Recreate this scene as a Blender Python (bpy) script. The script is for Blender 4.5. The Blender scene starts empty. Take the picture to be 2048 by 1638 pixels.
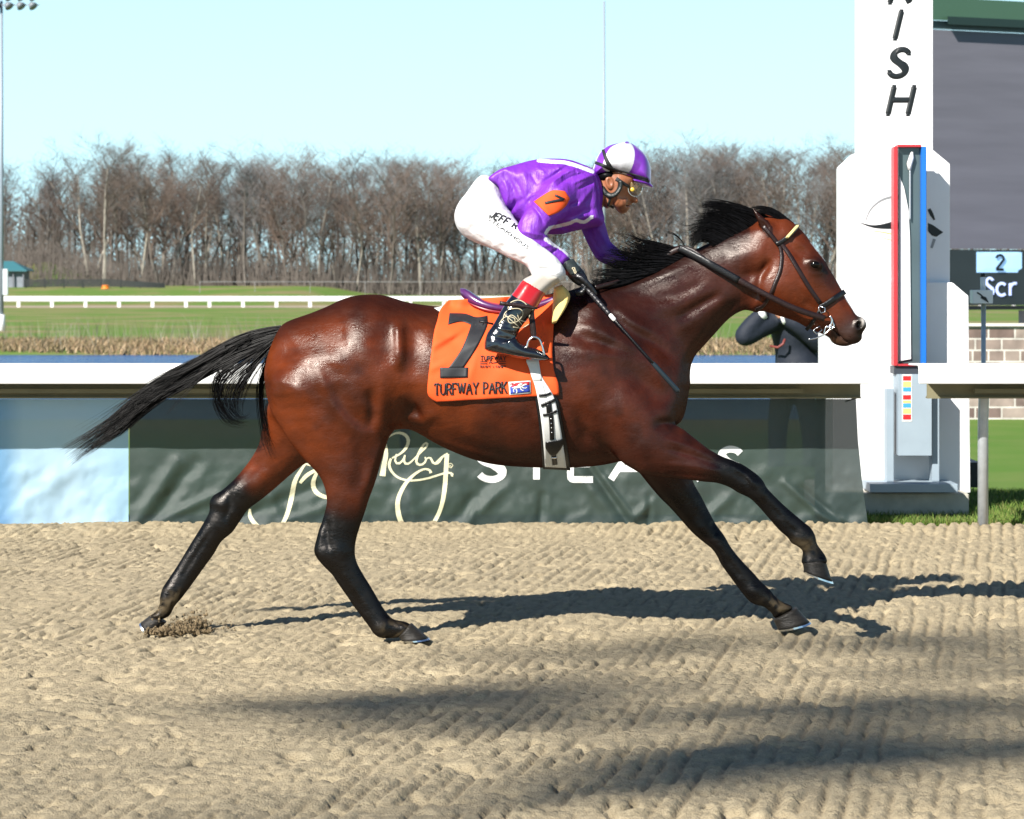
import bpy, bmesh, math, random
import numpy as np
from mathutils import Vector, Matrix
from mathutils.geometry import tessellate_polygon
from mathutils.bvhtree import BVHTree

# ------------------------------------------------------------------ camera, world, sun, exposure
SC = bpy.context.scene
COL = SC.collection
CAM_H, CAM_D, FPX = 1.42, 10.0, 5000.0        # eye height, distance to the running line, focal length in photo pixels
HORIZON, CX = 560.0, 1024.0
cam = bpy.data.cameras.new("camera")
cam.sensor_width = 36.0
cam.lens = 36.0 * FPX / 2048.0
cam.shift_y = -(819.0 - HORIZON) / 2048.0
cam.clip_start, cam.clip_end = 0.1, 4000.0
cam.dof.use_dof = True
cam.dof.focus_distance = CAM_D - 0.15
cam.dof.aperture_fstop = 9.0
camo = bpy.data.objects.new("camera", cam)
COL.objects.link(camo)
camo.location = (0, -CAM_D, CAM_H)
camo.rotation_euler = (math.radians(90), 0, 0)
SC.camera = camo

KX, KY = 0.85, 1.08                            # ground shift of a shadow per metre of height
SUN = Vector((-KX, -KY, 1.0)).normalized()
world = bpy.data.worlds.new("World")
SC.world = world
world.use_nodes = True
nt = world.node_tree
nt.nodes.clear()
sky = nt.nodes.new("ShaderNodeTexSky")
sky.sky_type = 'NISHITA'
sky.sun_disc = False
sky.sun_elevation = math.asin(SUN.z)
sky.sun_rotation = math.atan2(SUN.x, SUN.y)
sky.air_density, sky.dust_density, sky.ozone_density, sky.altitude = 1.0, 0.0, 4.0, 200
bg = nt.nodes.new("ShaderNodeBackground")
bg.inputs[1].default_value = 0.055
wo = nt.nodes.new("ShaderNodeOutputWorld")
# pale haze low in the sky
tcw = nt.nodes.new("ShaderNodeTexCoord"); sx_ = nt.nodes.new("ShaderNodeSeparateXYZ"); mrw = nt.nodes.new("ShaderNodeMapRange"); mxw = nt.nodes.new("ShaderNodeMix")
mxw.data_type = 'RGBA'; mrw.inputs[1].default_value = 0.03; mrw.inputs[2].default_value = 0.34; mrw.inputs[3].default_value = 0.95; mrw.inputs[4].default_value = 0.0
nt.links.new(tcw.outputs['Generated'], sx_.inputs[0]); nt.links.new(sx_.outputs[2], mrw.inputs[0]); nt.links.new(mrw.outputs[0], mxw.inputs['Factor'])
nt.links.new(sky.outputs[0], mxw.inputs['A']); mxw.inputs['B'].default_value = (6.9, 11.0, 12.2, 1)
nt.links.new(mxw.outputs['Result'], bg.inputs[0])
nt.links.new(bg.outputs[0], wo.inputs[0])
sun = bpy.data.lights.new("sun", 'SUN')
sun.energy, sun.angle, sun.color = 5.0, math.radians(0.53), (1.0, 0.95, 0.87)
suno = bpy.data.objects.new("sun", sun)
COL.objects.link(suno)
suno.rotation_euler = SUN.to_track_quat('Z', 'Y').to_euler()
SC.view_settings.view_transform = 'Standard'
SC.view_settings.look = 'None'
SC.view_settings.exposure = 1.1
SC.view_settings.gamma = 1.0
SC.cycles.max_bounces = 6
SC.cycles.transparent_max_bounces = 12
SC.cycles.use_denoising = True

# ------------------------------------------------------------------ helpers
def W(px, py, Y=0.0):
    """a point of the place, at depth Y, from its bearing"""
    d = CAM_D + Y
    return ((px - CX) / FPX * d, Y, CAM_H - (py - HORIZON) / FPX * d)
def V(px, py, Y=0.0): return Vector(W(px, py, Y))

def tag(o, label=None, cat=None, group=None, kind=None):
    if label: o['label'] = label
    if cat: o['category'] = cat
    if group: o['group'] = group
    if kind: o['kind'] = kind
    return o
def empty(name, loc, label, cat, group=None):
    o = bpy.data.objects.new(name, None)
    COL.objects.link(o); o.location = loc; o.empty_display_size = 0.1
    bpy.context.view_layer.update()
    return tag(o, label, cat, group)
def link(name, me, m, parent=None, smooth=False):
    o = bpy.data.objects.new(name, me)
    COL.objects.link(o)
    if m is not None:
        for k in (m if isinstance(m, (list, tuple)) else [m]): me.materials.append(k)
    if smooth: me.shade_smooth()
    if parent is not None:
        o.parent = parent
        o.matrix_parent_inverse = parent_world(parent).inverted()
    return o
def parent_world(p):
    m = p.matrix_basis.copy() if p.parent is None else parent_world(p.parent) @ p.matrix_parent_inverse @ p.matrix_basis
    return m
class MB:
    """collects boxes, tubes and polygons into ONE mesh"""
    def __init__(s): s.v, s.f, s.mi = [], [], []
    def add(s, vs, fs, mi=0):
        b = len(s.v); s.v += [tuple(v) for v in vs]
        s.f += [tuple(i + b for i in f) for f in fs]; s.mi += [mi] * len(fs); return s
    def box(s, x0, x1, y0, y1, z0, z1, mi=0):
        return s.add([(x, y, z) for z in (z0, z1) for y in (y0, y1) for x in (x0, x1)],
                     [(0, 2, 3, 1), (4, 5, 7, 6), (0, 1, 5, 4), (2, 6, 7, 3), (0, 4, 6, 2), (1, 3, 7, 5)], mi)
    def prism(s, pts, y0, y1, mi=0):
        """extrude a closed XZ outline from y0 to y1"""
        n = len(pts)
        vs = [(p[0], y0, p[1]) for p in pts] + [(p[0], y1, p[1]) for p in pts]
        tr = tessellate_polygon([[Vector((p[0], p[1], 0)) for p in pts]])
        area = sum(pts[i][0] * pts[(i + 1) % n][1] - pts[(i + 1) % n][0] * pts[i][1] for i in range(n))
        fs = []
        for t in tr:
            a, b, c = t
            A = (pts[b][0] - pts[a][0]) * (pts[c][1] - pts[a][1]) - (pts[c][0] - pts[a][0]) * (pts[b][1] - pts[a][1])
            if A < 0: a, b, c = a, c, b
            fs.append((a, b, c)); fs.append((a + n, c + n, b + n))
        for i in range(n):
            j = (i + 1) % n
            fs.append((i, i + n, j + n, j) if area > 0 else (i, j, j + n, i + n))
        return s.add(vs, fs, mi)
    def tube(s, pts, rad, n=8, mi=0, cap=True, flat=1.0):
        pts = [Vector(p) for p in pts]
        if not hasattr(rad, '__len__'): rad = [rad] * len(pts)
        up = Vector((0, 0, 1)); b = len(s.v); prev = None
        for i, p in enumerate(pts):
            t = (pts[min(i + 1, len(pts) - 1)] - pts[max(i - 1, 0)])
            t = t.normalized() if t.length > 1e-9 else Vector((0, 0, 1))
            if prev is None:
                a = t.cross(Vector((0, 1, 0)))
                if a.length < 0.1: a = t.cross(Vector((1, 0, 0)))
            else: a = prev - t * prev.dot(t)
            a.normalize(); prev = a; c = t.cross(a)
            for k in range(n):
                an = 2 * math.pi * k / n
                s.v.append(tuple(p + a * (math.cos(an) * rad[i]) + c * (math.sin(an) * rad[i] * flat)))
        for i in range(len(pts) - 1):
            for k in range(n):
                k2 = (k + 1) % n
                s.f.append((b + i * n + k, b + i * n + k2, b + (i + 1) * n + k2, b + (i + 1) * n + k)); s.mi.append(mi)
        if cap:
            s.f.append(tuple(b + k for k in reversed(range(n)))); s.mi.append(mi)
            e = b + (len(pts) - 1) * n
            s.f.append(tuple(e + k for k in range(n))); s.mi.append(mi)
        return s
    def build(s, name, m, parent=None, smooth=False, bevel=0.0):
        me = bpy.data.meshes.new(name)
        me.from_pydata(s.v, [], s.f)
        me.polygons.foreach_set('material_index', s.mi)
        me.update()
        if bevel:
            bm = bmesh.new(); bm.from_mesh(me)
            bmesh.ops.bevel(bm, geom=[e for e in bm.edges if len(e.link_faces) == 2 and e.calc_face_angle(0) > 0.6],
                            offset=bevel, segments=2, affect='EDGES', clamp_overlap=True)
            bm.to_mesh(me); bm.free()
        return link(name, me, m, parent, smooth)

def spline(pts, n=8, closed=False):
    """Catmull-Rom through the points (any dimension)"""
    P = np.array(pts, float); N = len(P)
    if closed: idx = range(N)
    else: idx = range(N - 1)
    out = []
    for i in idx:
        if closed: a, b, c, d = P[(i - 1) % N], P[i], P[(i + 1) % N], P[(i + 2) % N]
        else: a, b, c, d = P[max(i - 1, 0)], P[i], P[i + 1], P[min(i + 2, N - 1)]
        for k in range(n):
            t = k / n
            out.append(0.5 * ((2 * b) + (c - a) * t + (2 * a - 5 * b + 4 * c - d) * t * t + (3 * b - a - 3 * c + d) * t ** 3))
    if not closed: out.append(P[-1])
    return np.array(out)

# value noise -------------------------------------------------------
def _hash(ix, iy, seed):
    h = (ix.astype(np.int64) * 374761393 + iy.astype(np.int64) * 668265263 + seed * 1442695041) & 0xFFFFFFFF
    h = ((h ^ (h >> 13)) * 1274126177) & 0xFFFFFFFF
    return ((h ^ (h >> 16)) & 0xFFFFFF) / float(0xFFFFFF)
def noise2(x, y, seed=0):
    x = np.asarray(x, float); y = np.asarray(y, float)
    ix, iy = np.floor(x), np.floor(y); fx, fy = x - ix, y - iy
    fx = fx * fx * (3 - 2 * fx); fy = fy * fy * (3 - 2 * fy)
    a = _hash(ix, iy, seed); b = _hash(ix + 1, iy, seed); c = _hash(ix, iy + 1, seed); d = _hash(ix + 1, iy + 1, seed)
    return (a * (1 - fx) + b * fx) * (1 - fy) + (c * (1 - fx) + d * fx) * fy
def fbm2(x, y, o=4, seed=0):
    s = 0; a = 0.5
    for k in range(o): s = s + a * noise2(x * 2 ** k, y * 2 ** k, seed + k); a *= 0.5
    return s

# materials ---------------------------------------------------------
def mat(name, col=(0.5, 0.5, 0.5), rough=0.6, metal=0.0, spec=0.5, noise=0.0, nscale=20, bump=0.0, bscale=80, stretch=(1, 1, 1),
        vcol=None, coat=0.0, coat_rough=0.1, emit=None, alpha=1.0, col2=None, detail=4, rnoise=0.0, sheen=0.0, trans=0.0, sss=0.0, bdist=0.01, crease=0.0, cscale=9):
    m = bpy.data.materials.new(name); m.use_nodes = True
    t = m.node_tree; b = t.nodes['Principled BSDF']
    b.inputs['Roughness'].default_value = rough; b.inputs['Metallic'].default_value = metal
    b.inputs['Specular IOR Level'].default_value = spec
    b.inputs['Coat Weight'].default_value = coat; b.inputs['Coat Roughness'].default_value = coat_rough
    b.inputs['Sheen Weight'].default_value = sheen
    b.inputs['Alpha'].default_value = alpha
    b.inputs['Transmission Weight'].default_value = trans
    if sss: b.inputs['Subsurface Weight'].default_value = sss; b.inputs['Subsurface Scale'].default_value = 0.01
    L = t.links
    tc = t.nodes.new('ShaderNodeTexCoord'); mp = t.nodes.new('ShaderNodeMapping')
    mp.inputs['Scale'].default_value = stretch
    L.new(tc.outputs['Object'], mp.inputs[0])
    if vcol:
        at = t.nodes.new('ShaderNodeAttribute'); at.attribute_name = vcol; src = at.outputs['Color']
    else:
        rg = t.nodes.new('ShaderNodeRGB'); rg.outputs[0].default_value = (*col, 1); src = rg.outputs[0]
    if noise or col2:
        nz = t.nodes.new('ShaderNodeTexNoise'); nz.inputs['Scale'].default_value = nscale; nz.inputs['Detail'].default_value = detail
        L.new(mp.outputs[0], nz.inputs['Vector'])
        mx = t.nodes.new('ShaderNodeMix'); mx.data_type = 'RGBA'
        rr = t.nodes.new('ShaderNodeMapRange'); rr.inputs[1].default_value = 0.3; rr.inputs[2].default_value = 0.7
        L.new(nz.outputs['Fac'], rr.inputs[0]); L.new(rr.outputs[0], mx.inputs['Factor'])
        if col2:
            L.new(src, mx.inputs['A']); mx.inputs['B'].default_value = (*col2, 1)
        else:
            for key, f in (('A', 1 - noise), ('B', 1 + noise)):
                vm = t.nodes.new('ShaderNodeVectorMath'); vm.operation = 'SCALE'; vm.inputs['Scale'].default_value = f
                L.new(src, vm.inputs[0]); L.new(vm.outputs[0], mx.inputs[key])
        src = mx.outputs['Result']
        if rnoise:
            r2 = t.nodes.new('ShaderNodeMapRange'); r2.inputs[3].default_value = rough - rnoise; r2.inputs[4].default_value = rough + rnoise
            L.new(nz.outputs['Fac'], r2.inputs[0]); L.new(r2.outputs[0], b.inputs['Roughness'])
    L.new(src, b.inputs['Base Color'])
    if emit: L.new(src, b.inputs['Emission Color']); b.inputs['Emission Strength'].default_value = emit
    if bump:
        n2 = t.nodes.new('ShaderNodeTexNoise'); n2.inputs['Scale'].default_value = bscale; n2.inputs['Detail'].default_value = 5
        L.new(mp.outputs[0], n2.inputs['Vector'])
        bp = t.nodes.new('ShaderNodeBump'); bp.inputs['Strength'].default_value = bump; bp.inputs['Distance'].default_value = bdist
        L.new(n2.outputs['Fac'], bp.inputs['Height']); L.new(bp.outputs[0], b.inputs['Normal'])
        if crease:
            n3 = t.nodes.new('ShaderNodeTexNoise'); n3.noise_type = 'RIDGED_MULTIFRACTAL'; n3.inputs['Scale'].default_value = cscale; n3.inputs['Detail'].default_value = 3; n3.inputs['Distortion'].default_value = .6
            L.new(mp.outputs[0], n3.inputs['Vector'])
            b3 = t.nodes.new('ShaderNodeBump'); b3.inputs['Strength'].default_value = crease; b3.inputs['Distance'].default_value = .012
            L.new(n3.outputs['Fac'], b3.inputs['Height']); L.new(bp.outputs[0], b3.inputs['Normal']); L.new(b3.outputs[0], b.inputs['Normal'])
    return m

def velvet_free(m, fac=0.05, tint=(1, 1, 1), edge=0.0):
    """hair and cloth do not mirror at grazing angles: plain diffuse under an even gloss"""
    t = m.node_tree; b = t.nodes['Principled BSDF']; L = t.links
    d = t.nodes.new('ShaderNodeBsdfDiffuse'); g = t.nodes.new('ShaderNodeBsdfAnisotropic'); mx = t.nodes.new('ShaderNodeMixShader')
    for a, s in (('Base Color', d.inputs['Color']),):
        if b.inputs[a].links: L.new(b.inputs[a].links[0].from_socket, s)
        else: s.default_value = b.inputs[a].default_value
    if b.inputs['Roughness'].links: L.new(b.inputs['Roughness'].links[0].from_socket, g.inputs['Roughness'])
    else: g.inputs['Roughness'].default_value = b.inputs['Roughness'].default_value
    g.inputs['Color'].default_value = (*tint, 1)
    if b.inputs['Normal'].links:
        for s in (d, g): L.new(b.inputs['Normal'].links[0].from_socket, s.inputs['Normal'])
    mx.inputs[0].default_value = fac
    L.new(d.outputs[0], mx.inputs[1]); L.new(g.outputs[0], mx.inputs[2]); L.new(mx.outputs[0], t.nodes['Material Output'].inputs[0])
    return m

# ------------------------------------------------------------------ implicit bodies: traced outlines given real thickness
class Field:
    """signed field on a grid over photo-bearing coordinates of the plane Y=0 (x, z in metres) and depth y"""
    def __init__(s, px0, px1, py0, py1, y0, y1, res, at=0.0):
        s.res = res
        x0, z1 = W(px0, py0, at)[0], W(px0, py0, at)[2]; x1, z0 = W(px1, py1, at)[0], W(px1, py1, at)[2]
        s.x = np.arange(x0, x1, res, dtype=np.float32); s.z = np.arange(z0, z1, res, dtype=np.float32)
        s.y = np.arange(y0, y1, res, dtype=np.float32)
        s.d = np.full((len(s.x), len(s.y), len(s.z)), 0.2, np.float32)
    def sub(s, bx0, bx1, bz0, bz1, by0=-9, by1=9):
        i0, i1 = np.searchsorted(s.x, [bx0, bx1]); k0, k1 = np.searchsorted(s.z, [bz0, bz1]); j0, j1 = np.searchsorted(s.y, [by0, by1])
        return slice(i0, i1), slice(j0, j1), slice(k0, k1)
    def merge(s, sl, d, k, mode='add'):
        a = s.d[sl]
        if mode == 'cut': s.d[sl] = -smin(-a, d, k)
        else: s.d[sl] = smin(a, d, k)
    def shape(s, outline, stations, k=0.02, smooth=True, margin=0.06, power=2.0, n=5, relief=None):
        """outline: closed photo-px polygon; stations: (px, py, depth, half_width) down its middle"""
        yc0 = float(np.mean([q[2] for q in stations]))
        O = spline(outline, n, True) if smooth else np.array(outline, float)
        S = spline(stations, 6)
        ox, oz = to_xz(O[:, 0], O[:, 1], yc0)
        sx, sz = to_xz(S[:, 0], S[:, 1], yc0)
        sl = s.sub(ox.min() - margin, ox.max() + margin, oz.min() - margin, oz.max() + margin,
                   (S[:, 2] - S[:, 3]).min() - margin, (S[:, 2] + S[:, 3]).max() + margin)
        X, Z = np.meshgrid(s.x[sl[0]], s.z[sl[2]], indexing='ij')
        phi = poly_sdf(X, Z, ox, oz)
        # depth of the outline along the middle line gives the local half-height
        r = np.maximum(-poly_sdf(sx, sz, ox, oz), 0.004)
        rr, yc, hw = nearest_line(X, Z, sx, sz, np.stack([r, S[:, 2], S[:, 3]], 1))
        dl = np.maximum(rr + phi, 0) / rr
        Y = s.y[sl[1]][None, :, None]
        yy = np.abs(Y - yc[:, None, :])
        q = (dl[:, None, :] ** power + (yy / hw[:, None, :]) ** power) ** (1.0 / power) + 1e-6
        g = np.sqrt((dl / rr)[:, None, :] ** 2 + (yy / hw[:, None, :] ** 2) ** 2) / q + 1e-6
        d = (q - 1) / g
        d = np.clip(d, -0.15, 0.15)
        s.merge(sl, d.astype(np.float32), k)
    def ball(s, px, py, Y, rx, ry, rz, k=0.01, ang=0.0, mode='add', margin=0.03):
        """ellipsoid, radii in metres; ang turns it in the side view (degrees, clockwise in the photo)"""
        cx, _, cz = W(px, py, Y); R = max(rx, rz) + margin
        sl = s.sub(cx - R, cx + R, cz - R, cz + R, Y - ry - margin, Y + ry + margin)
        a = math.radians(-ang); c, sn = math.cos(a), math.sin(a)
        X = s.x[sl[0]][:, None, None] - cx; Z = s.z[sl[2]][None, None, :] - cz; Yv = s.y[sl[1]][None, :, None] - Y
        u = X * c + Z * sn; w = -X * sn + Z * c
        q = np.sqrt((u / rx) ** 2 + (Yv / ry) ** 2 + (w / rz) ** 2) + 1e-6
        g = np.sqrt((u / rx ** 2) ** 2 + (Yv / ry ** 2) ** 2 + (w / rz ** 2) ** 2) / q + 1e-6
        s.merge(sl, np.clip((q - 1) / g, -0.1, 0.1).astype(np.float32), k, mode)
    def limb(s, pts, k=0.01, margin=0.04, flat=1.0, n=5):
        """round tapered limb through 3-D points (px, py, Y, radius)"""
        S = spline(pts, n)
        P = np.array([W(a[0], a[1], a[2]) for a in S]); R = S[:, 3]
        lo, hi = P.min(0) - R.max() - margin, P.max(0) + R.max() + margin
        sl = s.sub(lo[0], hi[0], lo[2], hi[2], lo[1], hi[1])
        X = s.x[sl[0]][:, None, None]; Z = s.z[sl[2]][None, None, :]; Y = s.y[sl[1]][None, :, None]
        best = None
        for i in range(len(P) - 1):
            a, b = P[i], P[i + 1]; ab = b - a; L2 = float(ab @ ab) + 1e-12
            t = np.clip(((X - a[0]) * ab[0] + (Y - a[1]) * ab[1] + (Z - a[2]) * ab[2]) / L2, 0, 1)
            d = np.sqrt((X - a[0] - t * ab[0]) ** 2 + (Y - a[1] - t * ab[1]) ** 2 + (Z - a[2] - t * ab[2]) ** 2) - (R[i] + t * (R[i + 1] - R[i]))
            best = d if best is None else np.minimum(best, d)
        s.merge(sl, best.astype(np.float32), k)
    def relief(s, items, ymax=9.0, yref=0.0):
        """ridges and hollows over the side view: ('line', pts, width_px, height_mm) or ('blob', x, y, rx, ry, ang, mm)"""
        X, Z = np.meshgrid(s.x, s.z, indexing='ij')
        PX = X / (CAM_D + yref) * FPX + CX; PY = HORIZON + (CAM_H - Z) / (CAM_D + yref) * FPX
        H = np.zeros_like(PX)
        for it in items:
            if it[0] == 'line':
                L = spline(it[1], 5); w = it[2]
                x0, x1, y0, y1 = L[:, 0].min() - 4 * w, L[:, 0].max() + 4 * w, L[:, 1].min() - 4 * w, L[:, 1].max() + 4 * w
                m = (PX > x0) & (PX < x1) & (PY > y0) & (PY < y1)
                if not m.any(): continue
                tpar = np.linspace(0, 1, len(L))
                dd, tt = line_dist(PX[m], PY[m], L[:, 0], L[:, 1], tpar)
                fade = sstep(np.minimum(tt, 1 - tt) + 0.04, 0, 0.38)
                H[m] += it[3] * 0.001 * np.exp(-(dd / w) ** 2) * fade
            else:
                _, cx, cy, rx, ry, ang, mm = it
                a = math.radians(ang); u = (PX - cx) * math.cos(a) + (PY - cy) * math.sin(a); v = -(PX - cx) * math.sin(a) + (PY - cy) * math.cos(a)
                H += mm * 0.001 * np.exp(-((u / rx) ** 2 + (v / ry) ** 2))
        j = np.searchsorted(s.y, ymax)
        s.d[:, :j, :] -= H[:, None, :].astype(np.float32)
        if j < len(s.y) and ymax < 5: pass
    def mesh(s, name, smooth_it=2):
        d = s.d; ny = d.shape
        ins = d < 0
        # surface nets
        c = ins[:-1, :-1, :-1].astype(np.int8)
        for a in (0, 1):
            for b in (0, 1):
                for e in (0, 1):
                    if a + b + e: c = c + ins[a:ny[0] - 1 + a, b:ny[1] - 1 + b, e:ny[2] - 1 + e]
        act = (c > 0) & (c < 8)
        I, J, K = np.nonzero(act)
        idx = np.full(act.shape, -1, np.int32); idx[I, J, K] = np.arange(len(I))
        acc = np.zeros((len(I), 3)); cnt = np.zeros(len(I))
        cor = [(a, b, e) for a in (0, 1) for b in (0, 1) for e in (0, 1)]
        for p in cor:
            for ax in range(3):
                if p[ax]: continue
                q = list(p); q[ax] = 1
                v0 = d[I + p[0], J + p[1], K + p[2]]; v1 = d[I + q[0], J + q[1], K + q[2]]
                m = (v0 < 0) != (v1 < 0)
                t = np.where(m, v0 / np.where(m, v0 - v1, 1), 0)
                pt = np.tile(np.array(p, float), (len(I), 1)); pt[:, ax] += t
                acc[m] += pt[m]; cnt[m] += 1
        P = acc / cnt[:, None] + np.stack([I, J, K], 1)
        faces = []
        for ax in range(3):
            o = [b for b in range(3) if b != ax]
            sl0 = [slice(1, n - 1) for n in ny]; sl0[ax] = slice(0, ny[ax] - 1)
            sl1 = list(sl0); sl1[ax] = slice(1, ny[ax])
            a0 = ins[tuple(sl0)]; a1 = ins[tuple(sl1)]
            for flip in (False, True):
                m = (a0 & ~a1) if not flip else (~a0 & a1)
                E = np.stack(np.nonzero(m), 1); E[:, o[0]] += 1; E[:, o[1]] += 1
                if not len(E): continue
                def cell(du, dv):
                    q = E.copy(); q[:, o[0]] -= du; q[:, o[1]] -= dv
                    return idx[q[:, 0], q[:, 1], q[:, 2]]
                qd = np.stack([cell(1, 1), cell(0, 1), cell(0, 0), cell(1, 0)], 1)
                if (ax == 1) != flip: qd = qd[:, ::-1]
                faces.append(qd)
        F = np.concatenate(faces)
        F = F[(F >= 0).all(1)]
        # light relaxing
        for _ in range(smooth_it):
            A = np.zeros_like(P); n = np.zeros(len(P))
            for u in range(4):
                a, b = F[:, u], F[:, (u + 1) % 4]
                for k2 in range(3):
                    A[:, k2] += np.bincount(a, P[b, k2], len(P)) + np.bincount(b, P[a, k2], len(P))
                n += np.bincount(a, minlength=len(P)) + np.bincount(b, minlength=len(P))
            P = P * 0.4 + 0.6 * A / np.maximum(n, 1)[:, None]
        P = P * s.res + np.array([s.x[0], s.y[0], s.z[0]])
        me = bpy.data.meshes.new(name)
        me.vertices.add(len(P)); me.vertices.foreach_set('co', P.astype(np.float32).ravel())
        me.loops.add(len(F) * 4); me.loops.foreach_set('vertex_index', F.astype(np.int32).ravel())
        me.polygons.add(len(F)); me.polygons.foreach_set('loop_start', np.arange(0, len(F) * 4, 4, dtype=np.int32))
        me.update(calc_edges=True); me.validate()
        me.shade_smooth()
        return me, P, F

def smin(a, b, k):
    if k <= 0: return np.minimum(a, b)
    h = np.maximum(k - np.abs(a - b), 0) / k
    return np.minimum(a, b) - h * h * k * 0.25
def to_xz(px, py, Y):
    d = CAM_D + Y
    return (px - CX) / FPX * d, CAM_H - (py - HORIZON) / FPX * d
def poly_sdf(X, Z, ox, oz):
    d2 = np.full(X.shape, 1e9); inside = np.zeros(X.shape, bool)
    n = len(ox)
    for i in range(n):
        ax, az, bx, bz = ox[i], oz[i], ox[(i + 1) % n], oz[(i + 1) % n]
        ex, ez = bx - ax, bz - az; L = ex * ex + ez * ez
        if L < 1e-14: continue
        t = np.clip(((X - ax) * ex + (Z - az) * ez) / L, 0, 1)
        d2 = np.minimum(d2, (X - ax - t * ex) ** 2 + (Z - az - t * ez) ** 2)
        c = ((az > Z) != (bz > Z))
        if abs(ez) > 1e-14: inside ^= c & (X < (bx - ax) * (Z - az) / ez + ax)
    d = np.sqrt(d2)
    return np.where(inside, -d, d)
def line_dist(X, Z, sx, sz, par):
    best = np.full(X.shape, 1e9); out = np.zeros(X.shape)
    for i in range(len(sx) - 1):
        ex, ez = sx[i + 1] - sx[i], sz[i + 1] - sz[i]; L = ex * ex + ez * ez + 1e-12
        t = np.clip(((X - sx[i]) * ex + (Z - sz[i]) * ez) / L, 0, 1)
        d = (X - sx[i] - t * ex) ** 2 + (Z - sz[i] - t * ez) ** 2
        m = d < best
        best = np.where(m, d, best); out = np.where(m, par[i] + t * (par[i + 1] - par[i]), out)
    return np.sqrt(best), out
def nearest_line(X, Z, sx, sz, vals):
    _, t = line_dist(X, Z, sx, sz, np.arange(len(sx), dtype=float))
    ii = np.arange(len(sx))
    # smooth the lookup a little so that sections blend
    return [np.interp(t, ii, vals[:, k]) for k in range(vals.shape[1])]
def set_vcol(me, C, name='coat'):
    at = me.color_attributes.new(name, 'FLOAT_COLOR', 'POINT')
    A = np.ones((len(C), 4), np.float32); A[:, :3] = C
    at.data.foreach_set('color', A.ravel())
def to_px(P):
    d = CAM_D + P[:, 1]
    return P[:, 0] / d * FPX + CX, HORIZON + (CAM_H - P[:, 2]) / d * FPX
def sstep(x, a, b):
    t = np.clip((x - a) / (b - a), 0, 1); return t * t * (3 - 2 * t)
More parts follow.
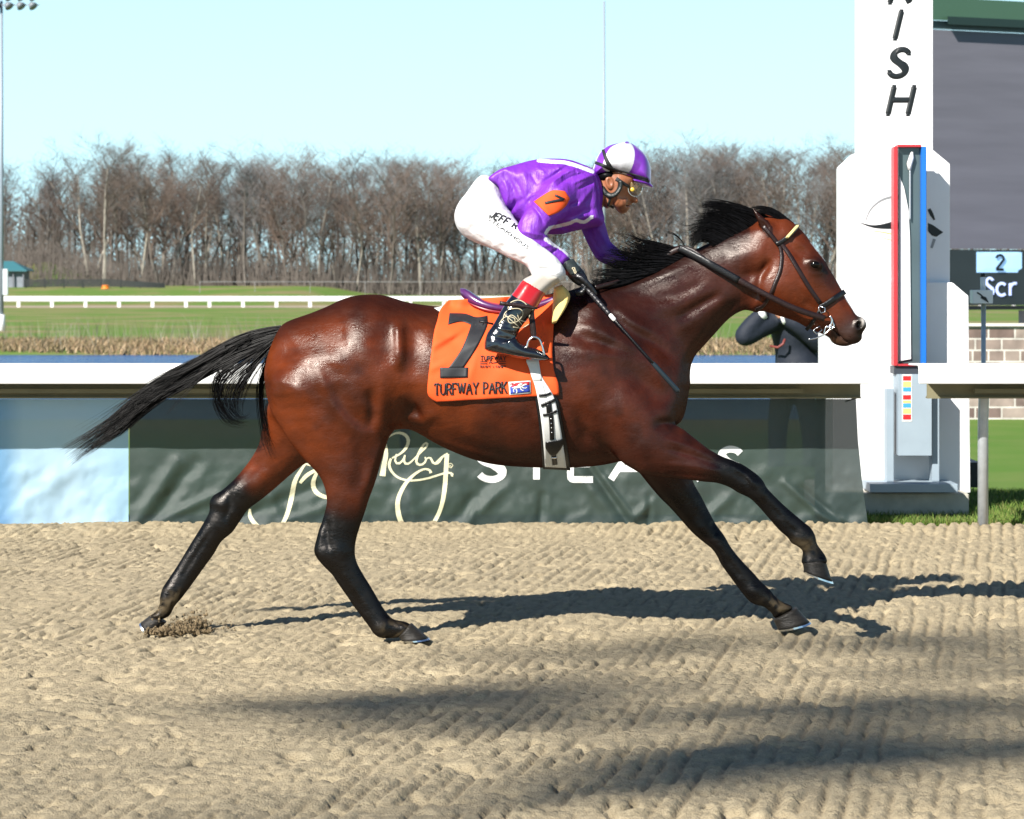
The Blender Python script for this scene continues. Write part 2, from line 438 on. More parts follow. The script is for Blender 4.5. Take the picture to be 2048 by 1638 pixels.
# ------------------------------------------------------------------ the horse
def build_horse():
    F = Field(260, 1760, 400, 1290, -0.40, 0.36, 0.0055)
    body = [(556, 662), (573, 644), (622, 626), (656, 612), (681, 600), (707, 592), (734, 589), (764, 590), (793, 598), (817, 605), (866, 612),
            (920, 617), (985, 618), (1050, 612), (1100, 600), (1140, 590), (1175, 580), (1201, 573), (1240, 562), (1290, 545), (1330, 526), (1370, 508),
            (1416, 487), (1450, 470), (1482, 458), (1515, 446), (1545, 438), (1568, 436), (1587, 446), (1598, 456), (1614, 474), (1627, 492), (1640, 508), (1649, 520),
            (1658, 537), (1680, 573), (1690, 592), (1701, 611), (1712, 629), (1724, 635), (1731, 644), (1732, 654), (1724, 667), (1723, 678), (1715, 686), (1702, 689),
            (1690, 690), (1672, 681), (1656, 674), (1647, 669), (1614, 655), (1592, 643), (1559, 632), (1530, 622), (1517, 618), (1502, 617), (1477, 624), (1455, 639),
            (1431, 665), (1400, 700), (1385, 720), (1376, 735), (1371, 755), (1370, 775), (1369, 804), (1365, 831), (1355, 850), (1340, 872), (1310, 895), (1270, 915),
            (1238, 923), (1196, 931), (1143, 935), (1076, 935), (999, 930), (948, 919), (897, 899), (862, 881), (842, 869), (815, 858), (780, 862), (740, 880), (680, 890),
            (620, 880), (575, 860), (549, 833), (539, 807), (533, 780), (529, 750), (532, 726), (540, 697)]
    # trunk, neck and head share one traced outline; three stretches of middle line give their thickness
    S_trunk = [(580, 745, 0, .15), (640, 745, 0, .225), (700, 745, 0, .262), (760, 735, 0, .272), (830, 735, 0, .258), (900, 750, 0, .262), (980, 768, 0, .272),
               (1080, 770, 0, .275), (1160, 765, 0, .262), (1230, 765, 0, .235), (1290, 775, 0, .205), (1325, 790, 0, .17)]
    trunk = [p for p in body if p[0] <= 1370 and not (p[1] < 560)]
    i0 = body.index((1175, 580)); i1 = body.index((1371, 755))
    trunk = body[:i0 + 1] + [(1235, 585), (1290, 620), (1335, 670), (1362, 715)] + body[i1:]
    F.shape(trunk, S_trunk, k=0.0)
    ia, ib, ic, idd = body.index((1100, 600)), body.index((1545, 438)), body.index((1517, 618)), body.index((1370, 775))
    neck = body[ia:ib + 1] + [(1562, 480), (1560, 540), (1542, 590)] + body[ic:idd + 1] + [(1340, 830), (1280, 820), (1200, 760), (1130, 690)]
    S_neck = [(1225, 700, 0, .17), (1275, 672, 0, .135), (1325, 632, 0, .108), (1380, 588, 0, .09), (1430, 558, 0, .08), (1480, 537, 0, .078), (1525, 520, 0, .075)]
    F.shape(neck, S_neck, k=0.07)
    ih = body.index((1515, 446)); ij = body.index((1502, 617))
    head = body[ih:ij + 1] + [(1496, 590), (1494, 550), (1500, 500)]
    S_head = [(1545, 505, 0, .083), (1572, 540, 0, .1), (1598, 565, 0, .098), (1625, 590, 0, .078), (1650, 615, 0, .06), (1678, 642, 0, .052), (1700, 658, 0, .05)]
    F.shape(head, S_head, k=0.035, power=2.3)
    # near hind leg
    nh = [(540, 740), (533, 780), (539, 807), (549, 833), (568, 865), (588, 890), (610, 916), (627, 934), (638, 950), (649, 973), (654, 1000), (650, 1024), (641, 1053),
          (633, 1081), (629, 1100), (634, 1113), (647, 1131), (664, 1148), (676, 1165), (699, 1197), (717, 1224), (738, 1252), (750, 1268), (764, 1275), (787, 1275),
          (808, 1272), (822, 1262), (822, 1250), (811, 1243), (796, 1240), (784, 1236), (770, 1220), (758, 1200), (741, 1171), (726, 1147), (714, 1124), (710, 1103), (713, 1077),
          (722, 1047), (729, 1027), (741, 989), (752, 957), (764, 913), (776, 878), (789, 857), (796, 820), (790, 770), (760, 710), (680, 690), (600, 700)]
    S_nh = [(660, 770, -.09, .175), (668, 820, -.115, .145), (680, 870, -.13, .115), (692, 920, -.14, .088), (699, 965, -.15, .068), (695, 1005, -.155, .055),
            (685, 1045, -.155, .044), (673, 1080, -.155, .042), (674, 1110, -.155, .043), (692, 1140, -.155, .035), (712, 1168, -.155, .029), (730, 1198, -.155, .027),
            (750, 1228, -.155, .031), (766, 1253, -.155, .036), (786, 1257, -.155, .033), (805, 1257, -.155, .033)]
    F.shape(nh, S_nh, k=0.035)
    # far hind leg
    fh = [(540, 800), (525, 860), (518, 889), (503, 916), (483, 942), (465, 962), (442, 982), (427, 991), (419, 1004), (418, 1024), (406, 1047), (395, 1065), (377, 1094),
          (357, 1127), (336, 1159), (325, 1176), (320, 1192), (319, 1206), (313, 1222), (300, 1233), (318, 1240), (338, 1232), (348, 1214), (360, 1200), (371, 1186), (389, 1162), (406, 1138), (427, 1109), (442, 1084),
          (464, 1065), (477, 1046), (494, 1021), (524, 998), (553, 974), (585, 946), (616, 923), (660, 900), (690, 860), (660, 800), (600, 780)]
    S_fh = [(600, 850, .10, .13), (575, 895, .125, .10), (545, 930, .14, .08), (515, 960, .15, .065), (485, 990, .155, .052), (458, 1018, .155, .043), (436, 1050, .155, .043),
            (414, 1085, .155, .034), (392, 1118, .155, .029), (372, 1150, .155, .027), (352, 1182, .155, .032), (338, 1205, .155, .034), (326, 1228, .155, .028)]
    F.shape(fh, S_fh, k=0.03)
    # near foreleg
    nf = [(1180, 800), (1190, 850), (1215, 885), (1229, 904), (1244, 924), (1267, 939), (1288, 949), (1325, 954), (1364, 958), (1405, 963), (1434, 966), (1458, 974), (1476, 985),
          (1499, 996), (1516, 1012), (1537, 1036), (1557, 1059), (1574, 1074), (1583, 1086), (1594, 1092), (1605, 1102), (1604, 1114), (1605, 1128), (1630, 1134), (1652, 1126), (1652, 1115), (1645, 1103), (1634, 1088),
          (1629, 1070), (1621, 1055), (1610, 1046), (1587, 1027), (1560, 1003), (1534, 976), (1526, 962), (1511, 947), (1487, 930), (1464, 920), (1443, 912), (1417, 898), (1399, 884),
          (1376, 866), (1362, 854), (1345, 835), (1330, 800), (1290, 760), (1230, 750)]
    S_nf = [(1255, 830, -.14, .11), (1290, 870, -.15, .098), (1325, 895, -.155, .08), (1365, 913, -.16, .064), (1405, 928, -.165, .053), (1445, 944, -.17, .044), (1485, 958, -.17, .042),
            (1512, 978, -.17, .041), (1530, 1000, -.17, .031), (1556, 1026, -.17, .027), (1584, 1052, -.17, .027), (1604, 1070, -.17, .032), (1616, 1088, -.17, .031), (1624, 1104, -.17, .033), (1629, 1122, -.17, .04)]
    F.shape(nf, S_nf, k=0.03)
    # far foreleg
    ff = [(1250, 860), (1262, 920), (1288, 957), (1317, 992), (1341, 1016), (1364, 1042), (1382, 1062), (1404, 1082), (1423, 1097), (1434, 1112), (1443, 1130), (1464, 1159), (1481, 1182),
          (1498, 1202), (1512, 1210), (1528, 1214), (1543, 1226), (1552, 1236), (1586, 1216), (1563, 1203), (1548, 1190), (1540, 1180), (1521, 1162), (1509, 1148), (1478, 1115), (1461, 1093), (1449, 1072), (1431, 1047),
          (1417, 1021), (1402, 992), (1387, 965), (1375, 930), (1350, 880), (1300, 840)]
    S_ff = [(1305, 890, .12, .09), (1325, 930, .135, .075), (1350, 970, .145, .062), (1376, 1010, .15, .05), (1400, 1042, .155, .043), (1424, 1070, .155, .042), (1446, 1100, .155, .036),
            (1466, 1128, .155, .028), (1490, 1158, .155, .027), (1512, 1184, .155, .032), (1535, 1203, .155, .031), (1560, 1218, .155, .03)]
    F.shape(ff, S_ff, k=0.03)
    # ears (laid back)
    F.limb([(1546, 468, -.055, .022), (1535, 456, -.066, .021), (1522, 440, -.072, .015), (1507, 418, -.074, .004)], k=0.015)
    F.limb([(1560, 456, .05, .02), (1545, 444, .06, .019), (1530, 432, .065, .014), (1517, 421, .066, .004)], k=0.015)
    F.ball(1530, 452, -.092, .03, .014, .008, k=0.008, ang=53, mode='cut')
    # eye sockets, nostrils, lips, jaw
    F.ball(1628, 527, -.083, .034, .022, .022, k=0.02, ang=20)
    F.ball(1629, 529, -.106, .019, .012, .011, k=0.006, ang=22, mode='cut')
    F.ball(1628, 527, .083, .034, .022, .022, k=0.02, ang=20)
    F.ball(1718, 649, -.036, .026, .024, .03, k=0.012, ang=30)
    F.ball(1718, 649, .036, .026, .024, .03, k=0.012, ang=30)
    F.ball(1719, 650, -.062, .012, .03, .017, k=0.006, ang=25, mode='cut')
    F.ball(1682, 680, 0, .042, .033, .024, k=0.012, ang=8)
    F.ball(1676, 668, -.04, .045, .022, .003, k=0.005, ang=42, mode='cut')
    F.ball(1695, 683, -.038, .02, .022, .003, k=0.004, ang=30, mode='cut')
    F.relief([(a[0], a[1], a[2] * 1.3, a[3] * 1.35) if a[0] == 'line' and a[2] >= 7 and a[1][0][0] < 1480 and a[1][0][1] < 980 else a for a in HORSE_RELIEF])
    me, P, Fc = F.mesh('body', 1)
    # ---- coat colour
    px, py = to_px(P); Y = P[:, 1]
    n = fbm2(px / 55, py / 55, 3, 5); n2 = fbm2(px / 14 + Y * 60, py / 14, 3, 9); n3 = fbm2(px / 5 + Y * 90, py / 6 + px / 14, 2, 19)
    red = np.array([0.100, 0.0195, 0.0048]); liver = np.array([0.036, 0.0085, 0.0050]); dark = np.array([0.0075, 0.0028, 0.0024]); black = np.array([0.0018, 0.0017, 0.0020])
    C = np.tile(red, (len(P), 1))
    def mixin(C, col, w): w = np.clip(w, 0, 1)[:, None]; return C * (1 - w) + col * w
    def blob(cx, cy, rx, ry, a=0):
        a = math.radians(a); u = (px - cx) * math.cos(a) + (py - cy) * math.sin(a); v = -(px - cx) * math.sin(a) + (py - cy) * math.cos(a)
        return np.exp(-((u / rx) ** 2 + (v / ry) ** 2))
    legz = ((py > 900) & (px < 800)) | ((px > 1300) & (py > 850))
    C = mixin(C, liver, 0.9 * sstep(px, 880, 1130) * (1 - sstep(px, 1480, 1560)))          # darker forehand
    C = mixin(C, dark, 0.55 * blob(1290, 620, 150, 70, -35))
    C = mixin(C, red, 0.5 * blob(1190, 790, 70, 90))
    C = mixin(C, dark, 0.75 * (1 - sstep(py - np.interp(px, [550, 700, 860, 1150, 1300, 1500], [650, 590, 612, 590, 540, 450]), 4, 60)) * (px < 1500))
    C = mixin(C, dark, 0.6 * blob(980, 925, 190, 45)); C = mixin(C, dark, 0.5 * blob(700, 800, 60, 80, 20)); C = mixin(C, dark, 0.4 * blob(760, 640, 90, 40)); C = mixin(C, dark, 0.4 * blob(720, 930, 50, 60))  # belly and thigh hollow: shade painted into the coat; croup and gaskin darker
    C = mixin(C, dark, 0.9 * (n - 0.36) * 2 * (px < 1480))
    C = mixin(C, liver, 0.35 * blob(700, 960, 70, 90))
    # black points
    C = mixin(C, black, sstep(py + 0.45 * (700 - px), 985, 1065) * (px > 600) * (px < 900) * (py > 850))
    w = sstep(py, 1000, 1060) * (px > 600) * (px < 900); C = mixin(C, black, w)
    C = mixin(C, black, sstep(-(px * 0.68 - py * 0.73), 330, 395) * (Y > 0) * (px < 620) * (py > 850))
    C = mixin(C, black, sstep(px, 1385, 1450) * (py > 850) * (px < 1700))
    C = mixin(C, black, 0.93 * (Y > 0.03) * (px > 1250) * (px < 1640) * sstep(py, 930, 1000))
    hm = (px > 1480) & (py < 720)
    C = mixin(C, np.array([0.088, 0.0175, 0.0055]), 0.8 * hm * sstep(px, 1490, 1540))
    C = mixin(C, black, 0.95 * blob(1632, 530, 30, 21, 25) * hm); C = mixin(C, dark, 0.6 * blob(1655, 560, 22, 30, -30) * hm)
    C = mixin(C, np.array([0.026, 0.015, 0.013]), 0.9 * sstep(px * 0.55 + py * 0.83, 1440, 1478) * hm)
    C = mixin(C, black, 0.8 * sstep(px, 1700, 1722) * hm)
    C = mixin(C, np.array([0.055, 0.026, 0.012]), 0.7 * blob(1672, 684, 20, 12) * hm)
    C = mixin(C, black, hm * 0.95 * (np.exp(-((px - 1719) / 10) ** 2 - ((py - 650) / 13) ** 2)) * (np.abs(Y) < 0.06))
    C = mixin(C, black, 0.8 * hm * (px < 1546) * (np.abs(Y) > 0.05) * (line_dist(px, py, [1505, 1522, 1534, 1542], [416, 440, 456, 466], [0, 1, 2, 3])[0] < 10))
    # blaze down the front of the face
    fx = np.interp(py, [470, 520, 580, 640], [1612, 1650, 1685, 1722])
    C = mixin(C, np.array([0.55, 0.52, 0.49]), hm * (((np.abs(Y) < 0.030 + 0.010 * n2) & (py > 484) & (py < 522)) | ((np.abs(Y) < 0.018) & (py > 562) & (py < 640))) * (np.abs(px - fx) < 18))
    C = mixin(C, np.array([0.6, 0.56, 0.52]), 0.8 * hm * blob(1728, 640, 6, 9) * (Y < 0.03))
    # mud on the pasterns
    mud = np.array([0.085, 0.063, 0.036])
    for cx, cy in ((1606, 1095), (1555, 1215), (325, 1215), (790, 1262), (345, 1200)):
        C = mixin(C, mud, 0.75 * blob(cx, cy, 26, 18) * sstep(n2, 0.35, 0.6))
    C *= (0.90 + 0.2 * n3)[:, None] * (0.78 + 0.44 * n2)[:, None]
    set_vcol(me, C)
    m = bpy.data.materials.new('bay_coat'); m.use_nodes = True
    t = m.node_tree; b = t.nodes['Principled BSDF']; Lk = t.links
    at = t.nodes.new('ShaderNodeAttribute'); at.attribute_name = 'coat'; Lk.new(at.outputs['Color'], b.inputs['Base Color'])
    tc = t.nodes.new('ShaderNodeTexCoord'); mp = t.nodes.new('ShaderNodeMapping'); mp.inputs['Scale'].default_value = (1, 1, 1.8); mp.inputs['Rotation'].default_value = (0, 0.45, 0)
    Lk.new(tc.outputs['Object'], mp.inputs[0])
    n1 = t.nodes.new('ShaderNodeTexNoise'); n1.inputs['Scale'].default_value = 16; n1.inputs['Detail'].default_value = 10; n1.inputs['Roughness'].default_value = 0.68
    nb = t.nodes.new('ShaderNodeTexNoise'); nb.inputs['Scale'].default_value = 75; nb.inputs['Detail'].default_value = 4; nb.inputs['Roughness'].default_value = 0.7
    Lk.new(mp.outputs[0], n1.inputs['Vector']); Lk.new(mp.outputs[0], nb.inputs['Vector'])
    rr = t.nodes.new('ShaderNodeMapRange'); rr.inputs[1].default_value = 0.35; rr.inputs[2].default_value = 0.65; rr.inputs[3].default_value = 0.19; rr.inputs[4].default_value = 0.44
    Lk.new(n1.outputs['Fac'], rr.inputs[0]); Lk.new(rr.outputs[0], b.inputs['Roughness'])
    b.inputs['Specular IOR Level'].default_value = 0.36
    bp = t.nodes.new('ShaderNodeBump'); bp.inputs['Strength'].default_value = 0.22; bp.inputs['Distance'].default_value = 0.015
    bp2 = t.nodes.new('ShaderNodeBump'); bp2.inputs['Strength'].default_value = 0.5; bp2.inputs['Distance'].default_value = 0.0024
    Lk.new(n1.outputs['Fac'], bp.inputs['Height']); Lk.new(nb.outputs['Fac'], bp2.inputs['Height']); Lk.new(bp.outputs[0], bp2.inputs['Normal']); Lk.new(bp2.outputs[0], b.inputs['Normal'])
    velvet_free(m, 0.027, (1, .93, .88))
    root = empty('racehorse', (0, 0, 0), 'bay racehorse with black mane, tail and lower legs galloping over the sand', 'horse')
    link('body', me, m, root)
    return root, P, Fc

HORSE_RELIEF = [
    # hindquarter
    ('line', [(800, 628), (804, 660), (806, 700), (803, 740)], 9, 14), ('line', [(824, 650), (830, 700), (826, 760)], 18, -10),
    ('line', [(770, 640), (770, 690), (785, 730)], 16, -7),
    ('line', [(560, 715), (620, 712), (680, 705), (720, 690)], 16, 7), ('line', [(640, 715), (660, 770), (695, 830), (745, 872)], 10, 9),
    ('line', [(672, 760), (700, 810), (750, 850)], 13, -9), ('line', [(590, 740), (585, 790), (610, 850), (650, 905), (668, 960)], 12, -9),
    ('blob', 600, 780, 40, 60, 10, 6), ('blob', 655, 800, 26, 60, -25, -7), ('line', [(563, 860), (610, 905), (645, 955)], 10, 5), ('blob', 720, 800, 40, 38, 30, 9), ('blob', 690, 722, 26, 16, 20, 9),
    ('line', [(745, 770), (752, 810), (748, 860)], 8, -11), ('blob', 770, 800, 16, 44, 5, 10), ('line', [(775, 870), (750, 930), (735, 985)], 8, 5),
    ('line', [(722, 880), (728, 930), (715, 985)], 10, -6), ('blob', 700, 940, 26, 40, 10, 4),
    ('line', [(600, 820), (640, 890), (680, 950)], 9, 4),
    # flank, ribs
    ('line', [(812, 830), (850, 835), (880, 815)], 10, 8), ('line', [(795, 800), (830, 815), (845, 812)], 13, -14),
    ('line', [(870, 850), (960, 890), (1050, 915)], 10, -3), ('line', [(860, 870), (950, 902), (1040, 924)], 7, 3),
    ('line', [(900, 700), (890, 790), (860, 840)], 20, 4),
    # barrel behind the elbow, shoulder
    ('line', [(1146, 830), (1170, 860), (1205, 890), (1232, 915)], 7, -9), ('line', [(1150, 800), (1165, 850), (1160, 900)], 12, -6),
    ('blob', 1225, 800, 62, 70, 20, 12), ('blob', 1175, 740, 40, 40, 0, 5), ('line', [(1145, 650), (1180, 655), (1235, 680), (1275, 700)], 9, 8),
    ('line', [(1120, 690), (1165, 700), (1220, 705), (1260, 720)], 10, 6), ('line', [(1140, 672), (1190, 682), (1240, 700)], 9, -6),
    ('line', [(1192, 610), (1225, 640), (1270, 668), (1320, 700), (1352, 745)], 11, -12),
    ('line', [(1270, 700), (1310, 740), (1330, 790), (1335, 840)], 12, 8), ('line', [(1240, 720), (1285, 770), (1300, 830)], 12, -6),
    ('blob', 1345, 800, 22, 40, 0, 6), ('line', [(1298, 845), (1330, 842), (1358, 862)], 8, -10),
    # forearm, knee
    ('blob', 1300, 895, 45, 25, 25, 7), ('line', [(1310, 868), (1370, 884), (1430, 912)], 6, 6), ('line', [(1320, 888), (1380, 905), (1445, 930)], 5, -6),
    ('line', [(1310, 920), (1370, 924), (1440, 938)], 6, 5), ('line', [(1320, 938), (1390, 944), (1450, 956)], 5, -4), ('line', [(1440, 915), (1480, 940), (1500, 965)], 5, 4),
    ('line', [(1455, 935), (1485, 955), (1492, 978)], 5, -4), ('blob', 1497, 958, 12, 16, 30, 4), ('line', [(1520, 992), (1560, 1034), (1594, 1066)], 4.5, -4),
    ('line', [(1548, 1022), (1580, 1050)], 4, 3), ('blob', 1606, 1066, 13, 12, 0, 4), ('blob', 1512, 985, 10, 10, 0, 3),
    # neck
    ('line', [(1180, 590), (1260, 574), (1340, 545), (1400, 520)], 8, 5), ('line', [(1255, 610), (1320, 615), (1390, 590), (1440, 566)], 14, 7),
    ('line', [(1290, 600), (1350, 590), (1410, 560)], 8, -5), ('line', [(1345, 640), (1400, 608), (1445, 585)], 7, -8), ('line', [(1340, 660), (1390, 640), (1440, 600), (1480, 580)], 12, 6),
    ('line', [(1500, 600), (1455, 630), (1410, 680), (1375, 725)], 9, 4), ('line', [(1486, 596), (1440, 635), (1395, 690), (1362, 740)], 9, -9),
    ('blob', 1265, 650, 30, 26, 40, 8), ('line', [(1230, 610), (1258, 640), (1300, 665)], 8, 5),
    ('line', [(1450, 520), (1500, 505), (1530, 505)], 14, 6), ('line', [(1470, 555), (1515, 545), (1540, 520)], 9, -10), ('blob', 1500, 520, 30, 26, 0, 5),
    # head
    ('line', [(1545, 512), (1522, 545), (1512, 585), (1525, 612)], 7, -10), ('blob', 1552, 575, 32, 38, 20, 8), ('line', [(1592, 562), (1620, 590), (1640, 612)], 6, 7),
    ('line', [(1600, 600), (1620, 612), (1635, 636)], 7, -5), ('blob', 1598, 505, 16, 14, 0, -8), ('line', [(1578, 470), (1600, 490), (1625, 508)], 6, 4),
    ('line', [(1562, 470), (1582, 500), (1602, 528)], 7, -5), ('line', [(1608, 545), (1632, 548), (1650, 540)], 5, 4), ('line', [(1660, 560), (1680, 590), (1700, 625)], 6, -4),
    ('line', [(1640, 560), (1665, 595), (1690, 630)], 5, 3), ('blob', 1700, 664, 14, 12, 0, 4),
    # hocks, fetlocks, cannons
    ('line', [(650, 1040), (646, 1070), (640, 1095)], 6, 5), ('line', [(664, 1030), (662, 1065), (668, 1095)], 6, -7), ('blob', 690, 1090, 14, 14, 0, 5), ('blob', 648, 1100, 13, 12, 0, 5),
    ('line', [(668, 1120), (700, 1165), (735, 1218)], 4.5, -4), ('line', [(690, 1130), (720, 1170), (750, 1215)], 5, 3), ('line', [(655, 1130), (690, 1175), (725, 1222)], 4, 3),
    ('blob', 765, 1246, 14, 14, 0, 4),
    ('blob', 436, 1012, 13, 12, 0, 6), ('line', [(455, 985), (452, 1020), (440, 1050)], 6, -6), ('line', [(420, 1060), (385, 1115), (350, 1170)], 4.5, -4), ('blob', 465, 1035, 12, 12, 0, 5),
    ('line', [(470, 975), (500, 945), (525, 915)], 7, -5), ('line', [(540, 940), (500, 985)], 10, 5), ('blob', 340, 1188, 12, 12, 0, 4),
    ('blob', 1405, 1060, 14, 14, 0, 5), ('line', [(1425, 1050), (1440, 1080)], 5, -5), ('line', [(1455, 1120), (1490, 1165)], 4.5, -4), ('blob', 1515, 1188, 12, 12, 0, 4),
]
HORSE, HP, HF = build_horse()
_hv = [Vector(p) for p in HP[::1]]
HBVH = BVHTree.FromPolygons([tuple(p) for p in HP], [tuple(f) for f in HF.tolist()])
def surf_y(px, py, Y0=-0.2):
    """depth of the horse's near side along the bearing px, py (None where it misses)"""
    o = Vector((0, -CAM_D, CAM_H)); t = V(px, py, 0)
    h = HBVH.ray_cast(o, (t - o).normalized())
    return h[0].y if h[0] is not None else None
# ------------------------------------------------------------------ hair, hooves, eyes
def strands(name, guides, count, m, parent, seed=1, r=0.0016, jit=0.006, npt=9, seg=3, lenvar=0.25, wave=0.004, clump=None):
    """guides: list of guide curves [(px,py,Y),...] with equal point counts; strands are blends of neighbouring guides"""
    rnd = random.Random(seed)
    G = []
    for g in guides:
        S = spline(g, 6); t = np.linspace(0, len(S) - 1, npt); G.append(np.stack([np.interp(t, np.arange(len(S)), S[:, k]) for k in range(3)], 1))
    G = np.array([[W(*q) for q in g] for g in G])
    mb = MB(); nclump = clump or max(8, count // 14)
    cl = [(rnd.random() * (len(G) - 1), rnd.gauss(0, 1), rnd.gauss(0, 1), rnd.uniform(1 - lenvar, 1.04)) for _ in range(nclump)]
    for _ in range(count):
        c = cl[rnd.randrange(nclump)]
        u = min(max(c[0] + rnd.gauss(0, 0.16), 0), len(G) - 1.001); i = int(u); f = u - i
        P = G[i] * (1 - f) + G[i + 1] * f
        L = max(0.3, min(c[3] + rnd.gauss(0, 0.05), 1.08)); t = np.linspace(0, (npt - 1) * min(L, 1), npt)
        P = np.stack([np.interp(t, np.arange(npt), P[:, k]) for k in range(3)], 1)
        s = np.linspace(0, 1, npt)[:, None]
        off = np.array([c[1] * jit * 1.1, c[2] * jit * 1.6, c[1] * c[2] * jit * .7]) * s + np.array([rnd.gauss(0, jit), rnd.gauss(0, jit), rnd.gauss(0, jit)]) * (0.35 + 0.8 * s * (1.2 - s))
        ph, fr = rnd.random() * 6.3, rnd.uniform(1.5, 3.5)
        off = off + np.array([0.3, 0.6, 1.0]) * np.sin(s * fr * 2 + ph) * wave * s
        P = P + off
        rr = r * rnd.uniform(0.7, 1.3) * np.array([1.0 - 0.92 * x ** 1.6 for x in np.linspace(0, 1, npt)])
        mb.tube([Vector(q) for q in P], rr.tolist(), seg, cap=False)
    return mb.build(name, m, parent, True)

M_hair = mat('black_hair', (0.0035, 0.0032, 0.0036), 0.42, spec=0.2, noise=0.4, nscale=60); velvet_free(M_hair, 0.009)
# tail: a long bundle streaming back, a looped curtain below it, loose wisps behind the thigh
tail_guides = [
    [(562, 655, 0), (520, 662, .01), (470, 680, .02), (400, 718, .03), (330, 752, .04), (262, 800, .05), (200, 850, .05), (122, 892, .05)],
    [(558, 668, 0), (515, 680, .01), (465, 702, .02), (395, 742, .03), (325, 776, .04), (262, 826, .05), (208, 868, .05), (135, 930, .05)],
    [(556, 684, 0), (512, 702, .0), (462, 722, .01), (392, 762, .02), (322, 798, .03), (268, 842, .04), (222, 880, .04), (168, 898, .04)]]
mast = empty('tail_root', (0, 0, 0), None, None) if False else HORSE
t_mb = strands('tail', tail_guides, 1250, M_hair, HORSE, 3, r=0.0024, jit=0.008, npt=12, lenvar=0.5, wave=0.007)
def extra_hair(target, guides, count, **kw):
    o = strands('x', guides, count, None, None, **kw)
    me = target.data; b = len(me.vertices)
    bm = bmesh.new(); bm.from_mesh(me); bm.from_mesh(o.data); bm.to_mesh(me); bm.free()
    d = o.data; bpy.data.objects.remove(o); bpy.data.meshes.remove(d)
    me.shade_smooth()
extra_hair(t_mb, [
    [(545, 680, -.02), (505, 705, -.03), (462, 728, -.03), (432, 752, -.03), (424, 790, -.03), (432, 822, -.03), (452, 846, -.03), (482, 850, -.03)],
    [(548, 684, -.02), (515, 712, -.03), (485, 738, -.03), (455, 765, -.03), (447, 796, -.03), (458, 822, -.03), (478, 842, -.03), (498, 838, -.03)],
    [(552, 690, -.02), (528, 718, -.03), (506, 750, -.03), (490, 785, -.03), (484, 812, -.03), (490, 832, -.03), (502, 832, -.03), (510, 805, -.03)]],
    210, seed=5, r=0.0014, jit=0.009, npt=12, lenvar=0.45, wave=0.008)
extra_hair(t_mb, [
    [(548, 690, .02), (528, 730, .03), (516, 780, .03), (520, 830, .03), (528, 880, .03), (540, 915, .03)],
    [(552, 700, .02), (536, 745, .02), (528, 790, .03), (536, 840, .03), (556, 880, .04), (590, 900, .04)]],
    60, seed=8, r=0.0013, jit=0.006)
extra_hair(t_mb, [
    [(480, 690, 0), (440, 722, 0), (400, 752, -.01), (370, 775, -.02), (345, 800, -.02), (330, 835, -.02)],
    [(470, 700, 0), (430, 735, 0), (400, 762, -.01), (380, 790, -.02), (352, 822, -.02), (318, 838, -.02)]], 26, seed=9, r=0.0011, jit=0.006)
extra_hair(t_mb, [
    [(450, 690, 0), (410, 715, 0), (370, 738, 0), (340, 748, 0), (310, 752, 0), (294, 757, 0)],
    [(450, 700, 0), (410, 722, 0), (370, 742, 0), (335, 756, 0), (312, 762, 0), (300, 775, 0)]], 50, seed=10, r=0.0014, jit=0.004)
extra_hair(t_mb, [
    [(500, 668, .0), (440, 700, .02), (370, 735, .03), (290, 780, .03), (220, 830, .04), (128, 884, .05)], [(500, 690, .0), (440, 722, .02), (360, 765, .03), (290, 812, .03), (220, 860, .04), (140, 925, .05)]],
    130, seed=11, r=0.0011, jit=0.016, wave=0.012, lenvar=.3)
mane_front = [
    [(1550, 440, -.01), (1520, 428, -.012), (1480, 412, -.015), (1440, 404, -.02), (1405, 402, -.02)],
    [(1530, 448, -.015), (1500, 430, -.02), (1465, 418, -.025), (1430, 412, -.03), (1398, 412, -.03)],
    [(1500, 462, -.025), (1470, 442, -.03), (1440, 430, -.035), (1412, 428, -.04), (1385, 432, -.04)],
    [(1475, 472, -.03), (1445, 455, -.035), (1418, 448, -.04), (1398, 452, -.045), (1376, 462, -.045)],
    [(1445, 484, -.035), (1420, 470, -.04), (1404, 468, -.045), (1390, 478, -.045), (1380, 492, -.045)],
    [(1425, 494, -.04), (1410, 486, -.045), (1398, 486, -.05), (1388, 494, -.05), (1380, 504, -.05)]]
mane = strands('mane', mane_front, 900, M_hair, HORSE, 21, r=0.0021, jit=0.005, npt=9, lenvar=0.35, wave=0.006)
extra_hair(mane, [
    [(1375, 508, -.02), (1345, 496, -.025), (1310, 486, -.03), (1280, 478, -.03), (1262, 466, -.03)],
    [(1365, 514, -.03), (1330, 506, -.035), (1298, 500, -.04), (1270, 492, -.04), (1240, 478, -.04)],
    [(1350, 522, -.035), (1315, 520, -.04), (1280, 520, -.045), (1245, 515, -.045), (1210, 505, -.045)],
    [(1330, 534, -.04), (1290, 538, -.05), (1250, 540, -.055), (1215, 538, -.055), (1188, 540, -.055)],
    [(1310, 545, -.045), (1270, 554, -.06), (1235, 560, -.065), (1205, 562, -.07), (1180, 568, -.07)],
    [(1270, 560, -.05), (1240, 570, -.065), (1215, 574, -.075), (1190, 578, -.08), (1172, 584, -.08)]],
    1000, seed=22, r=0.0021, jit=0.006, npt=9, lenvar=0.35, wave=0.006)
extra_hair(mane, [
    [(1372, 500, -.03), (1362, 478, -.03), (1350, 468, -.03), (1338, 463, -.03), (1322, 463, -.03)],
    [(1374, 502, -.03), (1364, 482, -.03), (1351, 471, -.03), (1338, 466, -.03), (1326, 467, -.03)]], 14, seed=23, r=0.0016, jit=0.001, wave=0.001)
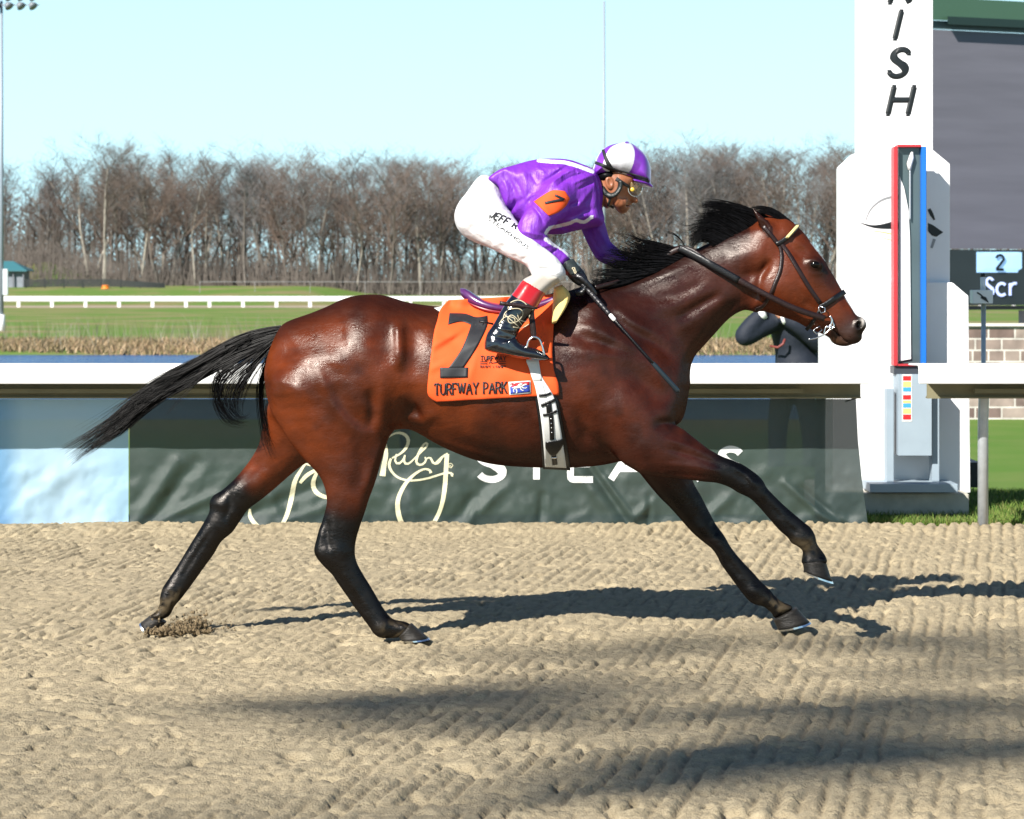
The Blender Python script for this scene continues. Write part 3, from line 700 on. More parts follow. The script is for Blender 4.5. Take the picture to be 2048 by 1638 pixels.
extra_hair(mane, [
    [(1240, 560, -.04), (1215, 568, -.05), (1192, 562, -.05), (1180, 552, -.05)], [(1225, 566, -.04), (1205, 572, -.05), (1190, 570, -.05), (1176, 566, -.05)]], 50, seed=24, r=0.0015, jit=0.004)
extra_hair(mane, [[(1480, 450, -.03), (1440, 420, -.03), (1412, 408, -.03), (1390, 398, -.03)], [(1450, 470, -.03), (1410, 440, -.03), (1385, 440, -.03), (1368, 430, -.03)], [(1430, 490, -.04), (1400, 470, -.04), (1378, 470, -.04), (1362, 458, -.04)]],
    45, seed=26, r=0.0011, jit=0.012, wave=0.012, lenvar=.4)
extra_hair(mane, [[(1350, 515, -.03), (1300, 480, -.03), (1270, 466, -.03), (1245, 458, -.03)], [(1330, 530, -.04), (1270, 505, -.04), (1235, 490, -.04), (1210, 482, -.04)], [(1290, 552, -.05), (1240, 530, -.06), (1200, 530, -.06), (1176, 526, -.06)]],
    70, seed=27, r=0.0011, jit=0.012, wave=0.012, lenvar=.4)
strands('forelock', [
    [(1582, 444, -.01), (1562, 428, -.014), (1540, 417, -.018), (1518, 414, -.02), (1500, 414, -.02)],
    [(1588, 447, -.018), (1566, 433, -.024), (1545, 423, -.03), (1524, 418, -.03), (1506, 418, -.03)],
    [(1578, 446, -.03), (1560, 438, -.035), (1543, 430, -.04), (1528, 426, -.04), (1515, 424, -.04)]], 260, M_hair, HORSE, 31, r=0.0019, jit=0.003, wave=0.003)

M_hoof = mat('hoof_horn', (0.017, 0.0145, 0.012), 0.5, spec=.3, noise=0.45, nscale=18, bump=0.4, bscale=60, stretch=(1, 1, 5))
M_shoe = mat('shoe_steel', (0.75, 0.77, 0.8), 0.22, metal=1.0)
def hoof(c_heel, c_front, s_heel, s_toe, Y, w0=0.042, w1=0.058):
    a0, a1, b0, b1 = V(*c_heel, Y), V(*c_front, Y), V(*s_heel, Y), V(*s_toe, Y)
    def ring(t, grow=1.0, push=0.0):
        h = a0.lerp(b0, t); f = a1.lerp(b1, t); c = (h + f) / 2; u = (f - h) / 2; w = w0 + (w1 - w0) * t
        nrm = ((b0 + b1) / 2 - (a0 + a1) / 2).normalized()
        out = []
        for k in range(22):
            an = 2 * math.pi * k / 22; cc, ss = math.cos(an), math.sin(an)
            q = abs(ss) ** 0.8 * (1 if ss > 0 else -1)
            out.append(c + u * cc * grow + Vector((0, 1, 0)) * q * w * grow * (0.92 if cc > 0.75 else 1) + nrm * push)
        return out
    R = [ring(0.0, .8), ring(0.03), ring(0.12, 1.03), ring(0.18, 1.0), ring(0.5), ring(0.8), ring(1.0, 1.02)]
    mb = MB(); vs = [v for r in R for v in r]; fs = []
    for i in range(len(R) - 1):
        for k in range(22):
            k2 = (k + 1) % 22; fs.append((i * 22 + k, (i + 1) * 22 + k, (i + 1) * 22 + k2, i * 22 + k2))
    fs.append(tuple(range(22))); e = (len(R) - 1) * 22; fs.append(tuple(e + k for k in reversed(range(22))))
    mb.add(vs, fs); h = mb.build('hoof', M_hoof, HORSE, True)
    o1, o2 = ring(1.0, 1.05, 0.001), ring(1.0, 1.06, 0.009); i1, i2 = ring(1.0, .72, 0.001), ring(1.0, .72, 0.009)
    vs = o1 + o2 + i1 + i2; fs = []
    for k in range(22):
        if k in (10, 11): continue
        k2 = (k + 1) % 22
        fs += [(k, k2, 22 + k2, 22 + k), (44 + k, 66 + k, 66 + k2, 44 + k2), (22 + k, 22 + k2, 66 + k2, 66 + k), (k, 44 + k, 44 + k2, k2)]
    MB().add(vs, fs).build('shoe', M_shoe, h)
hoof((1605, 1124), (1650, 1118), (1608, 1142), (1664, 1162), -.17)
hoof((1546, 1238), (1592, 1214), (1556, 1258), (1618, 1243), .155)
hoof((797, 1273), (822, 1245), (803, 1280), (856, 1275), -.155, 0.04, 0.055)
hoof((300, 1231), (334, 1243), (283, 1244), (304, 1271), .155, 0.038, 0.052)

def ball_mesh(name, c, r, m, parent, sc=(1, 1, 1), seg=24):
    me = bpy.data.meshes.new(name); bm = bmesh.new(); bmesh.ops.create_uvsphere(bm, u_segments=seg, v_segments=seg // 2, radius=r)
    bmesh.ops.scale(bm, vec=sc, verts=bm.verts); bmesh.ops.translate(bm, vec=c, verts=bm.verts); bm.to_mesh(me); bm.free()
    return link(name, me, m, parent, True)
M_eye = mat('eye_black', (0.002, 0.0015, 0.001), 0.1, spec=0.25)
ball_mesh('eye', V(1630, 529, -.091), 0.0205, M_eye, HORSE, (1, .75, .78))
ball_mesh('eye', V(1630, 529, .088), 0.019, M_eye, HORSE, (1, .75, .8))

# ------------------------------------------------------------------ things that lie on a surface
class Skin:
    """near-side depth of a body over the side view, sampled and eased"""
    def __init__(s, bvh, x0, x1, y0, y1, step=4, blur=2, fill=0.0):
        s.x0, s.y0, s.st = x0, y0, step
        nx, ny = int((x1 - x0) / step) + 1, int((y1 - y0) / step) + 1
        A = np.full((nx, ny), np.nan); o = Vector((0, -CAM_D, CAM_H))
        for i in range(nx):
            for j in range(ny):
                t = V(x0 + i * step, y0 + j * step, 0); h = bvh.ray_cast(o, (t - o).normalized())
                if h[0] is not None: A[i, j] = h[0].y
        for _ in range(60):
            m = np.isnan(A)
            if not m.any(): break
            S = np.zeros_like(A); C = np.zeros_like(A)
            for dx, dy in ((1, 0), (-1, 0), (0, 1), (0, -1)):
                B = np.roll(np.roll(A, dx, 0), dy, 1)
                if dx == 1: B[0] = np.nan
                if dx == -1: B[-1] = np.nan
                if dy == 1: B[:, 0] = np.nan
                if dy == -1: B[:, -1] = np.nan
                k = ~np.isnan(B); S[k] += B[k]; C[k] += 1
            g = m & (C > 0); A[g] = S[g] / C[g]
        A[np.isnan(A)] = fill
        for _ in range(blur):
            B = np.pad(A, 1, mode='edge'); A = (B[:-2, 1:-1] + B[2:, 1:-1] + B[1:-1, :-2] + B[1:-1, 2:] + 2 * A) / 6
        s.A = A
    def __call__(s, px, py):
        u = min(max((px - s.x0) / s.st, 0), s.A.shape[0] - 1.001); v = min(max((py - s.y0) / s.st, 0), s.A.shape[1] - 1.001)
        i, j = int(u), int(v); f, g = u - i, v - j; A = s.A
        return (A[i, j] * (1 - f) + A[i + 1, j] * f) * (1 - g) + (A[i, j + 1] * (1 - f) + A[i + 1, j + 1] * f) * g
def resample(L, n):
    L = np.array(L, float); d = np.concatenate([[0], np.cumsum(np.linalg.norm(np.diff(L, axis=0), axis=1))])
    t = np.linspace(0, d[-1], n); return np.stack([np.interp(t, d, L[:, k]) for k in range(L.shape[1])], 1)
def patch(mb, A, B, sk, off=0.004, nu=6, nv=20, thick=0.003, mi=0, curve=True, wr=None):
    """cloth or leather between two edge lines, lying on skin sk"""
    A = resample(spline(A, 6) if curve and len(A) > 2 else A, nv); B = resample(spline(B, 6) if curve and len(B) > 2 else B, nv)
    vs = []
    for lay in (0, 1):
        for i in range(nv):
            for j in range(nu):
                f = j / (nu - 1); p = A[i] * (1 - f) + B[i] * f
                y = sk(p[0], p[1]) - off + (wr(p[0], p[1]) if wr else 0)
                edge = (j in (0, nu - 1) or i in (0, nv - 1))
                vs.append(W(p[0], p[1], y + (thick if lay else (thick * 0.4 if edge and thick > .002 else 0))))
    n = nu * nv; fs = []
    a0, b0 = A[0], B[0]; cr = (B[0][0] - A[0][0]) * (A[-1][1] - A[0][1]) - (B[0][1] - A[0][1]) * (A[-1][0] - A[0][0])
    for i in range(nv - 1):
        for j in range(nu - 1):
            q = (i * nu + j, i * nu + j + 1, (i + 1) * nu + j + 1, (i + 1) * nu + j)
            if cr > 0: q = q[::-1]
            fs.append(q); fs.append(tuple(n + k for k in reversed(q)))
    rim = [j for j in range(nu)] + [i * nu + nu - 1 for i in range(1, nv)] + [(nv - 1) * nu + j for j in range(nu - 2, -1, -1)] + [i * nu for i in range(nv - 2, 0, -1)]
    for a, b in zip(rim, rim[1:] + rim[:1]):
        q = (a, b, n + b, n + a)
        fs.append(q if cr > 0 else q[::-1])
    return mb.add(vs, fs, mi)
def ribbon(mb, pts, w, sk, off=0.004, thick=0.003, mi=0, nu=3, wr=None, curve=True, step=5.0):
    """strip of width w px (or a list) along pts"""
    P = np.array(pts, float)
    if curve and len(P) > 2: P = spline(P, 6)
    L = float(np.linalg.norm(np.diff(P, axis=0), axis=1).sum()); n = max(3, int(L / step) + 1)
    ws = np.full(len(P), float(w)) if not hasattr(w, '__len__') else np.interp(np.linspace(0, 1, len(P)), np.linspace(0, 1, len(w)), w)
    Q = resample(np.concatenate([P, ws[:, None]], 1), n)
    T = np.gradient(Q[:, :2], axis=0); T /= np.linalg.norm(T, axis=1)[:, None] + 1e-9; N = np.stack([-T[:, 1], T[:, 0]], 1)
    A = Q[:, :2] - N * Q[:, 2:3] / 2; B = Q[:, :2] + N * Q[:, 2:3] / 2
    return patch(mb, A.tolist(), B.tolist(), sk, off, nu, n, thick, mi, False, wr)
# letter strokes in a unit box, y down from cap line 0 to baseline 1
def _arc(cx, cy, rx, ry, a0, a1, n=9):
    return [(cx + rx * math.cos(math.radians(a0 + (a1 - a0) * i / (n - 1))), cy + ry * math.sin(math.radians(a0 + (a1 - a0) * i / (n - 1)))) for i in range(n)]
GL = {
 'J': (.5, [[(.5, 0), (.5, .75)] + _arc(.25, .75, .25, .25, 0, 180, 7)]), 'B': (.62, [[(0, 0), (0, 1)], [(0, 0), (.3, 0)] + _arc(.33, .24, .24, .24, -90, 90) + [(0, .48)], [(0, .48), (.33, .48)] + _arc(.34, .74, .27, .26, -90, 90) + [(0, 1)]]),
 'T': (.7, [[(0, 0), (.7, 0)], [(.35, 0), (.35, 1)]]), 'U': (.7, [[(0, 0), (0, .65)] + _arc(.35, .65, .35, .35, 180, 0) + [(.7, 0)]]),
 'R': (.68, [[(0, 0), (0, 1)], [(0, 0), (.35, 0)] + _arc(.38, .26, .26, .26, -90, 90) + [(0, .52)], [(.32, .52), (.68, 1)]]),
 'F': (.58, [[(0, 0), (0, 1)], [(0, 0), (.58, 0)], [(0, .48), (.48, .48)]]), 'W': (1.05, [[(0, 0), (.27, 1), (.525, 0), (.78, 1), (1.05, 0)]]),
 'A': (.8, [[(0, 1), (.4, 0), (.8, 1)], [(.16, .64), (.64, .64)]]), 'Y': (.74, [[(0, 0), (.37, .5), (.74, 0)], [(.37, .5), (.37, 1)]]),
 'P': (.62, [[(0, 0), (0, 1)], [(0, 0), (.33, 0)] + _arc(.35, .27, .26, .27, -90, 90) + [(0, .54)]]),
 'K': (.7, [[(0, 0), (0, 1)], [(.66, 0), (0, .6)], [(.22, .42), (.7, 1)]]), 'E': (.58, [[(.58, 0), (0, 0), (0, 1), (.58, 1)], [(0, .49), (.5, .49)]]),
 'S': (.62, [_arc(.31, .25, .29, .25, -25, -200, 8) + _arc(.31, .5, .1, .01, 180, 0, 2)[:0] + [(.2, .46), (.42, .54)] + _arc(.31, .75, .3, .25, -50, 160, 9)]),
 'H': (.72, [[(0, 0), (0, 1)], [(.72, 0), (.72, 1)], [(0, .48), (.72, .48)]]), 'O': (.8, [_arc(.4, .5, .4, .5, 0, 360, 17)]), 'I': (.1, [[(.05, 0), (.05, 1)]]),
 'N': (.74, [[(0, 1), (0, 0), (.74, 1), (.74, 0)]]), 'C': (.7, [_arc(.4, .5, .4, .5, -50, -310, 13)]), 'G': (.74, [_arc(.4, .5, .4, .5, -50, -360, 13) + [(.45, .5)]]),
 'M': (.9, [[(0, 1), (0, 0), (.45, .8), (.9, 0), (.9, 1)]]), '&': (.7, [[(.68, 1), (.15, .3), (.2, .05), (.42, .05), (.42, .3), (.05, .65), (.1, .95), (.4, .98), (.65, .6)]]),
 '2': (.6, [_arc(.3, .27, .28, .27, 190, 370, 9) + [(.03, .98)], [(.0, 1), (.6, 1)]]), 'c': (.5, [_arc(.28, .7, .27, .3, -45, -315, 11)]),
 'r': (.36, [[(0, .4), (0, 1)], _arc(.26, .66, .25, .26, 190, 290, 5)]), 'L': (.56, [[(0, 0), (0, 1), (.56, 1)]]), ' ': (.4, []), '7': (.6, [[(0, 0), (.6, 0), (.2, 1)]]),
}
def lettering(text, x, y, h, x1, lw, put, slant=0.0, slope=0.0, serif=False, gap=0.22):
    """put(points, width) for each stroke of text set from x to x1 with cap height h and top at y"""
    tot = sum(GL[c][0] for c in text) + gap * (len(text) - 1); sx = (x1 - x) / tot; cx = 0
    for c in text:
        w, st = GL[c]
        for s in st:
            q = [(x + (cx + a) * sx + (1 - b) * h * slant, y + b * h + (cx + a) * sx * slope) for a, b in s]
            put(q, lw)
            if serif:
                for e in (s[0], s[-1]):
                    if e[1] in (0, 1) and len(s) <= 5 and c not in 'S&CGO':
                        ex = x + (cx + e[0]) * sx + (1 - e[1]) * h * slant; ey = y + e[1] * h + (cx + e[0]) * sx * slope
                        if not (c in 'TEFL' and s[0][1] == s[-1][1]): put([(ex - .16 * sx, ey), (ex + .16 * sx, ey)], lw * 0.55)
                        else: put([(ex, ey - .02 * h), (ex, ey + .2 * h)], lw * 0.55)
        cx += w + gap

# ------------------------------------------------------------------ saddle cloth, girth, saddle, bridle
SK = Skin(HBVH, 840, 1180, 584, 960, 4, 6)
def wr_cloth(px, py):
    f = 0
    for (x0, y0, x1, y1, w, a) in ((868, 690, 940, 655, 7, .008), (870, 705, 960, 640, 6, -.006), (905, 640, 985, 612, 6, .007), (935, 660, 985, 650, 8, -.007), (948, 612, 965, 640, 5, .007),
                                   (930, 700, 990, 668, 8, .005), (1090, 640, 1102, 715, 5, .006), (1104, 650, 1112, 720, 5, -.006), (955, 700, 935, 770, 6, .004), (870, 660, 930, 700, 10, -.004),
                                   (1000, 620, 985, 660, 6, -.007), (860, 740, 890, 725, 6, .005), (1000, 740, 1050, 765, 9, .003)):
        ex, ey = x1 - x0, y1 - y0; L = ex * ex + ey * ey; t = min(max(((px - x0) * ex + (py - y0) * ey) / L, 0), 1)
        d2 = (px - x0 - t * ex) ** 2 + (py - y0 - t * ey) ** 2
        f -= a * math.exp(-d2 / w / w) * (1 - 0.6 * abs(2 * t - 1))
    return 1.7 * f - 0.0015 * math.sin(px / 9 + py / 14)
M_orange = mat('orange_cloth', (0.70, 0.075, 0.006), 0.8, noise=0.06, nscale=9, bump=0.12, bscale=500, crease=.25, cscale=5)
M_blackp = mat('black_print', (0.010, 0.011, 0.014), 0.6, noise=0.3, nscale=40)
M_white = mat('white_cloth', (0.62, 0.62, 0.60), 0.8, noise=0.05, nscale=30, bump=0.1, bscale=300)
M_blue = mat('badge_blue', (0.02, 0.045, 0.3), 0.6); M_red = mat('badge_red', (0.6, 0.02, 0.03), 0.6)
M_blackl = mat('black_leather', (0.005, 0.005, 0.006), 0.32, spec=0.4, bump=0.2, bscale=200)
M_brownl = mat('brown_leather', (0.014, 0.0055, 0.005), 0.38, spec=0.4, noise=0.25, nscale=30, bump=0.2, bscale=150)
M_steel = mat('steel', (0.72, 0.72, 0.73), 0.18, metal=1.0)
cl = MB()
patch(cl, [(897, 600), (881, 618), (875, 640), (868, 665), (862, 710), (856, 760), (855, 786), (862, 797), (873, 804)],
      [(1110, 588), (1112, 612), (1108, 640), (1106, 680), (1105, 716), (1109, 745), (1116, 765), (1118, 780), (1118, 790)], SK, 0.020, 46, 46, 0.004, wr=wr_cloth)
cloth = cl.build('saddle_cloth', [M_orange], None, True)
tag(cloth, 'orange cloth with a black number seven under the saddle', 'saddle cloth')
sv = MB()
patch(sv, [(900, 600), (884, 612), (868, 616)], [(912, 606), (900, 622), (884, 626)], SK, 0.012, 5, 8, 0.006)
tag(sv.build('saddle_towel', M_white, None, True), 'white towel corner peeping out at the back of the orange cloth', 'towel')
nb = MB()
patch(nb, [(899, 626), (930, 627), (952, 634), (975, 631)], [(896, 649), (922, 643), (945, 650), (966, 653)], SK, 0.0235, 8, 20, 0.001, wr=wr_cloth)
patch(nb, [(943, 645), (937, 665), (922, 700), (897, 736)], [(975, 632), (973, 655), (950, 700), (926, 736)], SK, 0.0235, 8, 24, 0.001, wr=wr_cloth)
patch(nb, [(880, 735), (880, 756)], [(936, 735), (935, 755)], SK, 0.024, 12, 6, 0.001, wr=wr_cloth)
nb.build('number', M_blackp, cloth, True)
lt = MB()
lettering('TURFWAY PARK', 869, 768, 22, 1013, 3.0, lambda q, w: ribbon(lt, q, w, SK, 0.0236, 0.0006, curve=False, nu=2, wr=wr_cloth, step=4), serif=True, slope=-0.03)
lt.build('lettering', M_blackp, cloth, True); lt = MB()
lettering('TURFWAY', 961, 712, 9, 1012, 1.7, lambda q, w: ribbon(lt, q, w, SK, 0.0236, 0.0006, curve=False, nu=2, wr=wr_cloth, step=4))
lettering('RACING & GAMING', 961, 730, 5.5, 1012, 1.0, lambda q, w: ribbon(lt, q, w, SK, 0.0236, 0.0006, curve=False, nu=2, wr=wr_cloth, step=4))
for q in ([(960, 723), (975, 723)], [(998, 723), (1012, 723)], [(960, 727), (975, 727)], [(998, 727), (1012, 727)], [(978, 727), (980, 721), (983, 722), (981, 725), (984, 727), (986, 724), (988, 727), (991, 723), (993, 727), (996, 722)]):
    ribbon(lt, q, 1.2, SK, 0.0236, 0.0006, curve=False, nu=2, wr=wr_cloth, step=4)
lt.build('small_print', M_blackp, cloth, True)
bd = MB()
patch(bd, [(1017, 764), (1019, 790)], [(1061, 761), (1062, 787)], SK, 0.024, 8, 6, 0.0006, 0, wr=wr_cloth)
patch(bd, [(1020, 774), (1021, 788)], [(1059, 770), (1060, 784)], SK, 0.0255, 8, 5, 0.0006, 1, wr=wr_cloth)
patch(bd, [(1032, 765), (1020, 774)], [(1059, 763), (1059, 770)], SK, 0.0255, 6, 5, 0.0006, 2, wr=wr_cloth, curve=False)
for q, w in (([(1028, 776), (1036, 774), (1044, 774)], 5), ([(1044, 773), (1049, 769), (1054, 769)], 3), ([(1029, 777), (1026, 781), (1029, 785)], 1.8), ([(1032, 778), (1035, 783), (1032, 787)], 1.8),
             ([(1044, 775), (1050, 777), (1054, 775)], 1.8), ([(1041, 777), (1044, 781), (1048, 781)], 1.8), ([(1036, 773), (1040, 768), (1045, 769)], 3.5), ([(1028, 775), (1024, 776)], 1.6)):
    ribbon(bd, q, w, SK, 0.0268, 0.0006, 0, 2, wr=wr_cloth, curve=False, step=3)
lettering('NTRA', 1020, 766, 4, 1031, 0.9, lambda q, w: ribbon(bd, q, w, SK, 0.0268, 0.0006, 2, 2, wr=wr_cloth, curve=False, step=3))
bd.build('badge', [M_white, M_blue, M_red], cloth, True)
# girth with its black edges, straps and buckle
g = MB()
patch(g, [(1050, 722), (1064, 770), (1073, 815), (1080, 870), (1084, 915), (1086, 938)], [(1108, 790), (1116, 800), (1124, 840), (1132, 880), (1138, 915), (1141, 941)], SK, 0.014, 12, 40, 0.008)
girth = g.build('girth', M_blackl, None, True)
tag(girth, 'white elastic girth edged in black round the belly of the horse', 'girth')
g = MB()
patch(g, [(1052, 722), (1064, 752), (1074, 790), (1082, 840), (1087, 890), (1090, 934)], [(1076, 722), (1083, 752), (1108, 795), (1120, 850), (1127, 895), (1133, 936)], SK, 0.0275, 10, 40, 0.003)
g.build('girth_web', M_white, girth, True)
g = MB()
patch(g, [(1052, 718), (1066, 762)], [(1077, 718), (1084, 762)], SK, 0.030, 5, 8, 0.003)
patch(g, [(1066, 760), (1078, 796)], [(1084, 760), (1094, 796)], SK, 0.029, 5, 8, 0.003)
g.build('girth_strap', M_white, girth, True)
g = MB()
for q, w in (([(1078, 791), (1092, 790), (1102, 786)], 5), ([(1082, 812), (1095, 806), (1110, 800)], 6), ([(1086, 830), (1096, 829), (1114, 822)], 5), ([(1097, 806), (1099, 830)], 11), ([(1101, 826), (1103, 850), (1104, 880)], 9)):
    ribbon(g, q, w, SK, 0.033, 0.004, 0, 4)
for k in range(4): ribbon(g, [(1101 + k * .6, 838 + k * 9), (1103 + k * .6, 838 + k * 9)], 2, SK, 0.0345, 0.001, 1, 2, curve=False)
patch(g, [(1091, 884), (1091, 896), (1097, 906), (1103, 912)], [(1125, 878), (1126, 890), (1119, 902), (1110, 912)], SK, 0.036, 8, 12, 0.004)
ribbon(g, [(1107, 908), (1110, 930)], 10, SK, 0.034, 0.004, 0, 4)
ribbon(g, [(1103, 917), (1114, 916)], 3, SK, 0.038, 0.003, 1, 3)
g.build('buckle_strap', [M_blackl, M_steel], girth, True)
# yellow foam pad at the front of the saddle
def slab(name, pts, y0, y1, m, parent, bevel=0.008):
    mb = MB(); mb.prism([(W(a, b, y0)[0], W(a, b, y0)[2]) for a, b in pts], y0, y1); return mb.build(name, m, parent, False, bevel)
M_foam = mat('yellow_foam', (0.62, 0.46, 0.16), 0.85, noise=0.12, nscale=14, bump=0.3, bscale=150)
foam = MB()
patch(foam, [(1108, 575), (1106, 600), (1104, 630), (1104, 648)], [(1124, 569), (1140, 588), (1134, 612), (1112, 646)], lambda a, b: SK(a, max(b, 600)), 0.115, 9, 16, 0.11)
tag(foam.build('foam_pad', M_foam, None, True), 'yellow foam pad in front of the saddle by the withers', 'pad')
# saddle: seat shell, flap strap, stirrup leather and iron
M_seat = mat('seat_leather', (0.07, 0.014, 0.09), 0.32, spec=0.6, noise=0.15, nscale=25, coat=0.3)
M_seatr = mat('seat_underside', (0.2, 0.008, 0.014), 0.35, spec=0.6)
saddle = empty('saddle', W(1010, 612, 0), 'small purple and red racing saddle under the jockey', 'saddle')
def seat(name, top, bot, mi_m, dy=0.0):
    T = resample(spline(top, 6), 22); B = resample(spline(bot, 6), 22); vs = []; fs = []; nw = 13
    for i in range(22):
        t = i / 21; hw = 0.115 * math.sin(min(1, (t + 0.06) * 2.3) * math.pi / 2) ** 0.7
        for j in range(nw):
            u = -1 + 2 * j / (nw - 1); c = W(T[i][0], T[i][1] + 6 * abs(u) ** 3, 0)
            vs.append((c[0], u * hw, c[2]))
    for i in range(22):
        t = i / 21; hw = 0.112 * math.sin(min(1, (t + 0.06) * 2.3) * math.pi / 2) ** 0.7
        for j in range(nw):
            u = -1 + 2 * j / (nw - 1); c = W(B[i][0], B[i][1] + 5 * abs(u) ** 3, 0); vs.append((c[0], u * hw, c[2]))
    n = 22 * nw
    for i in range(21):
        for j in range(nw - 1):
            q = (i * nw + j, (i + 1) * nw + j, (i + 1) * nw + j + 1, i * nw + j + 1); fs.append(q); fs.append(tuple(n + k for k in reversed(q)))
    rim = list(range(nw)) + [i * nw + nw - 1 for i in range(1, 22)] + [21 * nw + j for j in range(nw - 2, -1, -1)] + [i * nw for i in range(20, 0, -1)]
    for a, b in zip(rim, rim[1:] + rim[:1]): fs.append((a, b, n + b, n + a))
    return MB().add(vs, fs).build(name, mi_m, saddle, True)
seat('seat', [(921, 576), (935, 579), (964, 597), (1000, 606), (1050, 606), (1100, 592), (1125, 575)], [(923, 586), (940, 600), (972, 611), (1005, 616), (1050, 615), (1100, 604), (1128, 588)], M_seat)
seat('seat_panel', [(923, 586), (940, 600), (972, 611), (1005, 616), (1050, 615), (1100, 604), (1126, 590)], [(926, 590), (944, 606), (974, 618), (1005, 622), (1050, 624), (1100, 616), (1126, 604)], M_seatr)
def flat_y(a, b, pts):
    return np.interp(a, [p[0] for p in pts], [p[1] for p in pts])
LEG_Y = lambda a, b: -0.30 - 0.05 * sstep(np.float64(b), 560, 640)
st = MB()
ribbon(st, [(1060, 600), (1064, 640), (1068, 680)], 12, lambda a, b: -0.33, 0.0, 0.006, 0, 4)
ribbon(st, [(1066, 640), (1069, 678)], 8, lambda a, b: -0.335, 0.0, 0.004, 0, 4)
st.build('stirrup_leather', M_brownl, saddle, True)
fl = MB()
ribbon(fl, [(999, 606), (1020, 609), (1045, 612), (1075, 617)], [9, 8, 8, 4], lambda a, b: -0.405, 0.0, 0.01, 0, 5)
fl.build('surcingle', M_brownl, saddle, True)
si = MB()
yb = -0.345
arch = spline([(1054, 694), (1057, 682), (1066, 674), (1078, 678), (1084, 692), (1088, 708)], 6)
for dy in (-0.045,):
    si.tube([V(a, b, yb + dy * 0.6) for a, b in arch], 0.0045, 8)
si.tube([V(1052, 694, yb - .03), V(1052, 700, yb + .05), V(1084, 712, yb + .05), V(1088, 708, yb - .03)], 0.006, 8)
si.build('stirrup_iron', M_steel, saddle, True)

# bridle
HK = Skin(HBVH, 1360, 1740, 420, 710, 3, 1)
bridle = empty('bridle', W(1560, 520, 0), 'dark leather bridle with a white beaded browband on the head of the horse', 'bridle')
def strap(name, q, w, m=M_brownl, off=0.008, thick=0.005, sk=HK, parent=None, nu=4):
    b = MB(); ribbon(b, q, w, sk, off, thick, 0, nu); return b.build(name, m, parent or bridle, True)
strap('headpiece', [(1526, 452), (1537, 464), (1546, 475), (1556, 488)], 9)
ck = strap('cheekpiece', [(1560, 484), (1578, 508), (1596, 538), (1615, 570), (1630, 592), (1640, 606)], 9)
strap('throat_latch', [(1558, 488), (1563, 510), (1560, 540), (1550, 565), (1540, 590), (1526, 612), (1510, 620)], 7)
bb = strap('browband', [(1552, 489), (1565, 482), (1578, 472), (1590, 458), (1596, 449)], 9, M_blackl, 0.012)
bm_ = MB()
for k in range(9):
    t = k / 8; x = 1574 + 18 * t; y = 473 - 20 * t
    c = V(x, y, HK(x, y) - 0.016); n = len(bm_.v)
    for q in range(3): bm_.tube([c + Vector((-.004 + q * .004, 0, -.006)), c + Vector((q * .004, -.004, .001)), c + Vector((.003 + q * .003, 0, .005))], 0.0026, 6)
bm_.build('bead_row', mat('cream_beads', (0.62, 0.5, 0.22), 0.4), bb, True)
strap('noseband', [(1640, 616), (1655, 607), (1672, 595), (1690, 583)], 11, M_blackl, 0.010)
strap('chin_strap', [(1640, 620), (1632, 634), (1620, 652), (1612, 660)], 7, M_blackl, 0.010)
bk = MB()
def loop(q, Y, r): bk.tube([V(a, b, Y) for a, b in q], r, 6)
sy = HK(1645, 620) - 0.016
loop([(1638, 612), (1650, 616), (1650, 624), (1642, 626), (1637, 618), (1638, 612)], sy, 0.0022); bk.build('buckle', M_steel, bridle, True); bk = MB()
loop([(1629, 658), (1640, 652), (1644, 660), (1633, 668), (1627, 662), (1629, 658)], sy, 0.0022); bk.build('buckle', M_steel, bridle, True)

bt = MB()
for q, r in (([(1660, 632), (1664, 642), (1660, 652), (1654, 655)], 0.005), ([(1662, 655), (1650, 668), (1632, 676), (1617, 679)], 0.0028), ([(1664, 652), (1652, 654), (1648, 668)], 0.0028), ([(1662, 640), (1668, 652), (1660, 660)], .0035)):
    bt.tube([V(a, b, -0.066) for a, b in spline(q, 5)], r, 8)
bt.tube([V(1661, 655, -.07), V(1661, 655, .07)], 0.006, 8)
bt.build('bit', M_steel, bridle, True)
# reins: near rein from the bit, over the neck, to the hands
def rein_y(a, b):
    return float(np.interp(a, [1190, 1280, 1362, 1420, 1480, 1540, 1600, 1655], [-.13, -.02, -.045, -.095, -.112, -.118, -.105, -.078]))
def rein_near(a, b): return min(rein_y(a, b), HK(a, b) - 0.006) if a > 1400 else rein_y(a, b)
rn = MB(); ribbon(rn, [(1190, 576), (1280, 548), (1362, 497), (1420, 528), (1477, 560), (1530, 588), (1590, 617), (1650, 637)], [9, 9, 11, 13, 13, 11, 12, 12], rein_near, 0.002, 0.005, 0, 4)
rein = rn.build('rein', M_brownl, bridle, True)
rg = MB(); ribbon(rg, [(1357, 495), (1400, 517), (1477, 560)], [13, 15, 14], rein_near, 0.006, 0.005, 0, 4); rg.build('rubber_grip', M_blackl, rein, True)
rf = MB(); ribbon(rf, [(1240, 545), (1300, 535), (1362, 497), (1477, 560), (1590, 617), (1650, 637)], 11, lambda a, b: -rein_y(a, b) + .01, 0, 0.004, 0, 3); rf.build('rein', M_brownl, bridle, True)
lp = MB(); lp.tube([V(a, b, 0) for a, b in spline([(1502, 616), (1508, 622), (1516, 622), (1524, 612)], 5)], 0.004, 8)
lp.build('strap_end', M_blackl, bridle, True)
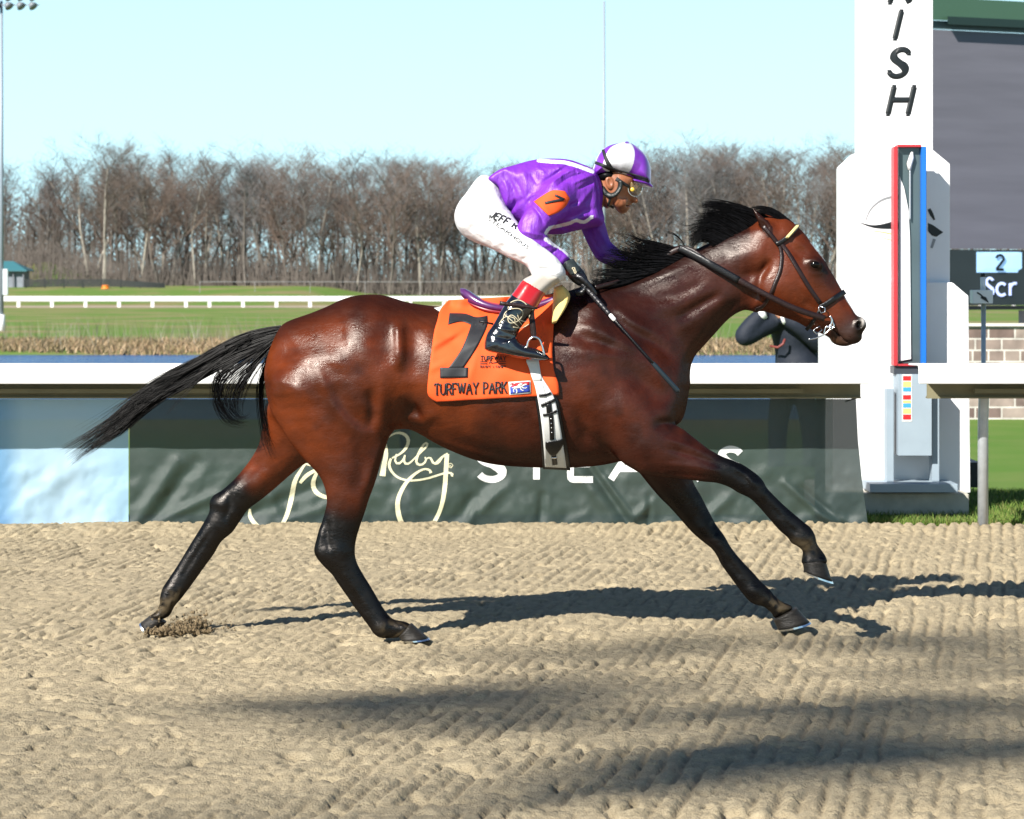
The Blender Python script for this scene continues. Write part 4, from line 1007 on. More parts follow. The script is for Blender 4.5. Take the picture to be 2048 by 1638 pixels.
# ------------------------------------------------------------------ the rider
def submesh(name, P, F, fmask, m, parent, C=None):
    Fs = F[fmask]; used = np.unique(Fs); mp = np.full(len(P), -1); mp[used] = np.arange(len(used))
    me = bpy.data.meshes.new(name)
    me.from_pydata(P[used].tolist(), [], mp[Fs].tolist()); me.update(); me.shade_smooth()
    if C is not None: set_vcol(me, C[used])
    return link(name, me, m, parent)
M_skin = mat('skin', (0.30, 0.115, 0.058), 0.45, spec=0.45, noise=0.15, nscale=25, bump=0.1, bscale=180, vcol='coat')
M_silk = mat('purple_silk', rough=0.52, spec=0.3, bump=0.5, bscale=26, stretch=(1, 1, .45), vcol='coat', crease=.45, cscale=10, noise=0.05, nscale=20, bdist=0.02)
velvet_free(M_silk, 0.045, (1, .9, 1))
M_breech = mat('white_breeches', (0.60, 0.60, 0.61), 0.75, spec=.2, bump=0.45, bscale=22, stretch=(.5, 1, 1), crease=.5, cscale=11, noise=0.02, bdist=0.02)
M_boot = mat('patent_boot', (0.004, 0.004, 0.006), 0.16, spec=0.7, coat=0.6, coat_rough=0.08, bump=0.12, bscale=25, bdist=0.02)
M_redcuff = mat('red_boot_cuff', (0.36, 0.008, 0.012), 0.28, spec=0.5, coat=0.3, bump=0.1, bscale=20)
M_cream = mat('cream_top', (0.40, 0.36, 0.31), 0.5, bump=0.15, bscale=25)
M_cream2 = mat('cream_thread', (0.5, 0.44, 0.3), 0.6)
M_glove = mat('black_glove', (0.006, 0.0065, 0.009), 0.36, spec=0.6, bump=0.3, bscale=90)

torso = [(976, 357), (997, 341), (1026, 331), (1066, 320), (1100, 317), (1136, 319), (1161, 327), (1184, 337), (1197, 350), (1205, 385), (1204, 414), (1209, 440), (1200, 452),
         (1175, 457), (1149, 462), (1124, 468), (1092, 468), (1060, 460), (1036, 448), (1017, 430), (1004, 407), (996, 378), (980, 366)]
S_torso = [(1003, 378, 0, .135), (1050, 388, 0, .165), (1100, 393, 0, .185), (1145, 393, 0, .18), (1180, 396, 0, .13)]
arm_n = [(1085, 372), (1065, 407), (1047, 432), (1034, 454), (1036, 472), (1050, 488), (1062, 500), (1076, 514), (1090, 527), (1107, 539), (1120, 534), (1130, 531), (1140, 514), (1128, 500),
         (1114, 492), (1100, 480), (1094, 468), (1110, 450), (1133, 430), (1148, 400), (1140, 370), (1112, 358)]
S_arm_n = [(1115, 392, -.165, .072), (1088, 425, -.19, .065), (1064, 460, -.215, .056), (1082, 488, -.205, .048), (1102, 508, -.19, .042), (1118, 521, -.18, .037)]
arm_f = [(1150, 440), (1161, 456), (1173, 482), (1185, 505), (1195, 519), (1215, 530), (1240, 533), (1260, 524), (1262, 514), (1243, 503), (1225, 487), (1219, 478), (1208, 441), (1200, 425), (1170, 420)]
S_arm_f = [(1182, 440, .14, .06), (1195, 475, .16, .052), (1212, 505, .16, .048), (1245, 520, .135, .038)]
hips = [(980, 353), (966, 350), (953, 358), (939, 377), (919, 407), (913, 436), (919, 455), (938, 473), (973, 490), (1010, 492), (1040, 460), (1020, 415), (1000, 368)]
S_hips = [(976, 378, 0, .13), (955, 420, 0, .165), (968, 458, 0, .16)]
thigh = [(915, 425), (919, 455), (938, 473), (973, 491), (1002, 507), (1026, 519), (1051, 531), (1061, 545), (1068, 556), (1095, 566), (1117, 566), (1130, 552), (1128, 537), (1112, 515), (1088, 495), (1062, 470), (1035, 445), (995, 408), (940, 400)]
def S_thigh(s): return [(955, 445, -.09 * s, .1), (1000, 468, -.15 * s, .085), (1045, 495, -.205 * s, .076), (1085, 525, -.24 * s, .066), (1105, 546, -.25 * s, .06)]
leg = [(1085, 540), (1062, 551), (1046, 560), (1031, 580), (1023, 591), (1014, 602), (1004, 618), (987, 648), (974, 668), (969, 690), (973, 701), (1000, 709), (1040, 717), (1080, 721), (1098, 720),
       (1096, 711), (1078, 699), (1058, 693), (1042, 686), (1034, 674), (1039, 660), (1052, 642), (1074, 616), (1091, 588), (1106, 574), (1122, 562), (1120, 546)]
def S_leg(s): return [(1096, 560, -.255 * s, .055), (1070, 583, -.285 * s, .052), (1040, 620, -.315 * s, .045), (1010, 660, -.33 * s, .038), (1000, 688, -.338 * s, .04), (1030, 702, -.342 * s, .042), (1070, 710, -.345 * s, .034)]
face = [(1202, 350), (1198, 375), (1201, 395), (1207, 412), (1216, 417), (1225, 411), (1233, 420), (1240, 426), (1247, 427), (1253, 423), (1257, 417), (1261, 413.5), (1257.5, 411), (1263, 409), (1265, 405.5), (1262, 403.5),
        (1268, 404), (1273.5, 405.5), (1276, 401), (1273, 396), (1267, 389), (1264, 383), (1268, 375), (1272, 366), (1270, 350), (1240, 335), (1212, 338)]
S_face = [(1210, 385, 0, .055), (1222, 380, 0, .068), (1236, 380, 0, .074), (1248, 385, 0, .06), (1258, 393, 0, .04), (1268, 400, 0, .016)]

# body: one continuous skin surface inside the clothes
Fb = Field(900, 1320, 300, 735, -0.42, 0.42, 0.0065)
def sc_st(S, k): return [(a, b, c, d * k) for a, b, c, d in S]
Fb.shape(torso, sc_st(S_torso, .8), k=0)
Fb.d += 0.018
for st_, pl in ((S_arm_n, arm_n), (S_arm_f, arm_f)):
    pts = [(a, b, c, d * 0.62) for a, b, c, d in st_]; Fb.limb(pts, k=.03)
Fb.limb([(1118, 521, -.18, .024), (1132, 534, -.17, .024), (1148, 546, -.16, .026)], k=.01)
Fb.limb([(1245, 520, .135, .024), (1262, 530, .12, .024), (1278, 538, .11, .026)], k=.01)
Fb.ball(968, 425, 0, .07, .10, .08, k=.04)
for s in (1, -1):
    Fb.limb([(962, 440, -.08 * s, .05), (1045, 492, -.2 * s, .04), (1092, 538, -.25 * s, .028), (1062, 588, -.29 * s, .024), (1005, 668, -.332 * s, .016), (1002, 690, -.338 * s, .016), (1060, 706, -.343 * s, .012)], k=.03)
Fb.limb([(1165, 390, 0, .07), (1195, 385, 0, .06), (1222, 375, 0, .06)], k=.04)
me_b, Pb, Fcb = Fb.mesh('person', 1)
set_vcol(me_b, np.tile([0.25, 0.09, 0.042], (len(Pb), 1)))
JOCK = link('person', me_b, M_skin)
tag(JOCK, 'jockey in purple silks and white breeches crouching forward over the racing horse', 'person')

# head and neck skin at finer grain
Fh = Field(1180, 1300, 325, 440, -0.12, 0.12, 0.0022)
Fh.shape(face, S_face, k=0, margin=.03, n=4, power=2.2)
Fh.ball(1219, 366, -.070, .017, .009, .027, k=.004, ang=-14)
Fh.ball(1220, 364, -.079, .009, .007, .016, k=.003, ang=-14, mode='cut')
Fh.ball(1219, 366, .070, .017, .009, .027, k=.004, ang=-14)
Fh.ball(1243, 404, -.045, .022, .018, .02, k=.02)
Fh.ball(1247, 416, -.0, .02, .034, .016, k=.014)
Fh.ball(1270, 401, 0, .012, .016, .01, k=.008)
Fh.ball(1255, 411.5, -.02, .018, .02, .0016, k=.003, ang=8, mode='cut')
Fh.relief([('line', [(1240, 392), (1246, 402), (1248, 412)], 2.2, -2.5), ('line', [(1228, 392), (1240, 400), (1250, 404)], 4, 2.5), ('line', [(1262, 398), (1257, 404)], 1.6, -2), ('line', [(1256, 407), (1262, 409)], 1.5, 1.5),
           ('line', [(1254, 414), (1259, 415)], 1.6, 1.5), ('line', [(1218, 396), (1228, 410)], 3, -1.5), ('line', [(1258, 390), (1252, 396), (1244, 398)], 2, -1.2)])
me_h, Ph, Fch = Fh.mesh('head', 1)
ph, qh = to_px(Ph)
Ch = np.tile(np.array([0.25, 0.088, 0.040]), (len(Ph), 1)) * (0.85 + 0.3 * fbm2(ph / 6, qh / 6, 3, 2))[:, None]
w = np.exp(-((ph - 1259) / 4.0) ** 2 - ((qh - 411.5) / 3) ** 2)[:, None] * 0.6; Ch = Ch * (1 - w) + np.array([.22, .05, .035]) * w
w = (0.35 * np.exp(-((ph - 1244) / 10) ** 2 - ((qh - 418) / 6) ** 2))[:, None]; Ch = Ch * (1 - w) + np.array([.07, .04, .03]) * w
w = (np.exp(-((ph - 1261) / 5) ** 2 - ((qh - 368) / 3) ** 2))[:, None]; Ch = Ch * (1 - w) + np.array([.02, .012, .01]) * w
set_vcol(me_h, Ch)
bm = bmesh.new(); bm.from_mesh(me_b); bm.from_mesh(me_h); bm.to_mesh(me_b); bm.free(); me_b.shade_smooth()
bpy.data.meshes.remove(me_h)
hairf = Field(1185, 1240, 330, 375, -0.11, 0.11, 0.004)
hairf.ball(1213, 352, 0, .045, .077, .03, k=0)
meh, _, _ = hairf.mesh('hair', 1); link('hair', meh, M_hair, JOCK)
for s in (-1, 1): ball_mesh('eye', V(1262, 377, .03 * s), 0.012, mat('eye_white', (.7, .68, .65), .1), JOCK)

# jersey
Fj = Field(960, 1280, 300, 550, -0.30, 0.25, 0.0042)
Fj.shape(torso, S_torso, k=0)
Fj.shape(arm_n, S_arm_n, k=0.03)
Fj.shape(arm_f, S_arm_f, k=0.03)
Fj.relief([(a[0], a[1], a[2] * .85, a[3] * 1.35) for a in [
    ('line', [(1000, 350), (1015, 385), (1012, 420)], 4, 4), ('line', [(1010, 345), (1030, 390), (1028, 425)], 5, -5), ('line', [(1040, 335), (1052, 370), (1048, 400)], 8, 4),
    ('line', [(1020, 360), (1060, 345), (1120, 340), (1150, 350)], 9, 4), ('line', [(1080, 372), (1110, 352), (1140, 330)], 5, -8), ('line', [(1095, 375), (1125, 352), (1160, 335)], 4, 6),
    ('line', [(1106, 382), (1135, 360), (1172, 348)], 4, -6), ('line', [(1140, 372), (1165, 360), (1186, 352)], 4, 6), ('line', [(1150, 385), (1172, 372), (1188, 366)], 3.5, -6),
    ('line', [(1150, 420), (1170, 395), (1186, 372)], 6, 6), ('line', [(1135, 415), (1158, 405)], 4, -5), ('line', [(1140, 440), (1165, 425), (1190, 420)], 6, -6), ('line', [(1125, 445), (1150, 440), (1180, 432)], 4, 5),
    ('line', [(1195, 350), (1205, 385), (1204, 412)], 3, 4), ('line', [(1186, 352), (1194, 385), (1195, 415)], 2.5, -5),
    ('line', [(1060, 405), (1050, 430), (1040, 452)], 5, 4), ('line', [(1062, 410), (1080, 435), (1085, 455)], 4, -7), ('line', [(1074, 405), (1095, 432), (1100, 448)], 4, 5),
    ('line', [(1040, 465), (1065, 470), (1090, 475)], 3.5, 4), ('line', [(1046, 480), (1070, 482), (1095, 484)], 3.5, -4), ('line', [(1060, 495), (1080, 495), (1105, 492)], 3.5, 4),
    ('line', [(1090, 520), (1105, 505), (1116, 498)], 2.5, -5), ('line', [(1085, 470), (1100, 490), (1118, 505)], 5, 4), ('line', [(1016, 432), (1030, 410), (1050, 400)], 6, -6),
    ('line', [(1108, 440), (1125, 455), (1150, 455)], 5, -5), ('line', [(1180, 455), (1190, 480), (1205, 505)], 5, -4), ('line', [(1195, 450), (1208, 475), (1225, 500)], 5, 4), ('line', [(1205, 512), (1230, 515)], 3, -4),
    ('line', [(1022, 352), (1040, 380), (1050, 410)], 3, -3), ('line', [(1060, 350), (1075, 375)], 3, -3), ('line', [(1070, 335), (1090, 350)], 3, 3), ('line', [(1046, 410), (1060, 395), (1080, 388)], 3, 3), ('line', [(1120, 430), (1140, 422)], 3, 3), ('line', [(1165, 410), (1180, 395)], 2.5, -4), ('line', [(1105, 325), (1120, 345), (1118, 365)], 3.5, 3), ('line', [(1130, 328), (1145, 345)], 3, -3), ('line', [(1150, 340), (1158, 352)], 3, 3)]])
me_j, Pj, Fcj = Fj.mesh('jersey', 1)
pj, qj = to_px(Pj); purple = np.array([0.150, 0.020, 0.36]); whiteC = np.array([0.6, 0.6, 0.66])
Cj = np.tile(purple, (len(Pj), 1))
def band(pts, w, cond=True):
    L = np.array(spline(pts, 6)); d, _ = line_dist(pj, qj, L[:, 0], L[:, 1], np.arange(len(L), dtype=float))
    return ((d < w) & cond)
m = band([(1078, 321), (1100, 323), (1130, 325), (1158, 333), (1185, 343)], 3.8) | band([(1092, 466), (1100, 456), (1118, 452), (1140, 446), (1152, 441), (1168, 444), (1184, 434)], 3.4)
m |= band([(1092, 478), (1105, 487), (1125, 498), (1140, 512)], 4.0, (qj < 515)) & (Pj[:, 1] < -.15)
Cj[m] = whiteC
set_vcol(me_j, Cj); link('jersey', me_j, M_silk, JOCK)
JBVH = BVHTree.FromPolygons([tuple(p) for p in Pj], [tuple(f) for f in Fcj.tolist()])
SJ = Skin(JBVH, 1020, 1210, 330, 540, 3, 3)
ab = MB()
patch(ab, [(1067, 403), (1098, 383), (1112, 380), (1130, 382)], [(1098, 432), (1116, 425), (1132, 412), (1140, 397)], SJ, 0.007, 14, 20, 0.003)
arm = ab.build('arm_number_cloth', M_orange, JOCK, True)
ab = MB()
ribbon(ab, [(1110, 390), (1129, 399)], 4.5, SJ, 0.0095, 0.001, 0, 3)
ribbon(ab, [(1127, 399), (1109, 402), (1090, 406)], 5, SJ, 0.0095, 0.001, 0, 3)
ab.build('number', M_blackp, arm, True)

# breeches
Fp = Field(900, 1140, 335, 580, -0.34, 0.34, 0.0045)
Fp.shape(hips, S_hips, k=0)
Fp.shape(thigh, S_thigh(1), k=0.05)
Fp.shape(thigh, S_thigh(-1), k=0.05)
Fp.relief([('line', [(930, 455), (970, 455), (1000, 450)], 7, -4), ('line', [(960, 480), (990, 465), (1010, 462)], 5, -4), ('line', [(985, 495), (1010, 478), (1020, 478)], 4, 5), ('line', [(1002, 500), (1018, 488), (1050, 488)], 4, -5),
           ('line', [(1020, 512), (1040, 500), (1070, 505)], 4, 5), ('line', [(1040, 522), (1060, 515), (1090, 520)], 4, -5), ('line', [(1055, 530), (1075, 530), (1100, 535)], 4, 5), ('line', [(1064, 545), (1085, 538), (1110, 545)], 3.5, -5),
           ('line', [(975, 360), (985, 400), (1000, 430)], 5, -3), ('line', [(1008, 440), (1040, 470), (1080, 500)], 6, 4), ('line', [(935, 385), (950, 400), (965, 440)], 12, 3), ('line', [(1070, 548), (1090, 552)], 3, 3)])
me_p, Pp, Fcp = Fp.mesh('breeches', 1); br = link('breeches', me_p, M_breech, JOCK)
PBVH = BVHTree.FromPolygons([tuple(p) for p in Pp], [tuple(f) for f in Fcp.tolist()])
SP = Skin(PBVH, 910, 1130, 350, 570, 3, 2)
lt = MB()
def rot_put(text, x0, y0, x1, y1, h, lw, slant=0.0):
    dx, dy = x1 - x0, y1 - y0; L = math.hypot(dx, dy); ux, uy = dx / L, dy / L
    lettering(text, 0, 0, h, L, lw, lambda q, w: ribbon(lt, [(x0 + a * ux - b * uy, y0 + a * uy + b * ux) for a, b in q], w, SP, 0.003, 0.0006, curve=False, nu=2, step=3), slant=slant)
rot_put('JEFF R', 984, 420, 1037, 446, 14, 3.2, 0.25)
rot_put('STEAKHOUS', 978, 432, 1060, 494, 7, 1.3)
lt.build('lettering', M_blackp, br, True)

# boots
Fl = Field(955, 1135, 530, 735, -0.42, -0.18, 0.0033)
Fl.shape(leg, S_leg(1), k=0)
Fl.relief([('line', [(980, 668), (1005, 672), (1035, 678)], 3, -3), ('line', [(990, 650), (1015, 656), (1040, 660)], 3, 3), ('line', [(1000, 632), (1020, 645)], 3, -2.5), ('line', [(970, 695), (1000, 703), (1060, 712), (1096, 716)], 1.6, -3), ('line', [(1006, 690), (1009, 704)], 1.5, -1.5),
           ('line', [(1042, 606), (1060, 614), (1074, 618)], 1.5, -2), ('line', [(1048, 562), (1070, 574), (1092, 589)], 1.5, -2), ('line', [(1012, 668), (1020, 690)], 3, -2)])
me_l, Pl, Fcl = Fl.mesh('boot', 1)
bpy.data.meshes.remove(me_l)
pl_, ql_ = to_px(Pl); fc_x, fc_y = pl_[Fcl].mean(1), ql_[Fcl].mean(1)
up1 = (fc_y - (560 + (fc_x - 1046) * 0.60)) < 0
up2 = (fc_y - (590 + (fc_x - 1024) * 0.545)) < 0
def mirror_copy(o, parent):
    c = o.copy(); c.data = o.data.copy(); COL.objects.link(c)
    c.data.transform(Matrix.Scale(-1, 4, (0, 1, 0))); c.data.flip_normals(); c.parent = parent; c.matrix_parent_inverse = o.matrix_parent_inverse
    return c
boots = []
b0 = submesh('boot', Pl, Fcl, ~up2, M_boot, JOCK)
b1 = submesh('boot_cuff', Pl, Fcl, up2 & ~up1, M_redcuff, b0)
b2 = submesh('sock', Pl, Fcl, up1, M_cream, JOCK)
LBVH = BVHTree.FromPolygons([tuple(p) for p in Pl], [tuple(f) for f in Fcl.tolist()])
SLg = Skin(LBVH, 965, 1125, 545, 725, 3, 1)
em = MB()
for q in ([(1016, 618), (1020, 606), (1036, 600), (1050, 606), (1056, 616)], [(1006, 640), (1010, 626), (1022, 618), (1040, 618), (1046, 628), (1036, 642), (1020, 646), (1016, 636), (1024, 630), (1036, 640), (1044, 650)],
          [(998, 648), (1010, 634), (1028, 636), (1030, 645)], [(1026, 654), (1044, 656), (1058, 648)], [(1034, 626), (1040, 640), (1054, 642), (1060, 630)], [(1008, 628), (1022, 640), (1038, 654)]):
    ribbon(em, q, 1.6, SLg, 0.0035, 0.001, 0, 2, step=3)
em.build('embroidery', M_cream2, b0, True)
sp = MB(); sp.tube([V(986, 648, -.36), V(972, 645, -.37), V(958, 643, -.37)], 0.004, 6); sp.build('spur', M_blackl, b0, True)
c0 = mirror_copy(b0, JOCK); mirror_copy(b1, c0); mirror_copy(b2, JOCK)

# helmet
Fe = Field(1175, 1318, 275, 385, -0.15, 0.15, 0.0026)
dome = [(1186, 340), (1189, 328), (1194, 314), (1204, 300), (1218, 291), (1238, 286), (1253, 284), (1268, 290), (1284, 303), (1295, 318), (1301, 336), (1302, 352), (1299, 367), (1275, 363), (1262, 359), (1244, 354), (1225, 348), (1204, 351), (1190, 350)]
Fe.shape(dome, [(1212, 325, 0, .1), (1245, 322, 0, .115), (1278, 335, 0, .09)], k=0, n=4, power=2.1)
brim = [(1262, 357), (1280, 360), (1298, 362), (1307, 374), (1304, 377), (1286, 372), (1265, 365)]
Fe.shape(brim, [(1270, 362, 0, .085), (1285, 366, 0, .075), (1300, 371, 0, .05)], k=.004, margin=.02, smooth=False)
Fe.ball(1240, 372, 0, .075, .085, .05, k=.01, mode='cut')
Fe.ball(1254, 285, 0, .009, .009, .005, k=.003)
me_e, Pe, Fce = Fe.mesh('helmet', 1)
ax0 = np.array(W(1253, 284, 0)); ax1 = np.array(W(1238, 352, 0)); ax = (ax0 - ax1) / np.linalg.norm(ax0 - ax1); R_ = Pe - ax1
u = R_ @ np.array([ax[2], 0, -ax[0]]); v = R_[:, 1]
ang = (np.degrees(np.arctan2(-v, u)) + 360) % 360
hx, hy = to_px(Pe)
white = (((ang - 58) % 90) < 45)
white = np.zeros(len(ang), bool)
for a0, a1 in ((68, 128), (158, 180), (248, 308), (338, 360)): white |= (ang > a0) & (ang < a1)
Ce = np.where(white[:, None], np.array([.62, .62, .65]), np.array([0.17, 0.03, 0.38]))
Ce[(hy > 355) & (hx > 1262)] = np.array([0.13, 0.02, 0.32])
Ce[(np.abs(hx - 1254) < 4) & (hy < 287)] = np.array([0.17, 0.03, 0.38])
set_vcol(me_e, Ce)
helm = link('helmet', me_e, mat('helmet_silk', rough=0.3, vcol='coat', coat=0.3, bump=0.05, bscale=30, noise=0.03, nscale=20), JOCK)
EBVH = BVHTree.FromPolygons([tuple(p) for p in Pe], [tuple(f) for f in Fce.tolist()])
SE = Skin(EBVH, 1184, 1303, 288, 366, 2, 1)
M_strap = mat('black_elastic', (0.007, 0.008, 0.010), 0.6, bump=0.3, bscale=400)
hs = MB()
ribbon(hs, [(1206, 299), (1212, 318), (1220, 334), (1228, 346), (1238, 358)], [6, 7, 9, 9, 8], SE, 0.003, 0.003, 0, 4, step=3)
ribbon(hs, [(1190, 325), (1206, 331), (1224, 339), (1250, 347), (1275, 354), (1299, 362)], [6, 7, 8, 8, 8, 8], SE, 0.004, 0.003, 0, 4, step=3)
hs.build('goggle_strap', M_strap, helm, True)
# goggles
gg = Field(1230, 1296, 350, 400, -0.10, 0.10, 0.002)
gl = [(1258, 363), (1272, 366), (1282, 370), (1285, 376), (1282, 386), (1274, 393), (1264, 391), (1257, 382)]
gg.shape(gl, [(1262, 377, 0, .066), (1272, 380, 0, .055), (1279, 382, 0, .03)], k=0, margin=.02)
meg, _, _ = gg.mesh('goggles', 1)
M_lens = mat('amber_lens', (0.30, 0.20, 0.09), 0.05, spec=0.8, coat=1, alpha=0.45)
gog = link('goggles', meg, M_lens, JOCK)
gr = MB(); gp = spline(gl, 4, True)
M_rim = mat('silver_rim', (.75, .77, .74), .2, metal=.8)
for s in (-1, 1):
    gr = MB(); gr.tube([V(a, b, s * (0.056 - 0.0012 * max(a - 1258, 0))) for a, b in gp] + [V(*gp[0], s * .056)], 0.0016, 6); gr.build('goggle_rim', M_rim, gog, True)
ball_mesh('valve', V(1265, 379, -.066), 0.0085, mat('yellow_plastic', (.62, .42, .04), .3, coat=.5), gog, (1, .6, 1))
gs = MB()
FBV = BVHTree.FromPolygons([tuple(p) for p in Ph], [tuple(f) for f in Fch.tolist()]); SFc = Skin(FBV, 1196, 1280, 336, 430, 2, 1)
ribbon(gs, [(1232, 357), (1244, 365), (1256, 372), (1262, 376)], [8, 7, 6, 5], SFc, 0.005, 0.003, 0, 4, step=3)
gs.build('goggle_band', M_strap, gog, True)
# chin harness
ch = MB()
ch.tube([V(a, b, SFc(a, b) - .004) for a, b in spline([(1199, 353), (1203, 370), (1211, 385), (1222, 391), (1233, 386), (1240, 374), (1240, 362)], 4)], [0.012] * 25, 8, flat=0.6)
ribbon(ch, [(1222, 390), (1219, 402), (1216, 413)], 5, SFc, 0.006, 0.004, 0, 3, step=3)
ribbon(ch, [(1214, 412), (1222, 413), (1228, 416)], 5, SFc, 0.004, 0.004, 0, 3, step=3)
ch.build('chin_harness', mat('harness_pad', (0.006, 0.010, 0.010), 0.45, bump=0.3, bscale=90), helm, True)

# near hand in a black glove, fingers closed on reins and whip
def glove(sgn, ox, oy, oY, name='glove'):
    F_ = Field(1110 + ox, 1215 + ox, 500 + oy, 610 + oy, (oY - 0.09) if sgn < 0 else oY - 0.09, oY + 0.09, 0.0020)
    q = lambda a, b, y, r: (a + ox, b + oy, oY + y * (-sgn), r)
    F_.limb([q(1130, 527, -.018, .026), q(1142, 537, -.014, .029), q(1152, 548, -.008, .030), q(1162, 559, -.006, .026)], k=0, flat=1)
    F_.ball(1153 + ox, 550 + oy, oY, .036, .036, .028, k=.01, ang=45)
    # four fingers of unequal length wrapped over the handle, knuckle to tip
    for i, (yy, ln, rr) in enumerate(((-.030, 1.0, .0088), (-.011, 1.08, .0093), (.008, 1.0, .009), (.026, .85, .008))):
        kx, ky = 1169 - i * 1.5, 557 + i * 1.2
        F_.limb([q(1158, 552, yy * .9, .011), q(kx, ky, yy, rr * 1.12), q(kx + 3, ky + 13 * ln, yy * 1.02, rr), q(kx - 3, ky + 26 * ln, yy * 1.0, rr * .95), q(kx - 11, ky + 28 * ln, yy * .95, rr * .85)], k=.0035)
    # thumb leaves the side of the palm and lies along the handle
    F_.limb([q(1148, 548, -.030, .012), q(1163, 556, -.044, .012), q(1176, 568, -.046, .0105), q(1188, 583, -.040, .009), q(1191, 588, -.038, .0075)], k=.004)
    F_.relief([('line', [(1136 + ox, 545 + oy), (1150 + ox, 552 + oy), (1164 + ox, 545 + oy)], 1.5, -1.2), ('line', [(1172 + ox, 560 + oy), (1168 + ox, 572 + oy)], 2, 1.5)])
    m_, P_, Fc_ = F_.mesh(name, 1); o_ = link(name, m_, M_glove, JOCK)
    return o_, P_, Fc_
gl1, Pg, Fg = glove(-1, 0, 0, -.165)
glove(1, 118, -8, .125)
GBV = BVHTree.FromPolygons([tuple(p) for p in Pg], [tuple(f) for f in Fg.tolist()]); SG = Skin(GBV, 1122, 1180, 515, 570, 2, 2)
gc = MB()
patch(gc, [(1131, 523), (1134, 540), (1142, 551)], [(1146, 517), (1156, 530), (1162, 541)], SG, 0.003, 8, 12, 0.003)
cuff = gc.build('glove_strap', mat('glove_cuff', (0.02, 0.028, 0.028), 0.5, bump=0.3, bscale=200), gl1, True)
gc = MB()
for q in ([(1144, 536), (1147, 540), (1150, 547)], [(1149, 535), (1151, 541), (1153, 545)], [(1144, 536), (1149, 535)], [(1147, 540), (1151, 541)], [(1150, 547), (1153, 545)]):
    ribbon(gc, q, 2.0, SG, 0.0065, 0.0006, 0, 2, curve=False, step=2)
gc.build('emblem', M_cream2, cuff, True)

# whip
wh = empty('riding_whip', V(1170, 576, -.2), 'thin black whip pointing down across the shoulder of the horse from the gloved hand', 'whip')
wp = lambda t: Vector(W(1160 + 198 * t, 562 + 222.5 * t, -.172 - 0.115 * math.sin(min(max(t, 0) * 1.4, 1) * math.pi / 2)))
mb = MB(); mb.tube([wp(t) for t in np.linspace(0.32, 0.74, 8)], 0.0052, 8); mb.build('shaft', M_blackl, wh, True)
M_grip = mat('rubber_grip', (0.014, 0.013, 0.016), 0.4, bump=0.3, bscale=60)
mb = MB(); tt = np.linspace(0.0, 0.30, 60); mb.tube([wp(t) for t in tt], [0.0112 - 0.010 * max(t, 0) + (0.0010 if (i % 6) < 4 else -0.0006) for i, t in enumerate(tt)], 10); mb.build('grip', M_grip, wh, True)
mb = MB(); mb.tube([wp(t) for t in (0.30, 0.31, 0.345, 0.355)], [0.006, 0.0085, 0.0085, 0.006], 10); mb.build('ferrule', mat('white_tape', (.8, .8, .78), .4), wh, True)
mb = MB(); mb.tube([wp(t) for t in (0.73, 0.74, 0.76, 0.98, 1.0)], [0.006, 0.008, 0.0095, 0.0095, 0.004], 8, flat=.6); mb.build('popper', mat('whip_popper', (.012, .02, .026), .3), wh, True)
# ------------------------------------------------------------------ ground, track, water
def G(px, py, lvl=0.0):
    """ground point at level lvl under a bearing"""
    z = (CAM_H - lvl) * FPX / (py - HORIZON)
    return ((px - CX) / FPX * z, z - CAM_D)
def grid_mesh(name, xs, ys, H, m, kind='structure'):
    nx, ny = len(xs), len(ys)
    X, Y = np.meshgrid(xs, ys, indexing='ij'); P = np.stack([X, Y, H], -1).reshape(-1, 3)
    i, j = np.meshgrid(np.arange(nx - 1), np.arange(ny - 1), indexing='ij'); a = (i * ny + j).ravel()
    F = np.stack([a, a + ny, a + ny + 1, a + 1], 1)
    me = bpy.data.meshes.new(name); me.vertices.add(len(P)); me.vertices.foreach_set('co', P.astype(np.float32).ravel())
    me.loops.add(len(F) * 4); me.loops.foreach_set('vertex_index', F.astype(np.int32).ravel())
    me.polygons.add(len(F)); me.polygons.foreach_set('loop_start', np.arange(0, len(F) * 4, 4, dtype=np.int32)); me.update(calc_edges=True)
    me.shade_smooth()
    return tag(link(name, me, m), kind=kind)
def geo(a, b, n, d0):
    """n coordinates from a to b, steps growing away from a"""
    t = np.linspace(0, 1, n) ** 2.6; return a + (b - a) * t
M_sand = mat('track_sand', (0.340, 0.282, 0.185), 0.95, spec=0.15, col2=(0.262, 0.216, 0.140), nscale=22, detail=10, bump=0.9, bscale=150, bdist=0.006)
def worley(x, y, seed):
    ix, iy = np.floor(x), np.floor(y); best = np.full(x.shape, 9.0)
    for a in (-1, 0, 1):
        for b in (-1, 0, 1):
            cx, cy = ix + a, iy + b
            best = np.minimum(best, (cx + .15 + .7 * _hash(cx, cy, seed) - x) ** 2 + (cy + .15 + .7 * _hash(cx, cy, seed + 1) - y) ** 2)
    return np.sqrt(best)
